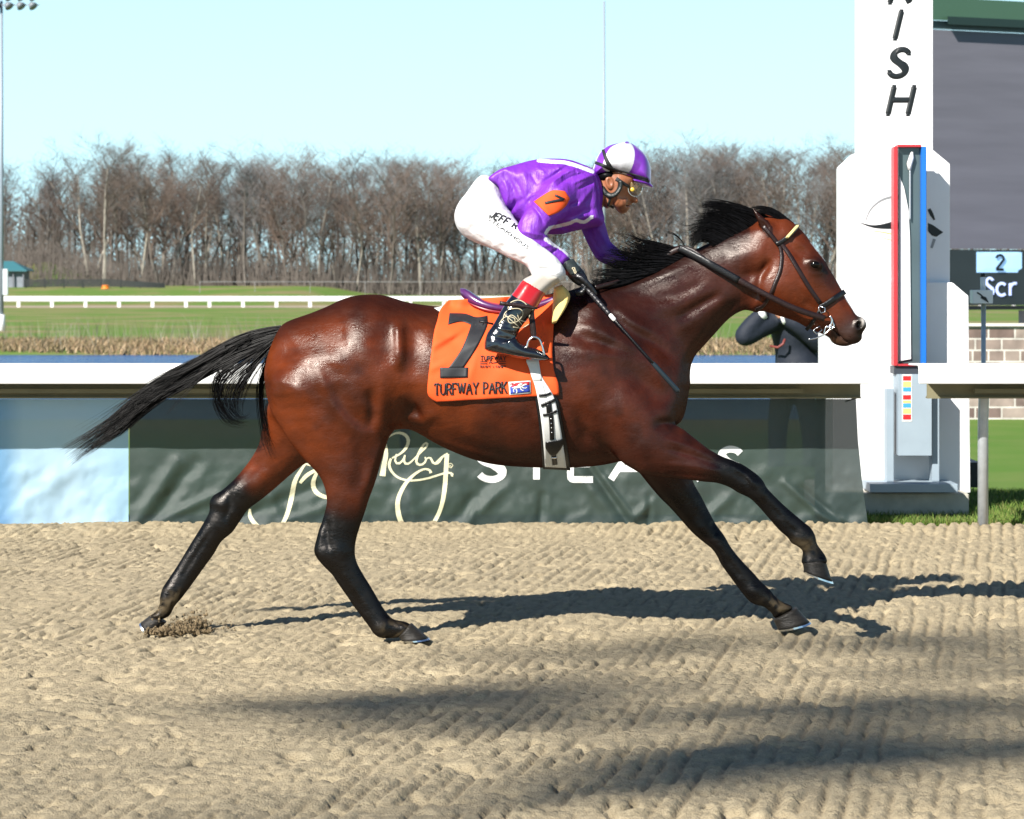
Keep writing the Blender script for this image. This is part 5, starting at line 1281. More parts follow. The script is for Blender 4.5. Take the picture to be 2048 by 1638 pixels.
def sand_height(X, Y):
    u = X - 0.195 * Y
    wob = 0.03 * (fbm2(X * 4, Y * 2.2, 2, 42) - .5)
    amp = np.clip(fbm2(X * 1.3 + 3, Y * 0.8, 3, 41) * 2.2 - .40 + .35 * sstep(X, -.5, 1.5), 0.15, 1.15)
    s = np.sin((u + wob) * 2 * math.pi / 0.064)
    brk = sstep(noise2(u * 16, Y * 7 + X, 48), .25, .6)
    h = -0.017 * amp * np.clip(-s - .1, 0, 1) * brk
    lump = fbm2(X * 14, Y * 19, 3, 43); h = h + 0.018 * np.clip(lump - 0.44, -0.10, 1)
    wx, wy = X + .012 * fbm2(X * 30, Y * 30, 2, 51), Y + .012 * fbm2(X * 30, Y * 30, 2, 52)
    sz = .35 + 1.1 * noise2(X * 9, Y * 9, 53)
    h = h + 0.0135 * sz * np.sqrt(np.clip(1 - (worley(wx / .034, wy / .034, 60) / .72) ** 2, 0, 1))
    h = h + 0.008 * np.sqrt(np.clip(1 - (worley(wx / .019, wy / .019, 64) / .7) ** 2, 0, 1))
    hole = noise2(X * 15 + 7, Y * 17, 46); h = h - 0.026 * sstep(hole, .76, .92) * (.5 + .8 * noise2(X * 3, Y * 3, 90))
    h = h + 0.03 * (fbm2(X * 1.7, Y * 1.3, 2, 45) - 0.5)
    h = h + 0.035 * sstep(Y, 3.9, 4.3) * (0.6 + fbm2(X * 3, Y * 3, 2, 47))
    return h - 0.026
xs = np.concatenate([geo(-3.4, -90, 26, 0)[:0:-1], np.arange(-3.4, 3.4, 0.0105), geo(3.4, 90, 26, 0)])
ys = np.concatenate([geo(-3.75, -40, 20, 0)[:0:-1], np.concatenate([np.arange(-3.75, 0, 0.0105), np.arange(0, 4.42, .016)]), [4.43, 4.62]])
XX, YY = np.meshgrid(xs, ys, indexing='ij')
far = sstep(np.abs(XX), 3.4, 6.0) + sstep(-YY, 3.75, 6)
HH = sand_height(XX, YY) * (1 - np.clip(far, 0, 1)); HH[:, -1] = -0.06
grid_mesh('track', xs, ys, HH, M_sand)

def terrain(X, Y):
    z = Y + CAM_D
    h = np.interp(z, [-60, 12, 14.3, 14.6, 16.8, 21, 34, 37.5, 40, 88, 91.5, 100, 236, 246, 262, 300, 420, 2500], [-.3, -.3, -.15, -.035, -.03, -.42, -.47, -.9, -1.9, -1.9, -1.22, -1.12, -1.2, -1.15, -.9, -.38, .1, .5])
    h = h + 1.12 * sstep(z, 246, 284) * (1 - sstep(X, -23.5, -15)) * (1 - 0.4 * sstep(z, 300, 330))
    h = h + 3.4 * np.exp(-((X + 60) / 7.0) ** 2 - ((z - 314) / 9) ** 2)
    return h + 0.10 * (fbm2(X * .35, Y * .35, 3, 61) - .5) * sstep(z, 95, 120) * (1 - sstep(z, 228, 235) * (1 - sstep(z, 250, 256)))
xs = np.concatenate([geo(-6, -1500, 70, 0)[:0:-1], np.linspace(-6, 6, 40), geo(6, 1500, 70, 0)])
ys = np.concatenate([[-60, -20, 2.5], np.linspace(4.0, 32, 70), np.linspace(33, 110, 60), np.linspace(113, 360, 120), geo(362, 2600, 24, 0)])
XX, YY = np.meshgrid(xs, ys, indexing='ij')
def grass_mat(name, a, b, c, sc=1.0):
    m = mat(name, a, 0.95, spec=0.1, col2=b, nscale=0.9 * sc, detail=8, bump=0.6, bscale=60 * sc, bdist=0.03)
    t = m.node_tree; bs = t.nodes['Principled BSDF']; src = bs.inputs['Base Color'].links[0].from_socket
    nz = t.nodes.new('ShaderNodeTexNoise'); nz.inputs['Scale'].default_value = 0.12 * sc; nz.inputs['Detail'].default_value = 6
    tc = t.nodes['Texture Coordinate']; t.links.new(tc.outputs['Object'], nz.inputs['Vector'])
    r = t.nodes.new('ShaderNodeMapRange'); r.inputs[1].default_value = .45; r.inputs[2].default_value = .62
    mx = t.nodes.new('ShaderNodeMix'); mx.data_type = 'RGBA'; mx.inputs['B'].default_value = (*c, 1)
    t.links.new(nz.outputs['Fac'], r.inputs[0]); t.links.new(r.outputs[0], mx.inputs['Factor']); t.links.new(src, mx.inputs['A']); t.links.new(mx.outputs['Result'], bs.inputs['Base Color'])
    return m
M_grass = grass_mat('grass_ground', (0.088, 0.170, 0.030), (0.122, 0.182, 0.044), (0.20, 0.178, 0.082))
grid_mesh('ground', xs, ys, terrain(XX, YY), M_grass)
# far training strip under the far rail
m = MB(); m.add([(-400, 225.8, -1.19), (400, 225.8, -1.19), (400, 235.5, -1.10), (-400, 235.5, -1.10)], [(0, 1, 2, 3)])
tag(m.build('far_track', mat('far_sand', (.30, .24, .17), .95)), kind='structure')
M_water = mat('lake_water', (0.018, 0.07, 0.20), 0.22, spec=0.35, bump=0.9, bscale=2.2, stretch=(.4, 1, 1), bdist=0.5)
m = MB(); m.add([(-900, 26, -1.31), (900, 26, -1.31), (900, 82, -1.31), (-900, 82, -1.31)], [(0, 1, 2, 3)])
tag(m.build('lake', M_water), kind='structure')

# grass blades near the finish post
def blades(name, n, fn, hmin, hmax, w, cols, seed=1, lean=0.4, rough=.8):
    rnd = random.Random(seed); vs, fs, cc = [], [], []
    for _ in range(n):
        x, y, z = fn(rnd); h = rnd.uniform(hmin, hmax); a = rnd.uniform(0, 6.28); dx, dy = math.cos(a) * w, math.sin(a) * w
        lx, ly = rnd.gauss(0, lean) * h, rnd.gauss(0, lean) * h; b = len(vs)
        vs += [(x - dx, y - dy, z), (x + dx, y + dy, z), (x + lx * .4 + dx * .6, y + ly * .4 + dy * .6, z + h * .6), (x + lx * .4 - dx * .6, y + ly * .4 - dy * .6, z + h * .6), (x + lx, y + ly, z + h)]
        fs += [(b, b + 1, b + 2, b + 3), (b + 3, b + 2, b + 4)]; c = cols[rnd.randrange(len(cols))]; k = rnd.uniform(.75, 1.25); cc += [[q * k for q in c]] * 5
    me = bpy.data.meshes.new(name); me.from_pydata(vs, [], fs); me.update(); set_vcol(me, np.array(cc), 'coat')
    return tag(link(name, me, mat(name + '_leaf', rough=rough, spec=.2, vcol='coat')), kind='stuff')
def tz(x, y): return float(terrain(np.float64(x), np.float64(y)))
def f1(r):
    z = 14.75 + 6.5 * r.random() ** 1.7; x = r.uniform(.125, .235) * z; return (x, z - CAM_D, tz(x, z - CAM_D) - .004)
blades('grass', 26000, f1, .025, .075, .003, [(.10, .17, .03), (.13, .19, .035), (.07, .13, .025), (.18, .18, .06)], 3)
def f2(r):
    z = r.uniform(91.5, 102); x = r.uniform(-.24, .24) * z
    z += 2.5 * (noise2(x * .15, 0, 3) - .5); return (float(x), float(z - CAM_D), tz(x, z - CAM_D) - .05)
blades('dry_reeds', 30000, f2, .08, .42, .03, [(.29, .20, .12), (.23, .16, .09), (.36, .27, .17), (.14, .11, .07), (.17, .14, .07)], 5, .5)
def f3(r):
    z = r.uniform(94, 112); x = (r.gauss(0, .015) + r.choice((-.205, -.185, -.165, -.13, -.125, -.10, -.07, .05, .09))) * z; return (float(x), float(z - CAM_D), tz(x, z - CAM_D))
blades('tall_weeds', 700, f3, .5, 1.3, .010, [(.2, .18, .14), (.26, .24, .2), (.14, .12, .08)], 6, .25)

# ------------------------------------------------------------------ near rail
M_railw = mat('rail_white', (0.66, 0.66, 0.65), 0.45, noise=0.03, nscale=5)
M_olive = mat('rail_lining', (0.16, 0.145, 0.085), 0.7, noise=0.1, nscale=6)
M_post = mat('galvanised', (0.42, 0.45, 0.48), 0.45, metal=0.5, noise=0.1, nscale=30)
def near_rail(px0, px1, posts, label, py_=4.43):
    x0, x1 = (px0 - CX) / FPX * 14.05, (px1 - CX) / FPX * 14.05
    root = empty('running_rail', ((x0 + x1) / 2, 4.4, 0), label, 'rail', 'white covered rails along the track')
    prof = [(4.05, .836), (4.047, .85), (4.055, .93), (4.075, .948), (4.10, .950), (4.42, .940), (4.44, .935), (4.435, .928), (4.10, .935), (4.075, .925), (4.068, .85), (4.065, .836)]
    n = len(prof); mb = MB(); vs = [(x0, a, b) for a, b in prof] + [(x1, a, b) for a, b in prof]
    fs = [(i, (i + 1) % n, n + (i + 1) % n, n + i) for i in range(n)] + [tuple(range(n - 1, -1, -1)), tuple(range(n, 2 * n))]
    mb.add(vs, fs).build('cover', M_railw, root, False, .003)
    mb = MB(); mb.box(x0 + .09, x1 - .01, 4.32, 4.335, .752, .932); mb.box(x0 + .09, x1 - .01, 4.30, 4.37, .742, .752)
    mb.build('lining', M_olive, root, False)
    mb = MB(); mb.box(x0 + .35, x1 - .35, 4.24, 4.30, .775, .80); mb.build('stiffener', M_olive, root, False)
    for p in posts:
        x = (p - CX) / FPX * (CAM_D + py_)
        mb = MB(); mb.tube([(x, py_, -.1), (x, py_, .60), (x, py_ - .02, .72), (x, 4.38, .88)], [.031] * 4, 14); mb.build('post', M_post, root, True)
    return root
near_rail(-900, 1738, [-850, -20, 810, 1640], 'long white covered rail behind the banners, ending left of the finish post', 4.56)
near_rail(1838, 3100, [1966, 2800], 'short stretch of white covered rail on one grey post right of the finish post')

# ------------------------------------------------------------------ banners
BY = 4.475
def fold(px, py):
    f = 0
    lowr = sstep(np.float64(py), 905, 960)
    for (x0, y0, x1, y1, w, a) in ((352, 925, 268, 1050, 14, .030), (392, 925, 300, 1050, 12, -.022), (430, 990, 300, 1050, 9, .020), (520, 950, 560, 1040, 14, .014), (640, 970, 480, 1035, 12, -.022), (680, 1000, 560, 1050, 10, .018),
                                   (905, 1040, 985, 960, 14, -.026), (935, 1045, 1010, 975, 10, .016), (950, 1005, 938, 1050, 7, .018), (1085, 990, 1080, 1050, 8, -.026), (1140, 920, 1230, 1045, 12, .022), (1170, 920, 1255, 1045, 7, -.024),
                                   (1185, 925, 1262, 1030, 5, .022), (1262, 1045, 1300, 1005, 9, .026), (1300, 990, 1296, 1050, 6, -.02), (1450, 1000, 1400, 1050, 12, .022), (1500, 980, 1540, 1030, 10, -.018), (1570, 965, 1660, 1045, 8, .03),
                                   (1600, 975, 1690, 1050, 6, -.02), (1640, 1030, 1720, 1050, 9, .02), (700, 960, 760, 1045, 16, -.014), (820, 970, 830, 1050, 14, .014), (60, 1000, 150, 930, 16, .018), (130, 1040, 60, 960, 14, -.012), (1380, 1040, 1500, 1050, 6, .02)):
        ex, ey = x1 - x0, y1 - y0; t = min(max(((px - x0) * ex + (py - y0) * ey) / (ex * ex + ey * ey), 0), 1)
        f -= a * math.exp(-((px - x0 - t * ex) ** 2 + (py - y0 - t * ey) ** 2) / w / w) * (1 - .4 * abs(2 * t - 1))
    f += float((fbm2(px / 38 + py / 60, py / 50 - px / 90, 3, 77) - .45) * .035 * (.25 + .75 * lowr)) - float((fbm2(px / 120, py / 200, 2, 78) - .45) * .03)
    return f
fold_c = {}
class FS:
    def __call__(s, a, b):
        k = (round(a / 4), round(b / 4))
        if k not in fold_c: fold_c[k] = fold(k[0] * 4, k[1] * 4)
        return BY + fold_c[k]
class FS2:
    def __init__(s): s.t = {}
    def g(s, i, j):
        if (i, j) not in s.t: s.t[(i, j)] = fold(i * 5.0, j * 5.0)
        return s.t[(i, j)]
    def __call__(s, a, b):
        u, v = a / 5.0, b / 5.0; i, j = math.floor(u), math.floor(v); f, g = u - i, v - j
        return BY + (s.g(i, j) * (1 - f) + s.g(i + 1, j) * f) * (1 - g) + (s.g(i, j + 1) * (1 - f) + s.g(i + 1, j + 1) * f) * g
SB = FS2()
def banner_mat(name, col, alpha, col2=None, grad=None):
    m = mat(name, col, 0.42, spec=0.45, noise=0.06, nscale=4, bump=0.25, bscale=900)
    t = m.node_tree; b = t.nodes['Principled BSDF']; L = t.links
    if grad:
        src = b.inputs['Base Color'].links[0].from_socket
        gx = t.nodes.new('ShaderNodeSeparateXYZ'); L.new(t.nodes['Texture Coordinate'].outputs['Object'], gx.inputs[0])
        r = t.nodes.new('ShaderNodeValToRGB'); mr = t.nodes.new('ShaderNodeMapRange'); mr.inputs[1].default_value = grad[0]; mr.inputs[2].default_value = grad[1]
        L.new(gx.outputs[0], mr.inputs[0]); L.new(mr.outputs[0], r.inputs[0])
        cr = r.color_ramp
        for i, (p, c) in enumerate(grad[2]):
            e = cr.elements[i] if i < 2 else cr.elements.new(p)
            e.position = p; e.color = (*c, 1)
        L.new(r.outputs[0], b.inputs['Base Color'])
    tr = t.nodes.new('ShaderNodeBsdfTranslucent'); tr.inputs[0].default_value = (*[min(1, q * 1.6) for q in (col2 or col)], 1)
    tp = t.nodes.new('ShaderNodeBsdfTransparent'); m1 = t.nodes.new('ShaderNodeMixShader'); m2 = t.nodes.new('ShaderNodeMixShader')
    m1.inputs[0].default_value = 0.15; m2.inputs[0].default_value = alpha
    o = t.nodes['Material Output']
    L.new(b.outputs[0], m1.inputs[1]); L.new(tr.outputs[0], m1.inputs[2]); L.new(tp.outputs[0], m2.inputs[1]); L.new(m1.outputs[0], m2.inputs[2]); L.new(m2.outputs[0], o.inputs[0])
    return m
M_bgreen = banner_mat('green_mesh', (0.027, 0.044, 0.041), 0.95)
def sheet(name, A, B, m, nu, nv):
    """single banner sheet between left edge A and right edge B"""
    A = resample(A, nv); B = resample(B, nv); vs = []
    for i in range(nv):
        for j in range(nu):
            p = A[i] * (1 - j / (nu - 1)) + B[i] * j / (nu - 1); vs.append(W(p[0], p[1], SB(p[0], p[1])))
    fs = [(i * nu + j, (i + 1) * nu + j, (i + 1) * nu + j + 1, i * nu + j + 1) for i in range(nv - 1) for j in range(nu - 1)]
    return MB().add(vs, fs).build(name, m, None, True)
ban = sheet('banner', [(259, 798), (259, 1064)], [(1712, 798), (1716, 880), (1724, 960), (1738, 1066)], M_bgreen, 370, 62)
tag(ban, 'dark green mesh banner with cream script and white capitals tied under the rail', 'banner')
x0 = (-300 - CX) / FPX * 14.475; x1 = (258 - CX) / FPX * 14.475
M_bblue = banner_mat('pale_blue_print', (0.5, 0.66, 0.8), 0.93, grad=(x0, x1, [(0.0, (.06, .17, .33)), (1.0, (.26, .42, .56)), (.515, (.08, .22, .42)), (.56, (.14, .28, .46)), (.62, (.30, .44, .56)), (.8, (.33, .46, .57))]))
b2 = sheet('banner', [(-300, 798), (-300, 1064)], [(257, 798), (257, 1064)], M_bblue, 130, 62)
tag(b2, 'plain pale blue banner at the left end below the rail', 'banner')
sb = MB(); ribbon(sb, [(1690, 803), (1716, 795)], 3, lambda a, b: BY, 0, .004, 0, 3); sb.build('hem', M_blackl, ban)
M_script = mat('cream_script', (0.52, 0.50, 0.34), 0.6); M_letter = mat('white_letter', (0.60, 0.61, 0.60), 0.6)
sc_ = MB()
def rb(q, w, mm=sc_): ribbon(mm, q, w, SB, 0.003, 0.0008, 0, 3, step=6)
# R
rb([(771, 888), (772, 910), (768, 930), (765, 952)], [5, 9, 10, 12]); rb([(777, 874), (792, 866), (808, 868), (817, 880), (812, 896), (800, 908), (784, 916)], [3, 4, 6, 7, 6, 4, 3])
rb([(782, 917), (778, 930), (784, 944), (798, 956), (820, 961), (850, 958), (880, 949), (898, 945), (906, 949), (904, 953)], [5, 6, 5, 4, 4, 4, 4, 4, 5, 4])
rb([(793, 908), (790, 922), (797, 928), (806, 920), (810, 910)], [3, 4, 4, 4, 3]); rb([(810, 910), (808, 924), (816, 928), (826, 920)], [3, 5, 4, 3])
rb([(826, 920), (846, 900), (857, 888), (850, 886), (838, 905), (832, 925), (842, 930), (852, 922), (850, 914)], [3, 4, 4, 4, 5, 5, 4, 4, 3])
rb([(852, 918), (862, 914), (864, 924), (872, 928), (880, 922), (886, 912)], [3, 3, 5, 5, 4, 3])
rb([(894, 908), (892, 940), (889, 980), (882, 1015), (868, 1045), (850, 1068)], [9, 9, 9, 8, 8, 8]); rb([(872, 925), (884, 914), (896, 908)], [3, 4, 6])
rb([(862, 946), (858, 939), (845, 939), (825, 952), (808, 972), (796, 1000), (797, 1028), (806, 1050), (824, 1066)], [6, 4, 4, 6, 8, 9, 10, 10, 9])
rb(_arc(901, 931, 5, 5, 0, 360, 12), 1.4); rb([(899, 934), (899, 928), (903, 929), (899, 931), (903, 934)], 1.0)
# J and e f f, partly behind the legs
rb([(612, 926), (602, 940), (590, 962), (584, 990), (577, 1020), (566, 1046), (548, 1064)], [4, 6, 9, 10, 9, 8, 8]); rb([(500, 1018), (500, 1032), (510, 1048), (528, 1062)], [4, 8, 9, 8])
rb([(608, 927), (622, 930), (634, 928)], [3, 5, 4]); rb([(600, 966), (612, 952), (628, 942), (640, 938)], [6, 8, 7, 5]); rb([(634, 944), (626, 966), (632, 984), (650, 994), (672, 994)], [6, 9, 9, 8, 6])
rb([(672, 994), (690, 970), (700, 940), (712, 915), (722, 905), (716, 930), (706, 960), (700, 1000), (690, 1030)], 6); rb([(700, 990), (720, 975), (735, 940), (745, 912), (735, 960), (728, 1000)], 6)
sc_.build('script', M_script, ban)
wl = MB()
for c, xa, xb in (('S', 957, 1008), ('T', 1046, 1100), ('E', 1141, 1186), ('A', 1222, 1300), ('K', 1340, 1400), ('S', 1440, 1484)):
    lettering(c, xa, 898, 61, xb, 13.5, lambda q, w: ribbon(wl, q, w, SB, 0.003, 0.0008, 0, 3, curve=(c == 'S'), step=6))
wl.build('capitals', M_letter, ban)

# ------------------------------------------------------------------ finish post
M_fw = mat('finish_white', (0.68, 0.68, 0.69), 0.5, noise=0.02, nscale=8)
fp = empty('finish_post', (2.45, 5.6, 0), 'tall stepped white finish post with black slanted letters', 'finish post')
def pz(pts, z): return [((a - CX) / FPX * z, CAM_H - (b - HORIZON) / FPX * z) for a, b in pts]
def prism_px(name, pts, z0, z1, m, parent, bevel=.004):
    mb = MB(); mb.prism(pz(pts, z0), z0 - CAM_D, z1 - CAM_D); return mb.build(name, m, parent, False, bevel)
prism_px('column', [(1727, -420), (1727, 984), (1866, 984), (1866, -420)], 15.60, 16.0, M_fw, fp)
prism_px('shoulder', [(1727, 300), (1697, 328), (1697, 984), (1900, 984), (1900, 328), (1866, 300)], 15.52, 16.1, M_fw, fp)
prism_px('pedestal', [(1697, 562), (1666, 592), (1666, 986), (1941, 986), (1937, 592), (1905, 565)], 15.45, 16.2, M_fw, fp)
prism_px('plinth', [(1650, 987), (1650, 1030), (1938, 1030), (1938, 987)], 15.22, 16.3, mat('concrete', (.42, .40, .34), .85, noise=.12, nscale=12, bump=.3, bscale=60), fp, .006)
class Flat:
    def __init__(s, z): s.z = z
    def __call__(s, a, b): return s.z - CAM_D
col_w = MB()
for c, y0, xa, xb, h in (('F', -207, 1790, 1822, 62), ('I', -132, 1800, 1804, 62), ('N', -57, 1784, 1820, 62), ('I', 21, 1795, 1800, 58), ('S', 99, 1779, 1812, 54), ('H', 174, 1780, 1818, 54)):
    def put(q, w, c=c):
        ribbon(col_w, q, 11.5, Flat(15.60), .006, .012, 0, 4, curve=(c == 'S'), step=4)
        for e in (q[0], q[-1]):
            ribbon(col_w, [(e[0] - 4, e[1]), (e[0], e[1]), (e[0] + 4, e[1])], 9, Flat(15.60), .0055, .011, 0, 4, curve=False)
    if c == 'I': put([(xa + 8, y0 + 2), (xa - 5, y0 + h - 2)], 1)
    else: lettering(c, xa - 4, y0, h, xb - 2, 1, put, slant=.23)
M_ink = mat('letter_black', (0.010, 0.013, 0.015), 0.4, spec=.3)
col_w.build('letters', M_ink, fp, False)
lg = MB(); F1 = Flat(15.52)
ribbon(lg, [(1731, 441), (1740, 420), (1755, 405), (1770, 397), (1787, 393)], [1, 2.2, 3.2, 4, 4.5], F1, .003, .002, 0, 3)
ribbon(lg, [(1722, 446), (1742, 452), (1762, 453), (1788, 450)], [1, 4, 8, 16], F1, .003, .002, 1, 3)
ribbon(lg, [(1745, 462), (1765, 464), (1788, 469)], [.6, 1.6, 2.2], F1, .003, .002, 2, 3); ribbon(lg, [(1762, 474), (1788, 482)], [.6, 1.8], F1, .003, .002, 2, 3, curve=False)
EM = [mat('emblem_grey', (.22, .23, .24), .5), M_ink, mat('emblem_gold', (.5, .4, .14), .5)]
lg.build('emblem', EM, fp); lg = MB()
ribbon(lg, [(1858, 418), (1863, 428), (1869, 440)], [6, 8, 3], F1, .003, .002, 1, 3); patch(lg, [(1856, 446), (1866, 450), (1877, 458), (1886, 464)], [(1856, 462), (1862, 470), (1872, 474), (1886, 465)], F1, .003, 4, 8, .002, 1, False)
ribbon(lg, [(1869, 478), (1863, 496)], [6, 5], F1, .003, .002, 0, 3, curve=False)
lg.build('emblem', EM, fp)
# mirror cabinet standing in front of the post
M_cab = mat('cabinet_grey', (0.25, 0.31, 0.36), 0.5, noise=0.05, nscale=6); M_fr = mat('frame_red', (0.38, 0.022, 0.03), 0.45); M_fb = mat('frame_blue', (0.006, 0.12, 0.46), 0.4)
mc = empty('mirror_cabinet', (2.35, 5.3, .1), 'tall mirror in a red and blue frame on a grey cabinet before the finish post', 'mirror')
def bx(name, x0, x1, y0, y1, z0, z1, m, parent, bevel=.003, mk=None):
    return prism_px(name, [(x0, y0), (x0, y1), (x1, y1), (x1, y0)], z0, z1, m, parent, bevel)
fr = bx('frame', 1788, 1796, 293, 732, 15.24, 15.36, M_fr, mc); bx('frame', 1843, 1853, 293, 732, 15.24, 15.36, M_fb, mc); bx('frame', 1796.3, 1842.7, 289, 294, 15.24, 15.36, M_fr, mc, .001); bx('frame', 1796.3, 1842.7, 728, 732, 15.24, 15.36, M_fr, mc, .001)
bx('mirror_glass', 1796.5, 1842.5, 295, 727, 15.29, 15.34, mat('mirror_glass', (.060, .085, .092), .10, spec=.5, noise=.12, nscale=2), mc, .001)
prism_px('painted_reflection', [(1799, 352), (1799, 722), (1822, 718), (1820, 480), (1817, 420), (1808, 375)], 15.275, 15.285, M_fw, mc, .0005)  # fixed white shape painting a reflection onto the mirror glass
cd = MB(); cd.tube([W(1824, 304, 5.27), W(1823, 315, 5.27), W(1819, 328, 5.27), W(1819, 340, 5.27)], [.006, .016, .017, .01], 8); cd.build('float', M_fw, mc, True)  # white blob imitating a reflection at the top of the glass, not a part
cd = MB(); cd.tube([W(1820, 340 + i * 3.4, 5.27) for i in range(30)], [.0055] * 30, 6); cd.build('reflection_strip', M_post, mc, True)  # thin grey strip imitating a reflected chain in the mirror
bx('bracket', 1788, 1864, 733, 748, 15.26, 15.42, mat('bracket_dark', (.03, .035, .045), .5), mc, .001)
cab = bx('cabinet', 1797, 1864, 749, 912, 15.18, 15.40, M_cab, mc); bx('leg', 1774, 1788, 778, 967, 15.24, 15.36, M_cab, mc); bx('leg', 1864.5, 1879, 760, 967, 15.24, 15.36, M_cab, mc)
bx('crossbar', 1740, 1916, 968, 985, 15.10, 15.44, M_cab, mc)
sw = MB(); cols = [M_white, mat('tab_red', (.5, .012, .015), .5), mat('tab_yellow', (.6, .48, .16), .5), mat('tab_blue', (.04, .28, .5), .5)]
F2 = Flat(15.18)
ribbon(sw, [(1814, 749), (1814, 843)], 20, F2, .002, .001, 0, 3, curve=False)
for ya, yb_, k in ((752, 761, 1), (763, 774, 2), (775, 783, 3), (790, 799, 1), (801, 806, 2), (807, 815, 3), (817, 827, 2), (829, 839, 1)): ribbon(sw, [(1814, ya), (1814, yb_)], 16, F2, .004, .001, k, 3, curve=False)
sw.build('colour_tabs', cols, cab)

# timer sensor on a pole
tp = empty('sensor_post', W(1966, 990, 6.6), 'thin grey sensor pole with a small white box behind the short rail', 'sensor')
mb = MB(); mb.tube([W(1967, 604, 6.6), W(1967, 1000, 6.6)], .016, 12); mb.build('pole', M_post, tp, True)
mb = MB(); mb.tube([W(1966, 554, 6.6), W(1966, 582, 6.6)], .018, 12); mb.build('tube', M_fw, tp, True)
mb = MB(); mb.tube([W(1966, 547, 6.6), W(1966, 554, 6.6)], .017, 10); mb.build('cap', M_blackl, tp, True)
q = bx('box', 1946, 1986, 580, 607, 16.5, 16.62, M_fw, tp); sb2 = MB(); ribbon(sb2, [(1954, 585), (1962, 590), (1966, 594)], 3, Flat(16.5), .003, .002, 0, 3); patch(sb2, [(1963, 592), (1961, 596)], [(1972, 594), (1978, 606)], Flat(16.5), .004, 4, 5, .002); sb2.build('lens', M_ink, q)

# ------------------------------------------------------------------ scoreboard
BZ = 45.0
sc0 = empty('scoreboard', ((2100 - CX) / FPX * BZ, BZ - CAM_D, -.5), 'huge grey video board with a green top and a lit number panel below', 'scoreboard')
def bp_(name, pts, z0, z1, m, parent=sc0):
    """the board turns away to the right: depth grows with x"""
    k = lambda a: 1 + (a - 1866) / 182 * .018
    mb = MB(); n = len(pts); vs = []
    for zz in (z0, z1):
        for a, b in pts:
            z = zz * k(a); vs.append(((a - CX) / FPX * z, z - CAM_D, CAM_H - (b - HORIZON) / FPX * zz * (1 if b > 500 else 1)))
    tr = tessellate_polygon([[Vector((p[0], -p[1], 0)) for p in pts]])
    fs = []
    for t in tr:
        fs.append(tuple(t)); fs.append(tuple(n + q for q in reversed(t)))
    for i in range(n): fs.append((i, (i + 1) % n, n + (i + 1) % n, n + i))
    mb.add(vs, fs); o = mb.build(name, m, parent)
    bm = bmesh.new(); bm.from_mesh(o.data); bmesh.ops.recalc_face_normals(bm, faces=bm.faces); bm.to_mesh(o.data); bm.free(); return o
M_led = mat('led_screen', (0.125, 0.122, 0.145), 0.6, spec=.3, noise=0.10, nscale=.9, stretch=(.3, 1, 5), bump=.2, bscale=80)
bp_('fascia', [(1800, -6), (1800, 40), (2560, 40), (2560, -6)], 44.9, 46.2, mat('fascia_green', (.045, .10, .062), .5))
bp_('fascia_band', [(1895, 31), (1895, 47), (2560, 47), (2560, 31)], 44.75, 44.9, mat('band_green', (.009, .024, .02), .5))
bp_('soffit', [(1800, 41), (1800, 58), (2560, 58), (2560, 41)], 45.0, 46.0, mat('soffit_grey', (.06, .09, .095), .5))
bp_('video_screen', [(1800, 59), (1800, 497), (2560, 497), (2560, 59)], 45.0, 46.0, M_led)
bp_('number_panel', [(1800, 499), (1800, 611), (2560, 611), (2560, 499)], 45.0, 46.0, mat('panel_dark', (.020, .026, .027), .45, noise=.1, nscale=2))
bp_('lower_edge', [(1800, 612), (1800, 620), (2560, 620), (2560, 612)], 45.0, 46.0, mat('edge_black', (.008, .008, .008), .5))
class Brd:
    def __call__(s, a, b): return 45.0 * (1 + (a - 1866) / 182 * .018) - CAM_D
tb = MB(); patch(tb, [(1953, 504), (1953, 545)], [(2046, 504), (2046, 545)], Brd(), .06, 6, 6, .02, 0, False)
cell = tb.build('lit_cell', mat('cell_blue', (.30, .50, .72), .5, emit=.35), sc0)
tb = MB(); patch(tb, [(2051, 504), (2051, 545)], [(2144, 504), (2144, 545)], Brd(), .06, 6, 6, .02, 0, False); tb.build('lit_cell', cell.data.materials[0], sc0)
tb = MB(); lettering('2', 1992, 510, 29, 2008, 5, lambda q, w: ribbon(tb, q, w, Brd(), .10, .01, 0, 3, step=3)); tb.build('number', M_ink, cell)
tb = MB()
lettering('S', 1972, 556, 35, 1987, 5, lambda q, w: ribbon(tb, q, w, Brd(), .08, .01, 0, 3, step=3)); lettering('cr', 1993, 550, 41, 2034, 5.5, lambda q, w: ribbon(tb, q, w, Brd(), .08, .01, 0, 3, curve=False, step=3))
tb.build('lettering', mat('lit_text', (.42, .5, .8), .5, emit=.45), sc0)
for p in (2046, 2300): bx('support', p, p + 14, 621, 700, 45.4, 45.8, mat('support_dark', (.03, .03, .03), .6), sc0)

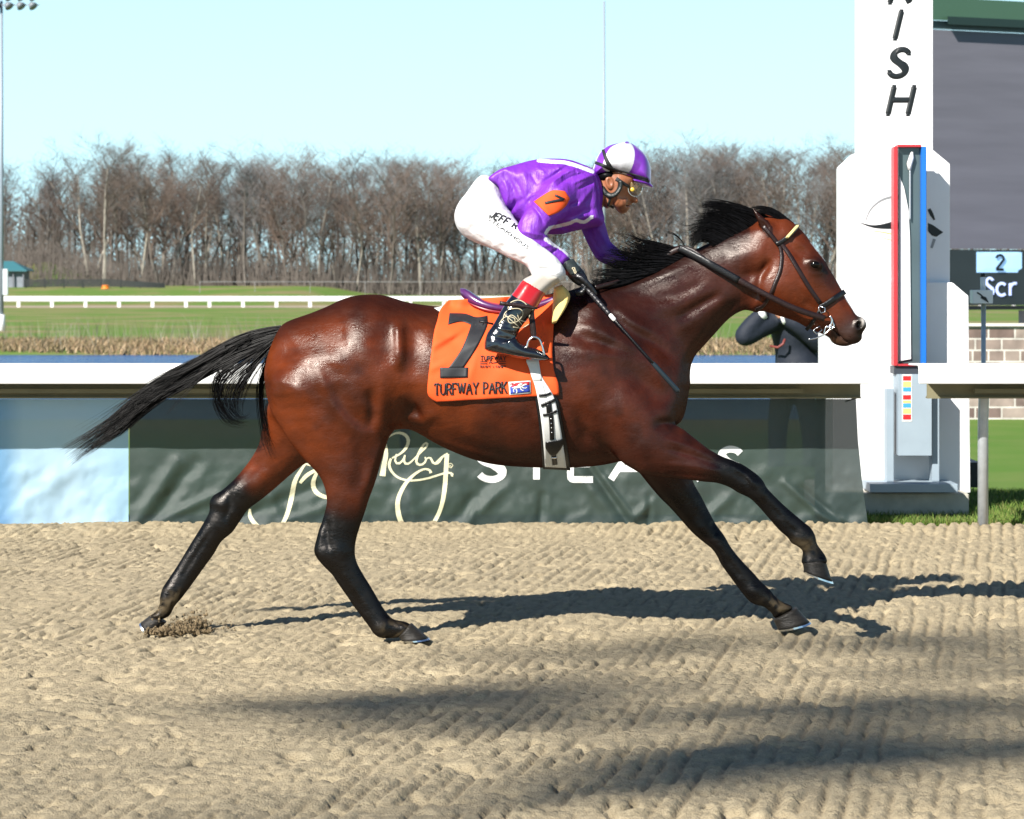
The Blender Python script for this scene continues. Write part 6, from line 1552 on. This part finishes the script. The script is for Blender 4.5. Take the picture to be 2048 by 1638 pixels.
# ------------------------------------------------------------------ stone wall
M_stone = bpy.data.materials.new('stone_blocks'); M_stone.use_nodes = True
t = M_stone.node_tree; b = t.nodes['Principled BSDF']; tc = t.nodes.new('ShaderNodeTexCoord'); mp = t.nodes.new('ShaderNodeMapping'); mp.inputs['Rotation'].default_value = (math.radians(90), 0, 0)
br_ = t.nodes.new('ShaderNodeTexBrick'); br_.inputs['Scale'].default_value = 1.0; br_.inputs['Brick Width'].default_value = .36; br_.inputs['Row Height'].default_value = .155; br_.inputs['Mortar Size'].default_value = .012
br_.inputs['Color1'].default_value = (.30, .245, .21, 1); br_.inputs['Color2'].default_value = (.12, .08, .07, 1); br_.inputs['Mortar'].default_value = (.48, .45, .41, 1); br_.squash = .6; br_.squash_frequency = 3
nz = t.nodes.new('ShaderNodeTexNoise'); nz.inputs['Scale'].default_value = 5; mx = t.nodes.new('ShaderNodeMix'); mx.data_type = 'RGBA'; mx.blend_type = 'OVERLAY'; mx.inputs['Factor'].default_value = .6
t.links.new(tc.outputs['Object'], mp.inputs[0]); t.links.new(mp.outputs[0], br_.inputs['Vector']); t.links.new(tc.outputs['Object'], nz.inputs['Vector'])
t.links.new(br_.outputs['Color'], mx.inputs['A']); t.links.new(nz.outputs['Fac'], mx.inputs['B']); t.links.new(mx.outputs['Result'], b.inputs['Base Color']); b.inputs['Roughness'].default_value = .9
bp = t.nodes.new('ShaderNodeBump'); bp.inputs['Strength'].default_value = .6; bp.inputs['Distance'].default_value = .02; bp.invert = True; t.links.new(br_.outputs['Fac'], bp.inputs['Height']); t.links.new(bp.outputs[0], b.inputs['Normal'])
sw0 = empty('stone_wall', W(1900, 835, 24), 'stone block wall below the scoreboard', 'wall')
bx('wall', 1700, 2500, 654, 850, 34.0, 34.5, M_stone, sw0, .01); bx('coping', 1698, 2500, 648, 653, 33.95, 34.55, mat('coping', (.6, .56, .5), .8), sw0, .005)
bx('low_end', 1640, 1699.5, 684, 850, 34.05, 34.45, M_stone, sw0, .01)
# dark ground box at the foot of the finish post
ub = bx('utility_box', 1938, 1962, 925, 975, 17.2, 17.6, M_blackl, None); tag(ub, 'small black utility box on the grass beside the finish post', 'box')

# ------------------------------------------------------------------ far side: rail, poles, pavilion, fence, barrel
fr_ = empty('far_rail', (-20, 228, -1.2), 'long white rail on short posts across the far side of the infield', 'rail')
Z1 = 238.0
mb = MB(); mb.box(-80, 130, Z1 - CAM_D - .12, Z1 - CAM_D + .12, CAM_H - 43 / FPX * Z1, CAM_H - 32.5 / FPX * Z1); mb.build('rail', M_railw, fr_, False, .05)
for p in [37 + 67 * k for k in range(6)] + [419 + 67 * k for k in range(0, 30)]:
    x = (p - CX) / FPX * Z1; mb = MB(); mb.box(x - .16, x + .16, Z1 - CAM_D - .06, Z1 - CAM_D + .06, -1.35, CAM_H - 43.5 / FPX * Z1); mb.build('post', M_railw, fr_)
mb = MB(); mb.box(-34, 120, 262, 262.05, CAM_H - 4.0 / FPX * 272, CAM_H - 3 / FPX * 272)
for k in range(26): mb.box(-34 + 6 * k, -33.95 + 6 * k, 262, 262.05, -.9, CAM_H - 4 / FPX * 272)
tag(mb.build('wire_fence', mat('wire_grey', (.2, .2, .2), .6)), 'thin grey wire fence in front of the leafless wood', 'fence')
def pole(px, z, w, base, label, box=False, head=False):
    r = empty('light_pole', W(px, base, z - CAM_D), label, 'light pole', 'tall light poles in the infield')
    x, y = (px - CX) / FPX * z, z - CAM_D; zb = CAM_H - (base - HORIZON) / FPX * z
    mb = MB(); mb.tube([(x, y, zb - .1), (x, y, CAM_H + 9 / FPX * z * 62)], [w * 1.15, w * .72], 14); mb.build('mast', mat('mast_grey', (.24, .28, .33), .5, metal=.1), r, True)
    mb = MB(); mb.tube([(x, y, zb - .1), (x, y, zb + .9)], [w * 1.7] * 2, 14); mb.build('base', M_fw, r, True)
    if box:
        mb = MB(); mb.box(x + .1, x + .34, y - .2, y - .02, CAM_H - 30 / FPX * z, CAM_H + 22 / FPX * z); mb.build('meter_box', mat('box_grey', (.55, .6, .62), .5), r, False, .01)
    if head:
        zt = CAM_H + 550 / FPX * z
        for row in (0, 1, 2):
            mb = MB(); mb.tube([(x - 1.9, y, zt + row * .45), (x + 1.9, y, zt + row * .45)], .03, 6); mb.build('crossarm', M_post, r)
            for k in (-3, -2, -1, 0, 1, 2):
                xx = x + .32 + k * .6; mb = MB(); mb.tube([(xx - .05, y - .1, zt + row * .45 + .05), (xx + .05, y - .16, zt + row * .45 - .03), (xx + .12, y - .2, zt + row * .45 - .12)], [.12, .2, .24], 10); mb.build('floodlight', mat('flood', (.16, .18, .2), .4) if 'flood' not in bpy.data.materials else bpy.data.materials['flood'], r, True)
    return r
pole(3, 125, .10, 665, 'tall light pole at the left edge with floodlights and a meter box', True, True)
pole(1208, 150, .095, 650, 'tall bare light pole behind the head of the jockey')
pv = empty('pavilion', W(35, 572, 280), 'small open pavilion with a teal hipped roof near the black fence', 'pavilion')
zc = 290.0
def wz(p, q, z=zc): a = W(p, q, z - CAM_D); return Vector(a)
mb = MB(); a0 = wz(-30, 540); a1 = wz(61, 541); tp_ = CAM_H - (522 - HORIZON) / FPX * zc; y0, y1 = a0.y - 2.3, a0.y + 2.3
mb.add([(a0.x, y0, a0.z), (a1.x, y0, a1.z), (a1.x, y1, a1.z), (a0.x, y1, a0.z), (a0.x + 1.6, a0.y, tp_), (a1.x - 2.0, a0.y, tp_), (a0.x, y0, a0.z - .12), (a1.x, y0, a1.z - .12), (a1.x, y1, a1.z - .12), (a0.x, y1, a0.z - .12)],
       [(0, 1, 5, 4), (1, 2, 5), (2, 3, 4, 5), (3, 0, 4), (6, 7, 1, 0), (7, 8, 2, 1), (8, 9, 3, 2), (9, 6, 0, 3), (9, 8, 7, 6)]); mb.build('roof', mat('teal_roof', (.035, .13, .15), .5), pv)
mb = MB(); mb.box(a0.x + .4, a1.x - .45, a0.y - 1.6, a0.y + 1.6, tz(-58, 280) - .2, a0.z - .14); mb.build('walls', mat('pavilion_wall', (.17, .19, .22), .7, noise=.2, nscale=1), pv)
for p in (14, 33, 53):
    x = wz(p, 550).x; mb = MB(); mb.box(x - .07, x + .07, a0.y - 1.95, a0.y - 1.8, tz(x, 280) - .2, a0.z - .14); mb.build('pillar', mat('pillar', (.12, .13, .15), .6) if 'pillar' not in bpy.data.materials else bpy.data.materials['pillar'], pv)
bf = empty('board_fence', W(180, 572, 275), 'black four board fence running along the green rise at the left', 'fence')
M_bf = mat('black_boards', (.012, .016, .016), .7)
for k in range(4):
    mb = MB(); L = []
    for p in range(50, 335, 8):
        z = 284; x = (p - CX) / FPX * z; g = tz(x, z - CAM_D); s = 1 - .45 * max(0, (p - 220) / 110); L.append((x, z - CAM_D, g + (.22 + .22 * k) * s))
    for u, v in zip(L, L[1:]): mb.add([(u[0], u[1], u[2] - .085), (v[0], v[1], v[2] - .085), (v[0], v[1], v[2] + .085), (u[0], u[1], u[2] + .085), (u[0], u[1] + .04, u[2] - .085), (v[0], v[1] + .04, v[2] - .085), (v[0], v[1] + .04, v[2] + .085), (u[0], u[1] + .04, u[2] + .085)], [(0, 1, 2, 3), (5, 4, 7, 6), (3, 2, 6, 7), (4, 5, 1, 0)])
    mb.build('board', M_bf, bf)
for p in range(52, 330, 38):
    x = (p - CX) / FPX * 284.2; g = tz(x, 274.2); mb = MB(); mb.box(x - .07, x + .07, 274.1, 274.25, g - .2, g + 1.05 * (1 - .4 * max(0, (p - 220) / 110))); mb.build('post', M_bf, bf)
x = (211 - CX) / FPX * 280; g = tz(x, 270); mb = MB(); mb.tube([(x, 270, g), (x, 270, g + .08), (x, 270, g + .1), (x, 270, g + .32), (x, 270, g + .35), (x, 270, g + .42)], [.5, .5, .38, .36, .42, .3], 16)
tag(mb.build('traffic_barrel', mat('barrel_orange', (.75, .2, .02), .5), None, True), 'squat orange barrel on the grass before the black board fence', 'barrel')

# ------------------------------------------------------------------ bare trees
M_trunk = [mat('bark_pale', (.27, .245, .205), .9, noise=.3, nscale=2), mat('bark_brown', (.12, .105, .09), .9, noise=.3, nscale=2)]
M_twig = [mat('twigs_brown', (.118, .096, .082), .95, noise=.2, nscale=.3), mat('twigs_grey', (.130, .124, .124), .95, noise=.2, nscale=.3), mat('twigs_rust', (.120, .086, .068), .95, noise=.2, nscale=.3)]
def tree_mesh(seed, H=14.0, spread=1.0, low=.3, dens=1.0):
    r = random.Random(seed); tr, cr = MB(), MB()
    def limb(p, d, L, rad, lvl, mb):
        n = 4 if lvl < 2 else 3; pts = [p]; q = p.copy(); dd = d.copy()
        for i in range(n):
            dd = (dd + Vector((r.gauss(0, .13), r.gauss(0, .13), .05 + r.gauss(0, .08)))).normalized(); q = q + dd * (L / n); pts.append(q.copy())
        mb.tube(pts, [rad * (1 - .75 * i / n) for i in range(n + 1)], 5 if lvl == 0 else 3, cap=False)
        if lvl >= 3: return
        k = {0: int(17 * dens), 1: 8, 2: 6}[lvl]
        for j in range(k):
            t = r.uniform(low if lvl == 0 else .25, 1.0); i = min(int(t * n), n - 1); b = pts[i].lerp(pts[i + 1], t * n - i)
            a = r.uniform(0, 6.283); up = r.uniform(.5, 1.3) if lvl == 0 else r.uniform(-.1, 1.0)
            nd = (dd * .35 + Vector((math.cos(a), math.sin(a), up * .9))).normalized()
            LL = L * (r.uniform(.28, .45) * (1.35 - .7 * t) * spread if lvl == 0 else r.uniform(.38, .62))
            limb(b, nd, LL, max(rad * (.42 if lvl == 0 else .5) * (1.1 - .5 * t), .014), lvl + 1, cr)
    limb(Vector((0, 0, -.3)), Vector((r.gauss(0, .05), r.gauss(0, .05), 1)).normalized(), H, H * .0145, 0, tr)
    return tr, cr
variants = []
for k, (s, H, sp, lo) in enumerate(((1, 14.5, 1.0, .30), (2, 15, .8, .35), (3, 13, 1.15, .25), (4, 14, 1.0, .4), (5, 15.5, .9, .3), (6, 12, 1.2, .2), (7, 14, .85, .45), (8, 13.5, 1.1, .3))):
    tr, cr = tree_mesh(s * 17, H, sp, lo)
    a = tr.build('trunk', M_trunk[k % 2]); c = cr.build('crown', M_twig[k % 3]); variants.append((a, c, H))
ZONES = [(-999, 70, 'behind the pavilion'), (70, 330, 'above the black board fence'), (330, 560, 'right of the board fence'), (560, 760, 'beyond the rump of the horse'),
         (760, 900, 'beyond the saddle cloth'), (900, 1180, 'behind the back of the jockey'), (1180, 1330, 'between jockey and mane'), (1330, 1500, 'behind the flying mane'), (1500, 9999, 'behind the head of the horse')]
KIND = {(0, 0): 'brown tree with pale trunk', (1, 1): 'grey tree with dark trunk', (0, 2): 'rusty tree with pale trunk', (1, 0): 'brown tree with dark trunk', (0, 1): 'grey tree with pale trunk', (1, 2): 'rusty tree with dark trunk'}
rnd = random.Random(5)
def canopy(px): return float(np.interp(px, [-100, 0, 100, 160, 210, 250, 300, 400, 480, 560, 620, 700, 740, 785, 830, 900, 1000, 1150, 1290, 1340, 1430, 1500, 1600, 1700, 1900, 2300],
                                       [345, 350, 345, 350, 312, 345, 330, 345, 345, 318, 345, 356, 340, 312, 335, 352, 352, 355, 330, 325, 305, 325, 322, 332, 335, 335]))
firsts = {}
for row, (z, n) in enumerate(((303, 62), (315, 66), (329, 66))):
    for i in range(n):
        px = -130 + (2050) * (i + rnd.uniform(.1, .9)) / n; zz = z + rnd.uniform(-5, 5)
        if px > 1760 or (px < 165 and zz < 322): continue
        k = rnd.randrange(8); a, c, H = variants[k]; x, y = (px - CX) / FPX * zz, zz - CAM_D; g = tz(x, y)
        top = CAM_H + (HORIZON - canopy(px) - rnd.uniform(-6, 34) * (1 if row else 1.6)) / FPX * zz
        s = max(.5, (top - g) / (H * 1.02))
        zn = [q[2] for q in ZONES if q[0] <= px < q[1]][0]; kd = KIND[(k % 2, k % 3)]; rw = ('front row', 'middle row', 'back row')[row]
        lb = 'leafless %s, %s, %s' % (kd, rw, zn); gp = '%s, %s, %s' % (kd.replace('tree', 'trees'), rw, zn)
        r = bpy.data.objects.new('bare_tree', None); COL.objects.link(r); r.location = (x, y, g); r.rotation_euler = (0, 0, rnd.uniform(0, 6.28)); r.scale = (s * rnd.uniform(.8, 1.1), s * rnd.uniform(.8, 1.1), s)
        tag(r, lb, 'tree', gp)
        for src in (a, c):
            if k in firsts and src in firsts[k] or True:
                d = src.copy(); COL.objects.link(d); d.parent = r
for a, c, H in variants:
    bpy.data.objects.remove(a); bpy.data.objects.remove(c)
# the wood behind, and brush between the trunks
mb = MB(); r2 = random.Random(9)
for _ in range(270):
    z = r2.uniform(342, 380); px = r2.uniform(-160, 1900) if _ < 150 else r2.choice((r2.uniform(-1300, -160), r2.uniform(1900, 2900))); x, y = (px - CX) / FPX * z, z - CAM_D; g = tz(x, y); H = (HORIZON - canopy(px) - r2.uniform(10, 70)) / FPX * z - g + CAM_H
    b0_ = len(mb.v); mb.tube([(x, y, g), (x + r2.gauss(0, .3), y, g + H * .5), (x + r2.gauss(0, .5), y, g + H)], [.2, .12, .03], 4, cap=False)
    for k in range(170):
        h = H * r2.uniform(.12, 1.0); a = r2.uniform(0, 6.28); L = r2.uniform(.8, 2.6) * (1.25 - h / H); zz0 = g + h; rr = abs(r2.gauss(0, 1.3)) * (1.2 - h / H)
        bx0, by0 = x + math.cos(a) * rr, y + math.sin(a) * rr
        mb.tube([(bx0, by0, zz0), (bx0 + math.cos(a) * L, by0 + math.sin(a) * L, zz0 + L * r2.uniform(.2, 1.1))], [.065, .02], 3, cap=False)
tag(mb.build('wood_behind', M_twig[0]), kind='stuff')
mb = MB()
for _ in range(19000):
    z = r2.uniform(296, 338); px = r2.uniform(-160, 1850) if _ < 15000 else r2.choice((r2.uniform(-1300, -160), r2.uniform(1850, 2900))); x, y = (px - CX) / FPX * z, z - CAM_D; g = tz(x, y); L = r2.uniform(.8, 3.0) * (1 + 1.6 * r2.random() ** 3); lx = r2.gauss(0, .5)
    mb.tube([(x, y, g - .1), (x + lx * .4, y, g + L * .5), (x + lx, y + r2.gauss(0, .4), g + L)], [.045, .035, .01], 3, cap=False)
tag(mb.build('undergrowth', mat('brush_brown', (.088, .074, .064), .95, noise=.25, nscale=.3)), kind='stuff')

# ------------------------------------------------------------------ photographer behind the rail
def bg_person():
    Yp = 15.0
    F_ = Field(1440, 1690, 560, 950, Yp - .6, Yp + .5, 0.022, at=Yp)
    F_.limb([(1538, 575, Yp, .10), (1538, 592, Yp, .10), (1540, 604, Yp, .075)], k=0); F_.limb([(1545, 610, Yp, .06), (1580, 650, Yp, .14), (1588, 700, Yp, .13), (1590, 740, Yp, .14)], k=.05)
    for q in ([(1548, 640, Yp - .15, .07), (1492, 668, Yp - .25, .05), (1528, 622, Yp - .25, .04), (1536, 612, Yp - .2, .04)], [(1625, 650, Yp + .1, .07), (1640, 690, Yp - .2, .05), (1566, 636, Yp - .3, .04), (1556, 622, Yp - .25, .04)]): F_.limb(q, k=.03)
    for s, xk, xf in ((-1, 1560, 1556), (1, 1616, 1622)): F_.limb([(1590 + 12 * s, 745, Yp, .10), (xk, 830, Yp, .07), (xf, 890, Yp, .05)], k=.04)
    me, _, _ = F_.mesh('person', 1); set_vcol(me, np.tile([.4, .2, .13], (len(me.vertices), 1)))
    o = link('person', me, M_skin); tag(o, 'person in a dark navy jacket holding both hands up to the face behind the rail', 'person')
    F_ = Field(1440, 1690, 590, 800, Yp - .6, Yp + .5, 0.02, at=Yp)
    F_.limb([(1566, 628, Yp, .14), (1585, 655, Yp, .225), (1590, 700, Yp, .20), (1600, 745, Yp, .25)], k=0)
    F_.limb([(1550, 638, Yp - .15, .12), (1520, 655, Yp - .2, .11), (1490, 672, Yp - .25, .10), (1506, 648, Yp - .25, .09), (1524, 628, Yp - .25, .07)], k=.03)
    F_.limb([(1622, 650, Yp + .05, .12), (1642, 690, Yp - .2, .09), (1600, 655, Yp - .3, .08), (1570, 638, Yp - .3, .065)], k=.03)
    me, _, _ = F_.mesh('jacket', 1); link('jacket', me, mat('navy_jacket', (.010, .014, .024), .7, spec=.3, bump=.5, bscale=4, bdist=.05), o)
    F_ = Field(1500, 1690, 720, 950, Yp - .5, Yp + .5, 0.02, at=Yp)
    for s, xk, xf in ((-1, 1558, 1554), (1, 1618, 1624)): F_.limb([(1590 + 13 * s, 742, Yp, .15), (xk, 830, Yp, .105), (xf, 905, Yp, .09), (xf - 4, 932, Yp - .08, .08)], k=.05)
    me, _, _ = F_.mesh('trousers', 1); link('trousers', me, mat('black_trousers', (.007, .008, .012), .8), o)
    mb = MB(); mb.tube([V(1540, 692, Yp - .2), V(1556, 695, Yp - .27), V(1566, 688, Yp - .28), V(1570, 678, Yp - .27)], [.01, .013, .014, .012], 8); mb.build('belt_pouch', mat('pouch_red', (.16, .03, .025), .6), o, True)
    mb = MB(); mb.tube([V(1519, 632, Yp - .25), V(1524, 629, Yp - .27), V(1530, 626, Yp - .27)], [.062, .064, .058], 10); mb.build('cuff', M_white, o, True)
    mb = MB(); mb.tube([V(1565, 640, Yp - .31), V(1571, 638, Yp - .32)], [.055, .055], 10); mb.build('cuff', M_white, o, True)
bg_person()

# ------------------------------------------------------------------ sand thrown up by the hind hoof
r3 = random.Random(4); mb = MB()
def clod(c, r):
    vs = []; 
    for a in range(6):
        for b_ in range(4):
            th = a / 6 * 6.283; ph_ = (b_ + .5) / 4 * math.pi; k = r * r3.uniform(.7, 1.25)
            vs.append((c[0] + k * math.sin(ph_) * math.cos(th), c[1] + k * math.sin(ph_) * math.sin(th), c[2] + k * math.cos(ph_)))
    fs = [(a * 4 + b_, a * 4 + b_ + 1, ((a + 1) % 6) * 4 + b_ + 1, ((a + 1) % 6) * 4 + b_) for a in range(6) for b_ in range(3)] + [tuple(a * 4 for a in range(6)), tuple(a * 4 + 3 for a in reversed(range(6)))]
    mb.add(vs, fs)
for _ in range(1300):
    t = r3.random(); px = 300 + 118 * t ** .8 + r3.gauss(0, 6); py = 1264 - abs(r3.gauss(0, 4 + 15 * math.sin(t ** 2.2 * math.pi))); Y = .15 + r3.gauss(0, .07)
    clod(W(px, min(py, 1268), Y), abs(r3.gauss(0, .0026)) + .001)
for _ in range(260):
    px = 300 + 170 * r3.random() ** 1.2; clod(W(px, 1262 - abs(r3.gauss(0, 24)), .15 + r3.gauss(0, .1)), abs(r3.gauss(0, .0016)) + .0008)
for _ in range(120):
    px = r3.uniform(290, 420); clod(W(px, 1265 + r3.gauss(0, 2), .12 + r3.gauss(0, .05)), abs(r3.gauss(0, .005)) + .003)
M_damp = mat('damp_sand', (0.15, 0.108, 0.058), 0.95, noise=.3, nscale=30)
tag(mb.build('sand_spray', M_damp, None, False), kind='stuff')

# ------------------------------------------------------------------ unseen tree shape added behind the camera, limbs placed to cast the foreground shadows
bt = MB(); hT = 13.0
def overhead(px, py, h):
    h = h * 1.7
    x, y = G(px, py); return Vector((x - KX * h, y - KY * h, h))
trunk_x, trunk_y = -25.5, -29.0
for pts, r0, h in (([(300, 1400), (480, 1412), (650, 1402), (830, 1385), (1000, 1365)], .085, 13), ([(820, 1303), (950, 1306), (1100, 1300), (1250, 1290)], .04, 13.5), ([(1180, 1428), (1330, 1424), (1480, 1412), (1570, 1396)], .07, 12.5),
                   ([(1500, 1276), (1700, 1282), (1900, 1300), (2200, 1290)], .06, 14), ([(1050, 1530), (1200, 1508), (1380, 1480), (1500, 1462)], .065, 12), ([(1450, 1440), (1650, 1405), (1850, 1420), (2150, 1390)], .06, 13.5),
                   ([(1560, 1520), (1700, 1505), (1850, 1512), (2150, 1520)], .085, 12.5), ([(1380, 1500), (1500, 1520), (1650, 1500)], .07, 13), ([(860, 1625), (1020, 1580), (1180, 1548), (1360, 1515)], .07, 12.3), ([(1250, 1580), (1400, 1545), (1560, 1530)], .05, 12.6), ([(560, 1440), (700, 1450), (900, 1440), (1100, 1436)], .05, 12), ([(1640, 1330), (1800, 1345), (2000, 1330), (2200, 1340)], .05, 12.8)):
    P = [overhead(a, b, h + .25 * i) for i, (a, b) in enumerate(spline(pts, 4))]
    n = len(P); rq = random.Random(int(pts[0][0]))
    P = [Vector((trunk_x, trunk_y, 11.5)), (Vector((trunk_x, trunk_y, 15.5)) + P[0]) / 2 + Vector((-.5, -.5, 1.0))] + P
    rr = [r0 * 1.2, r0 * .6] + [r0 * (.3 + .42 * math.sin(math.pi * min(1, (i + .5) / n))) * rq.uniform(.6, 1.25) for i in range(n)]
    bt.tube(P, rr, 6)
    for i in range(3, len(P), 1):
        for _ in range(3):
            d = Vector((rq.uniform(.3, 1), rq.uniform(-.25, .25), rq.uniform(-.1, .5))).normalized() * rq.uniform(.4, 1.1); bt.tube([P[i], P[i] + d * .5 + Vector((0, rq.gauss(0, .05), 0)), P[i] + d], [r0 * .35, r0 * .25, .008], 4)
nt_ = empty('bare_tree', (trunk_x, trunk_y, -.1), 'unseen leafless tree added behind the camera to cast the foreground shadows', 'tree')
bt.build('crown', M_trunk[1], nt_)
mb = MB(); mb.tube([(trunk_x, trunk_y, -.3), (trunk_x, trunk_y, 6), (trunk_x + .1, trunk_y, 12)], [.62, .45, .30], 12); mb.build('trunk', M_trunk[1], nt_, True)
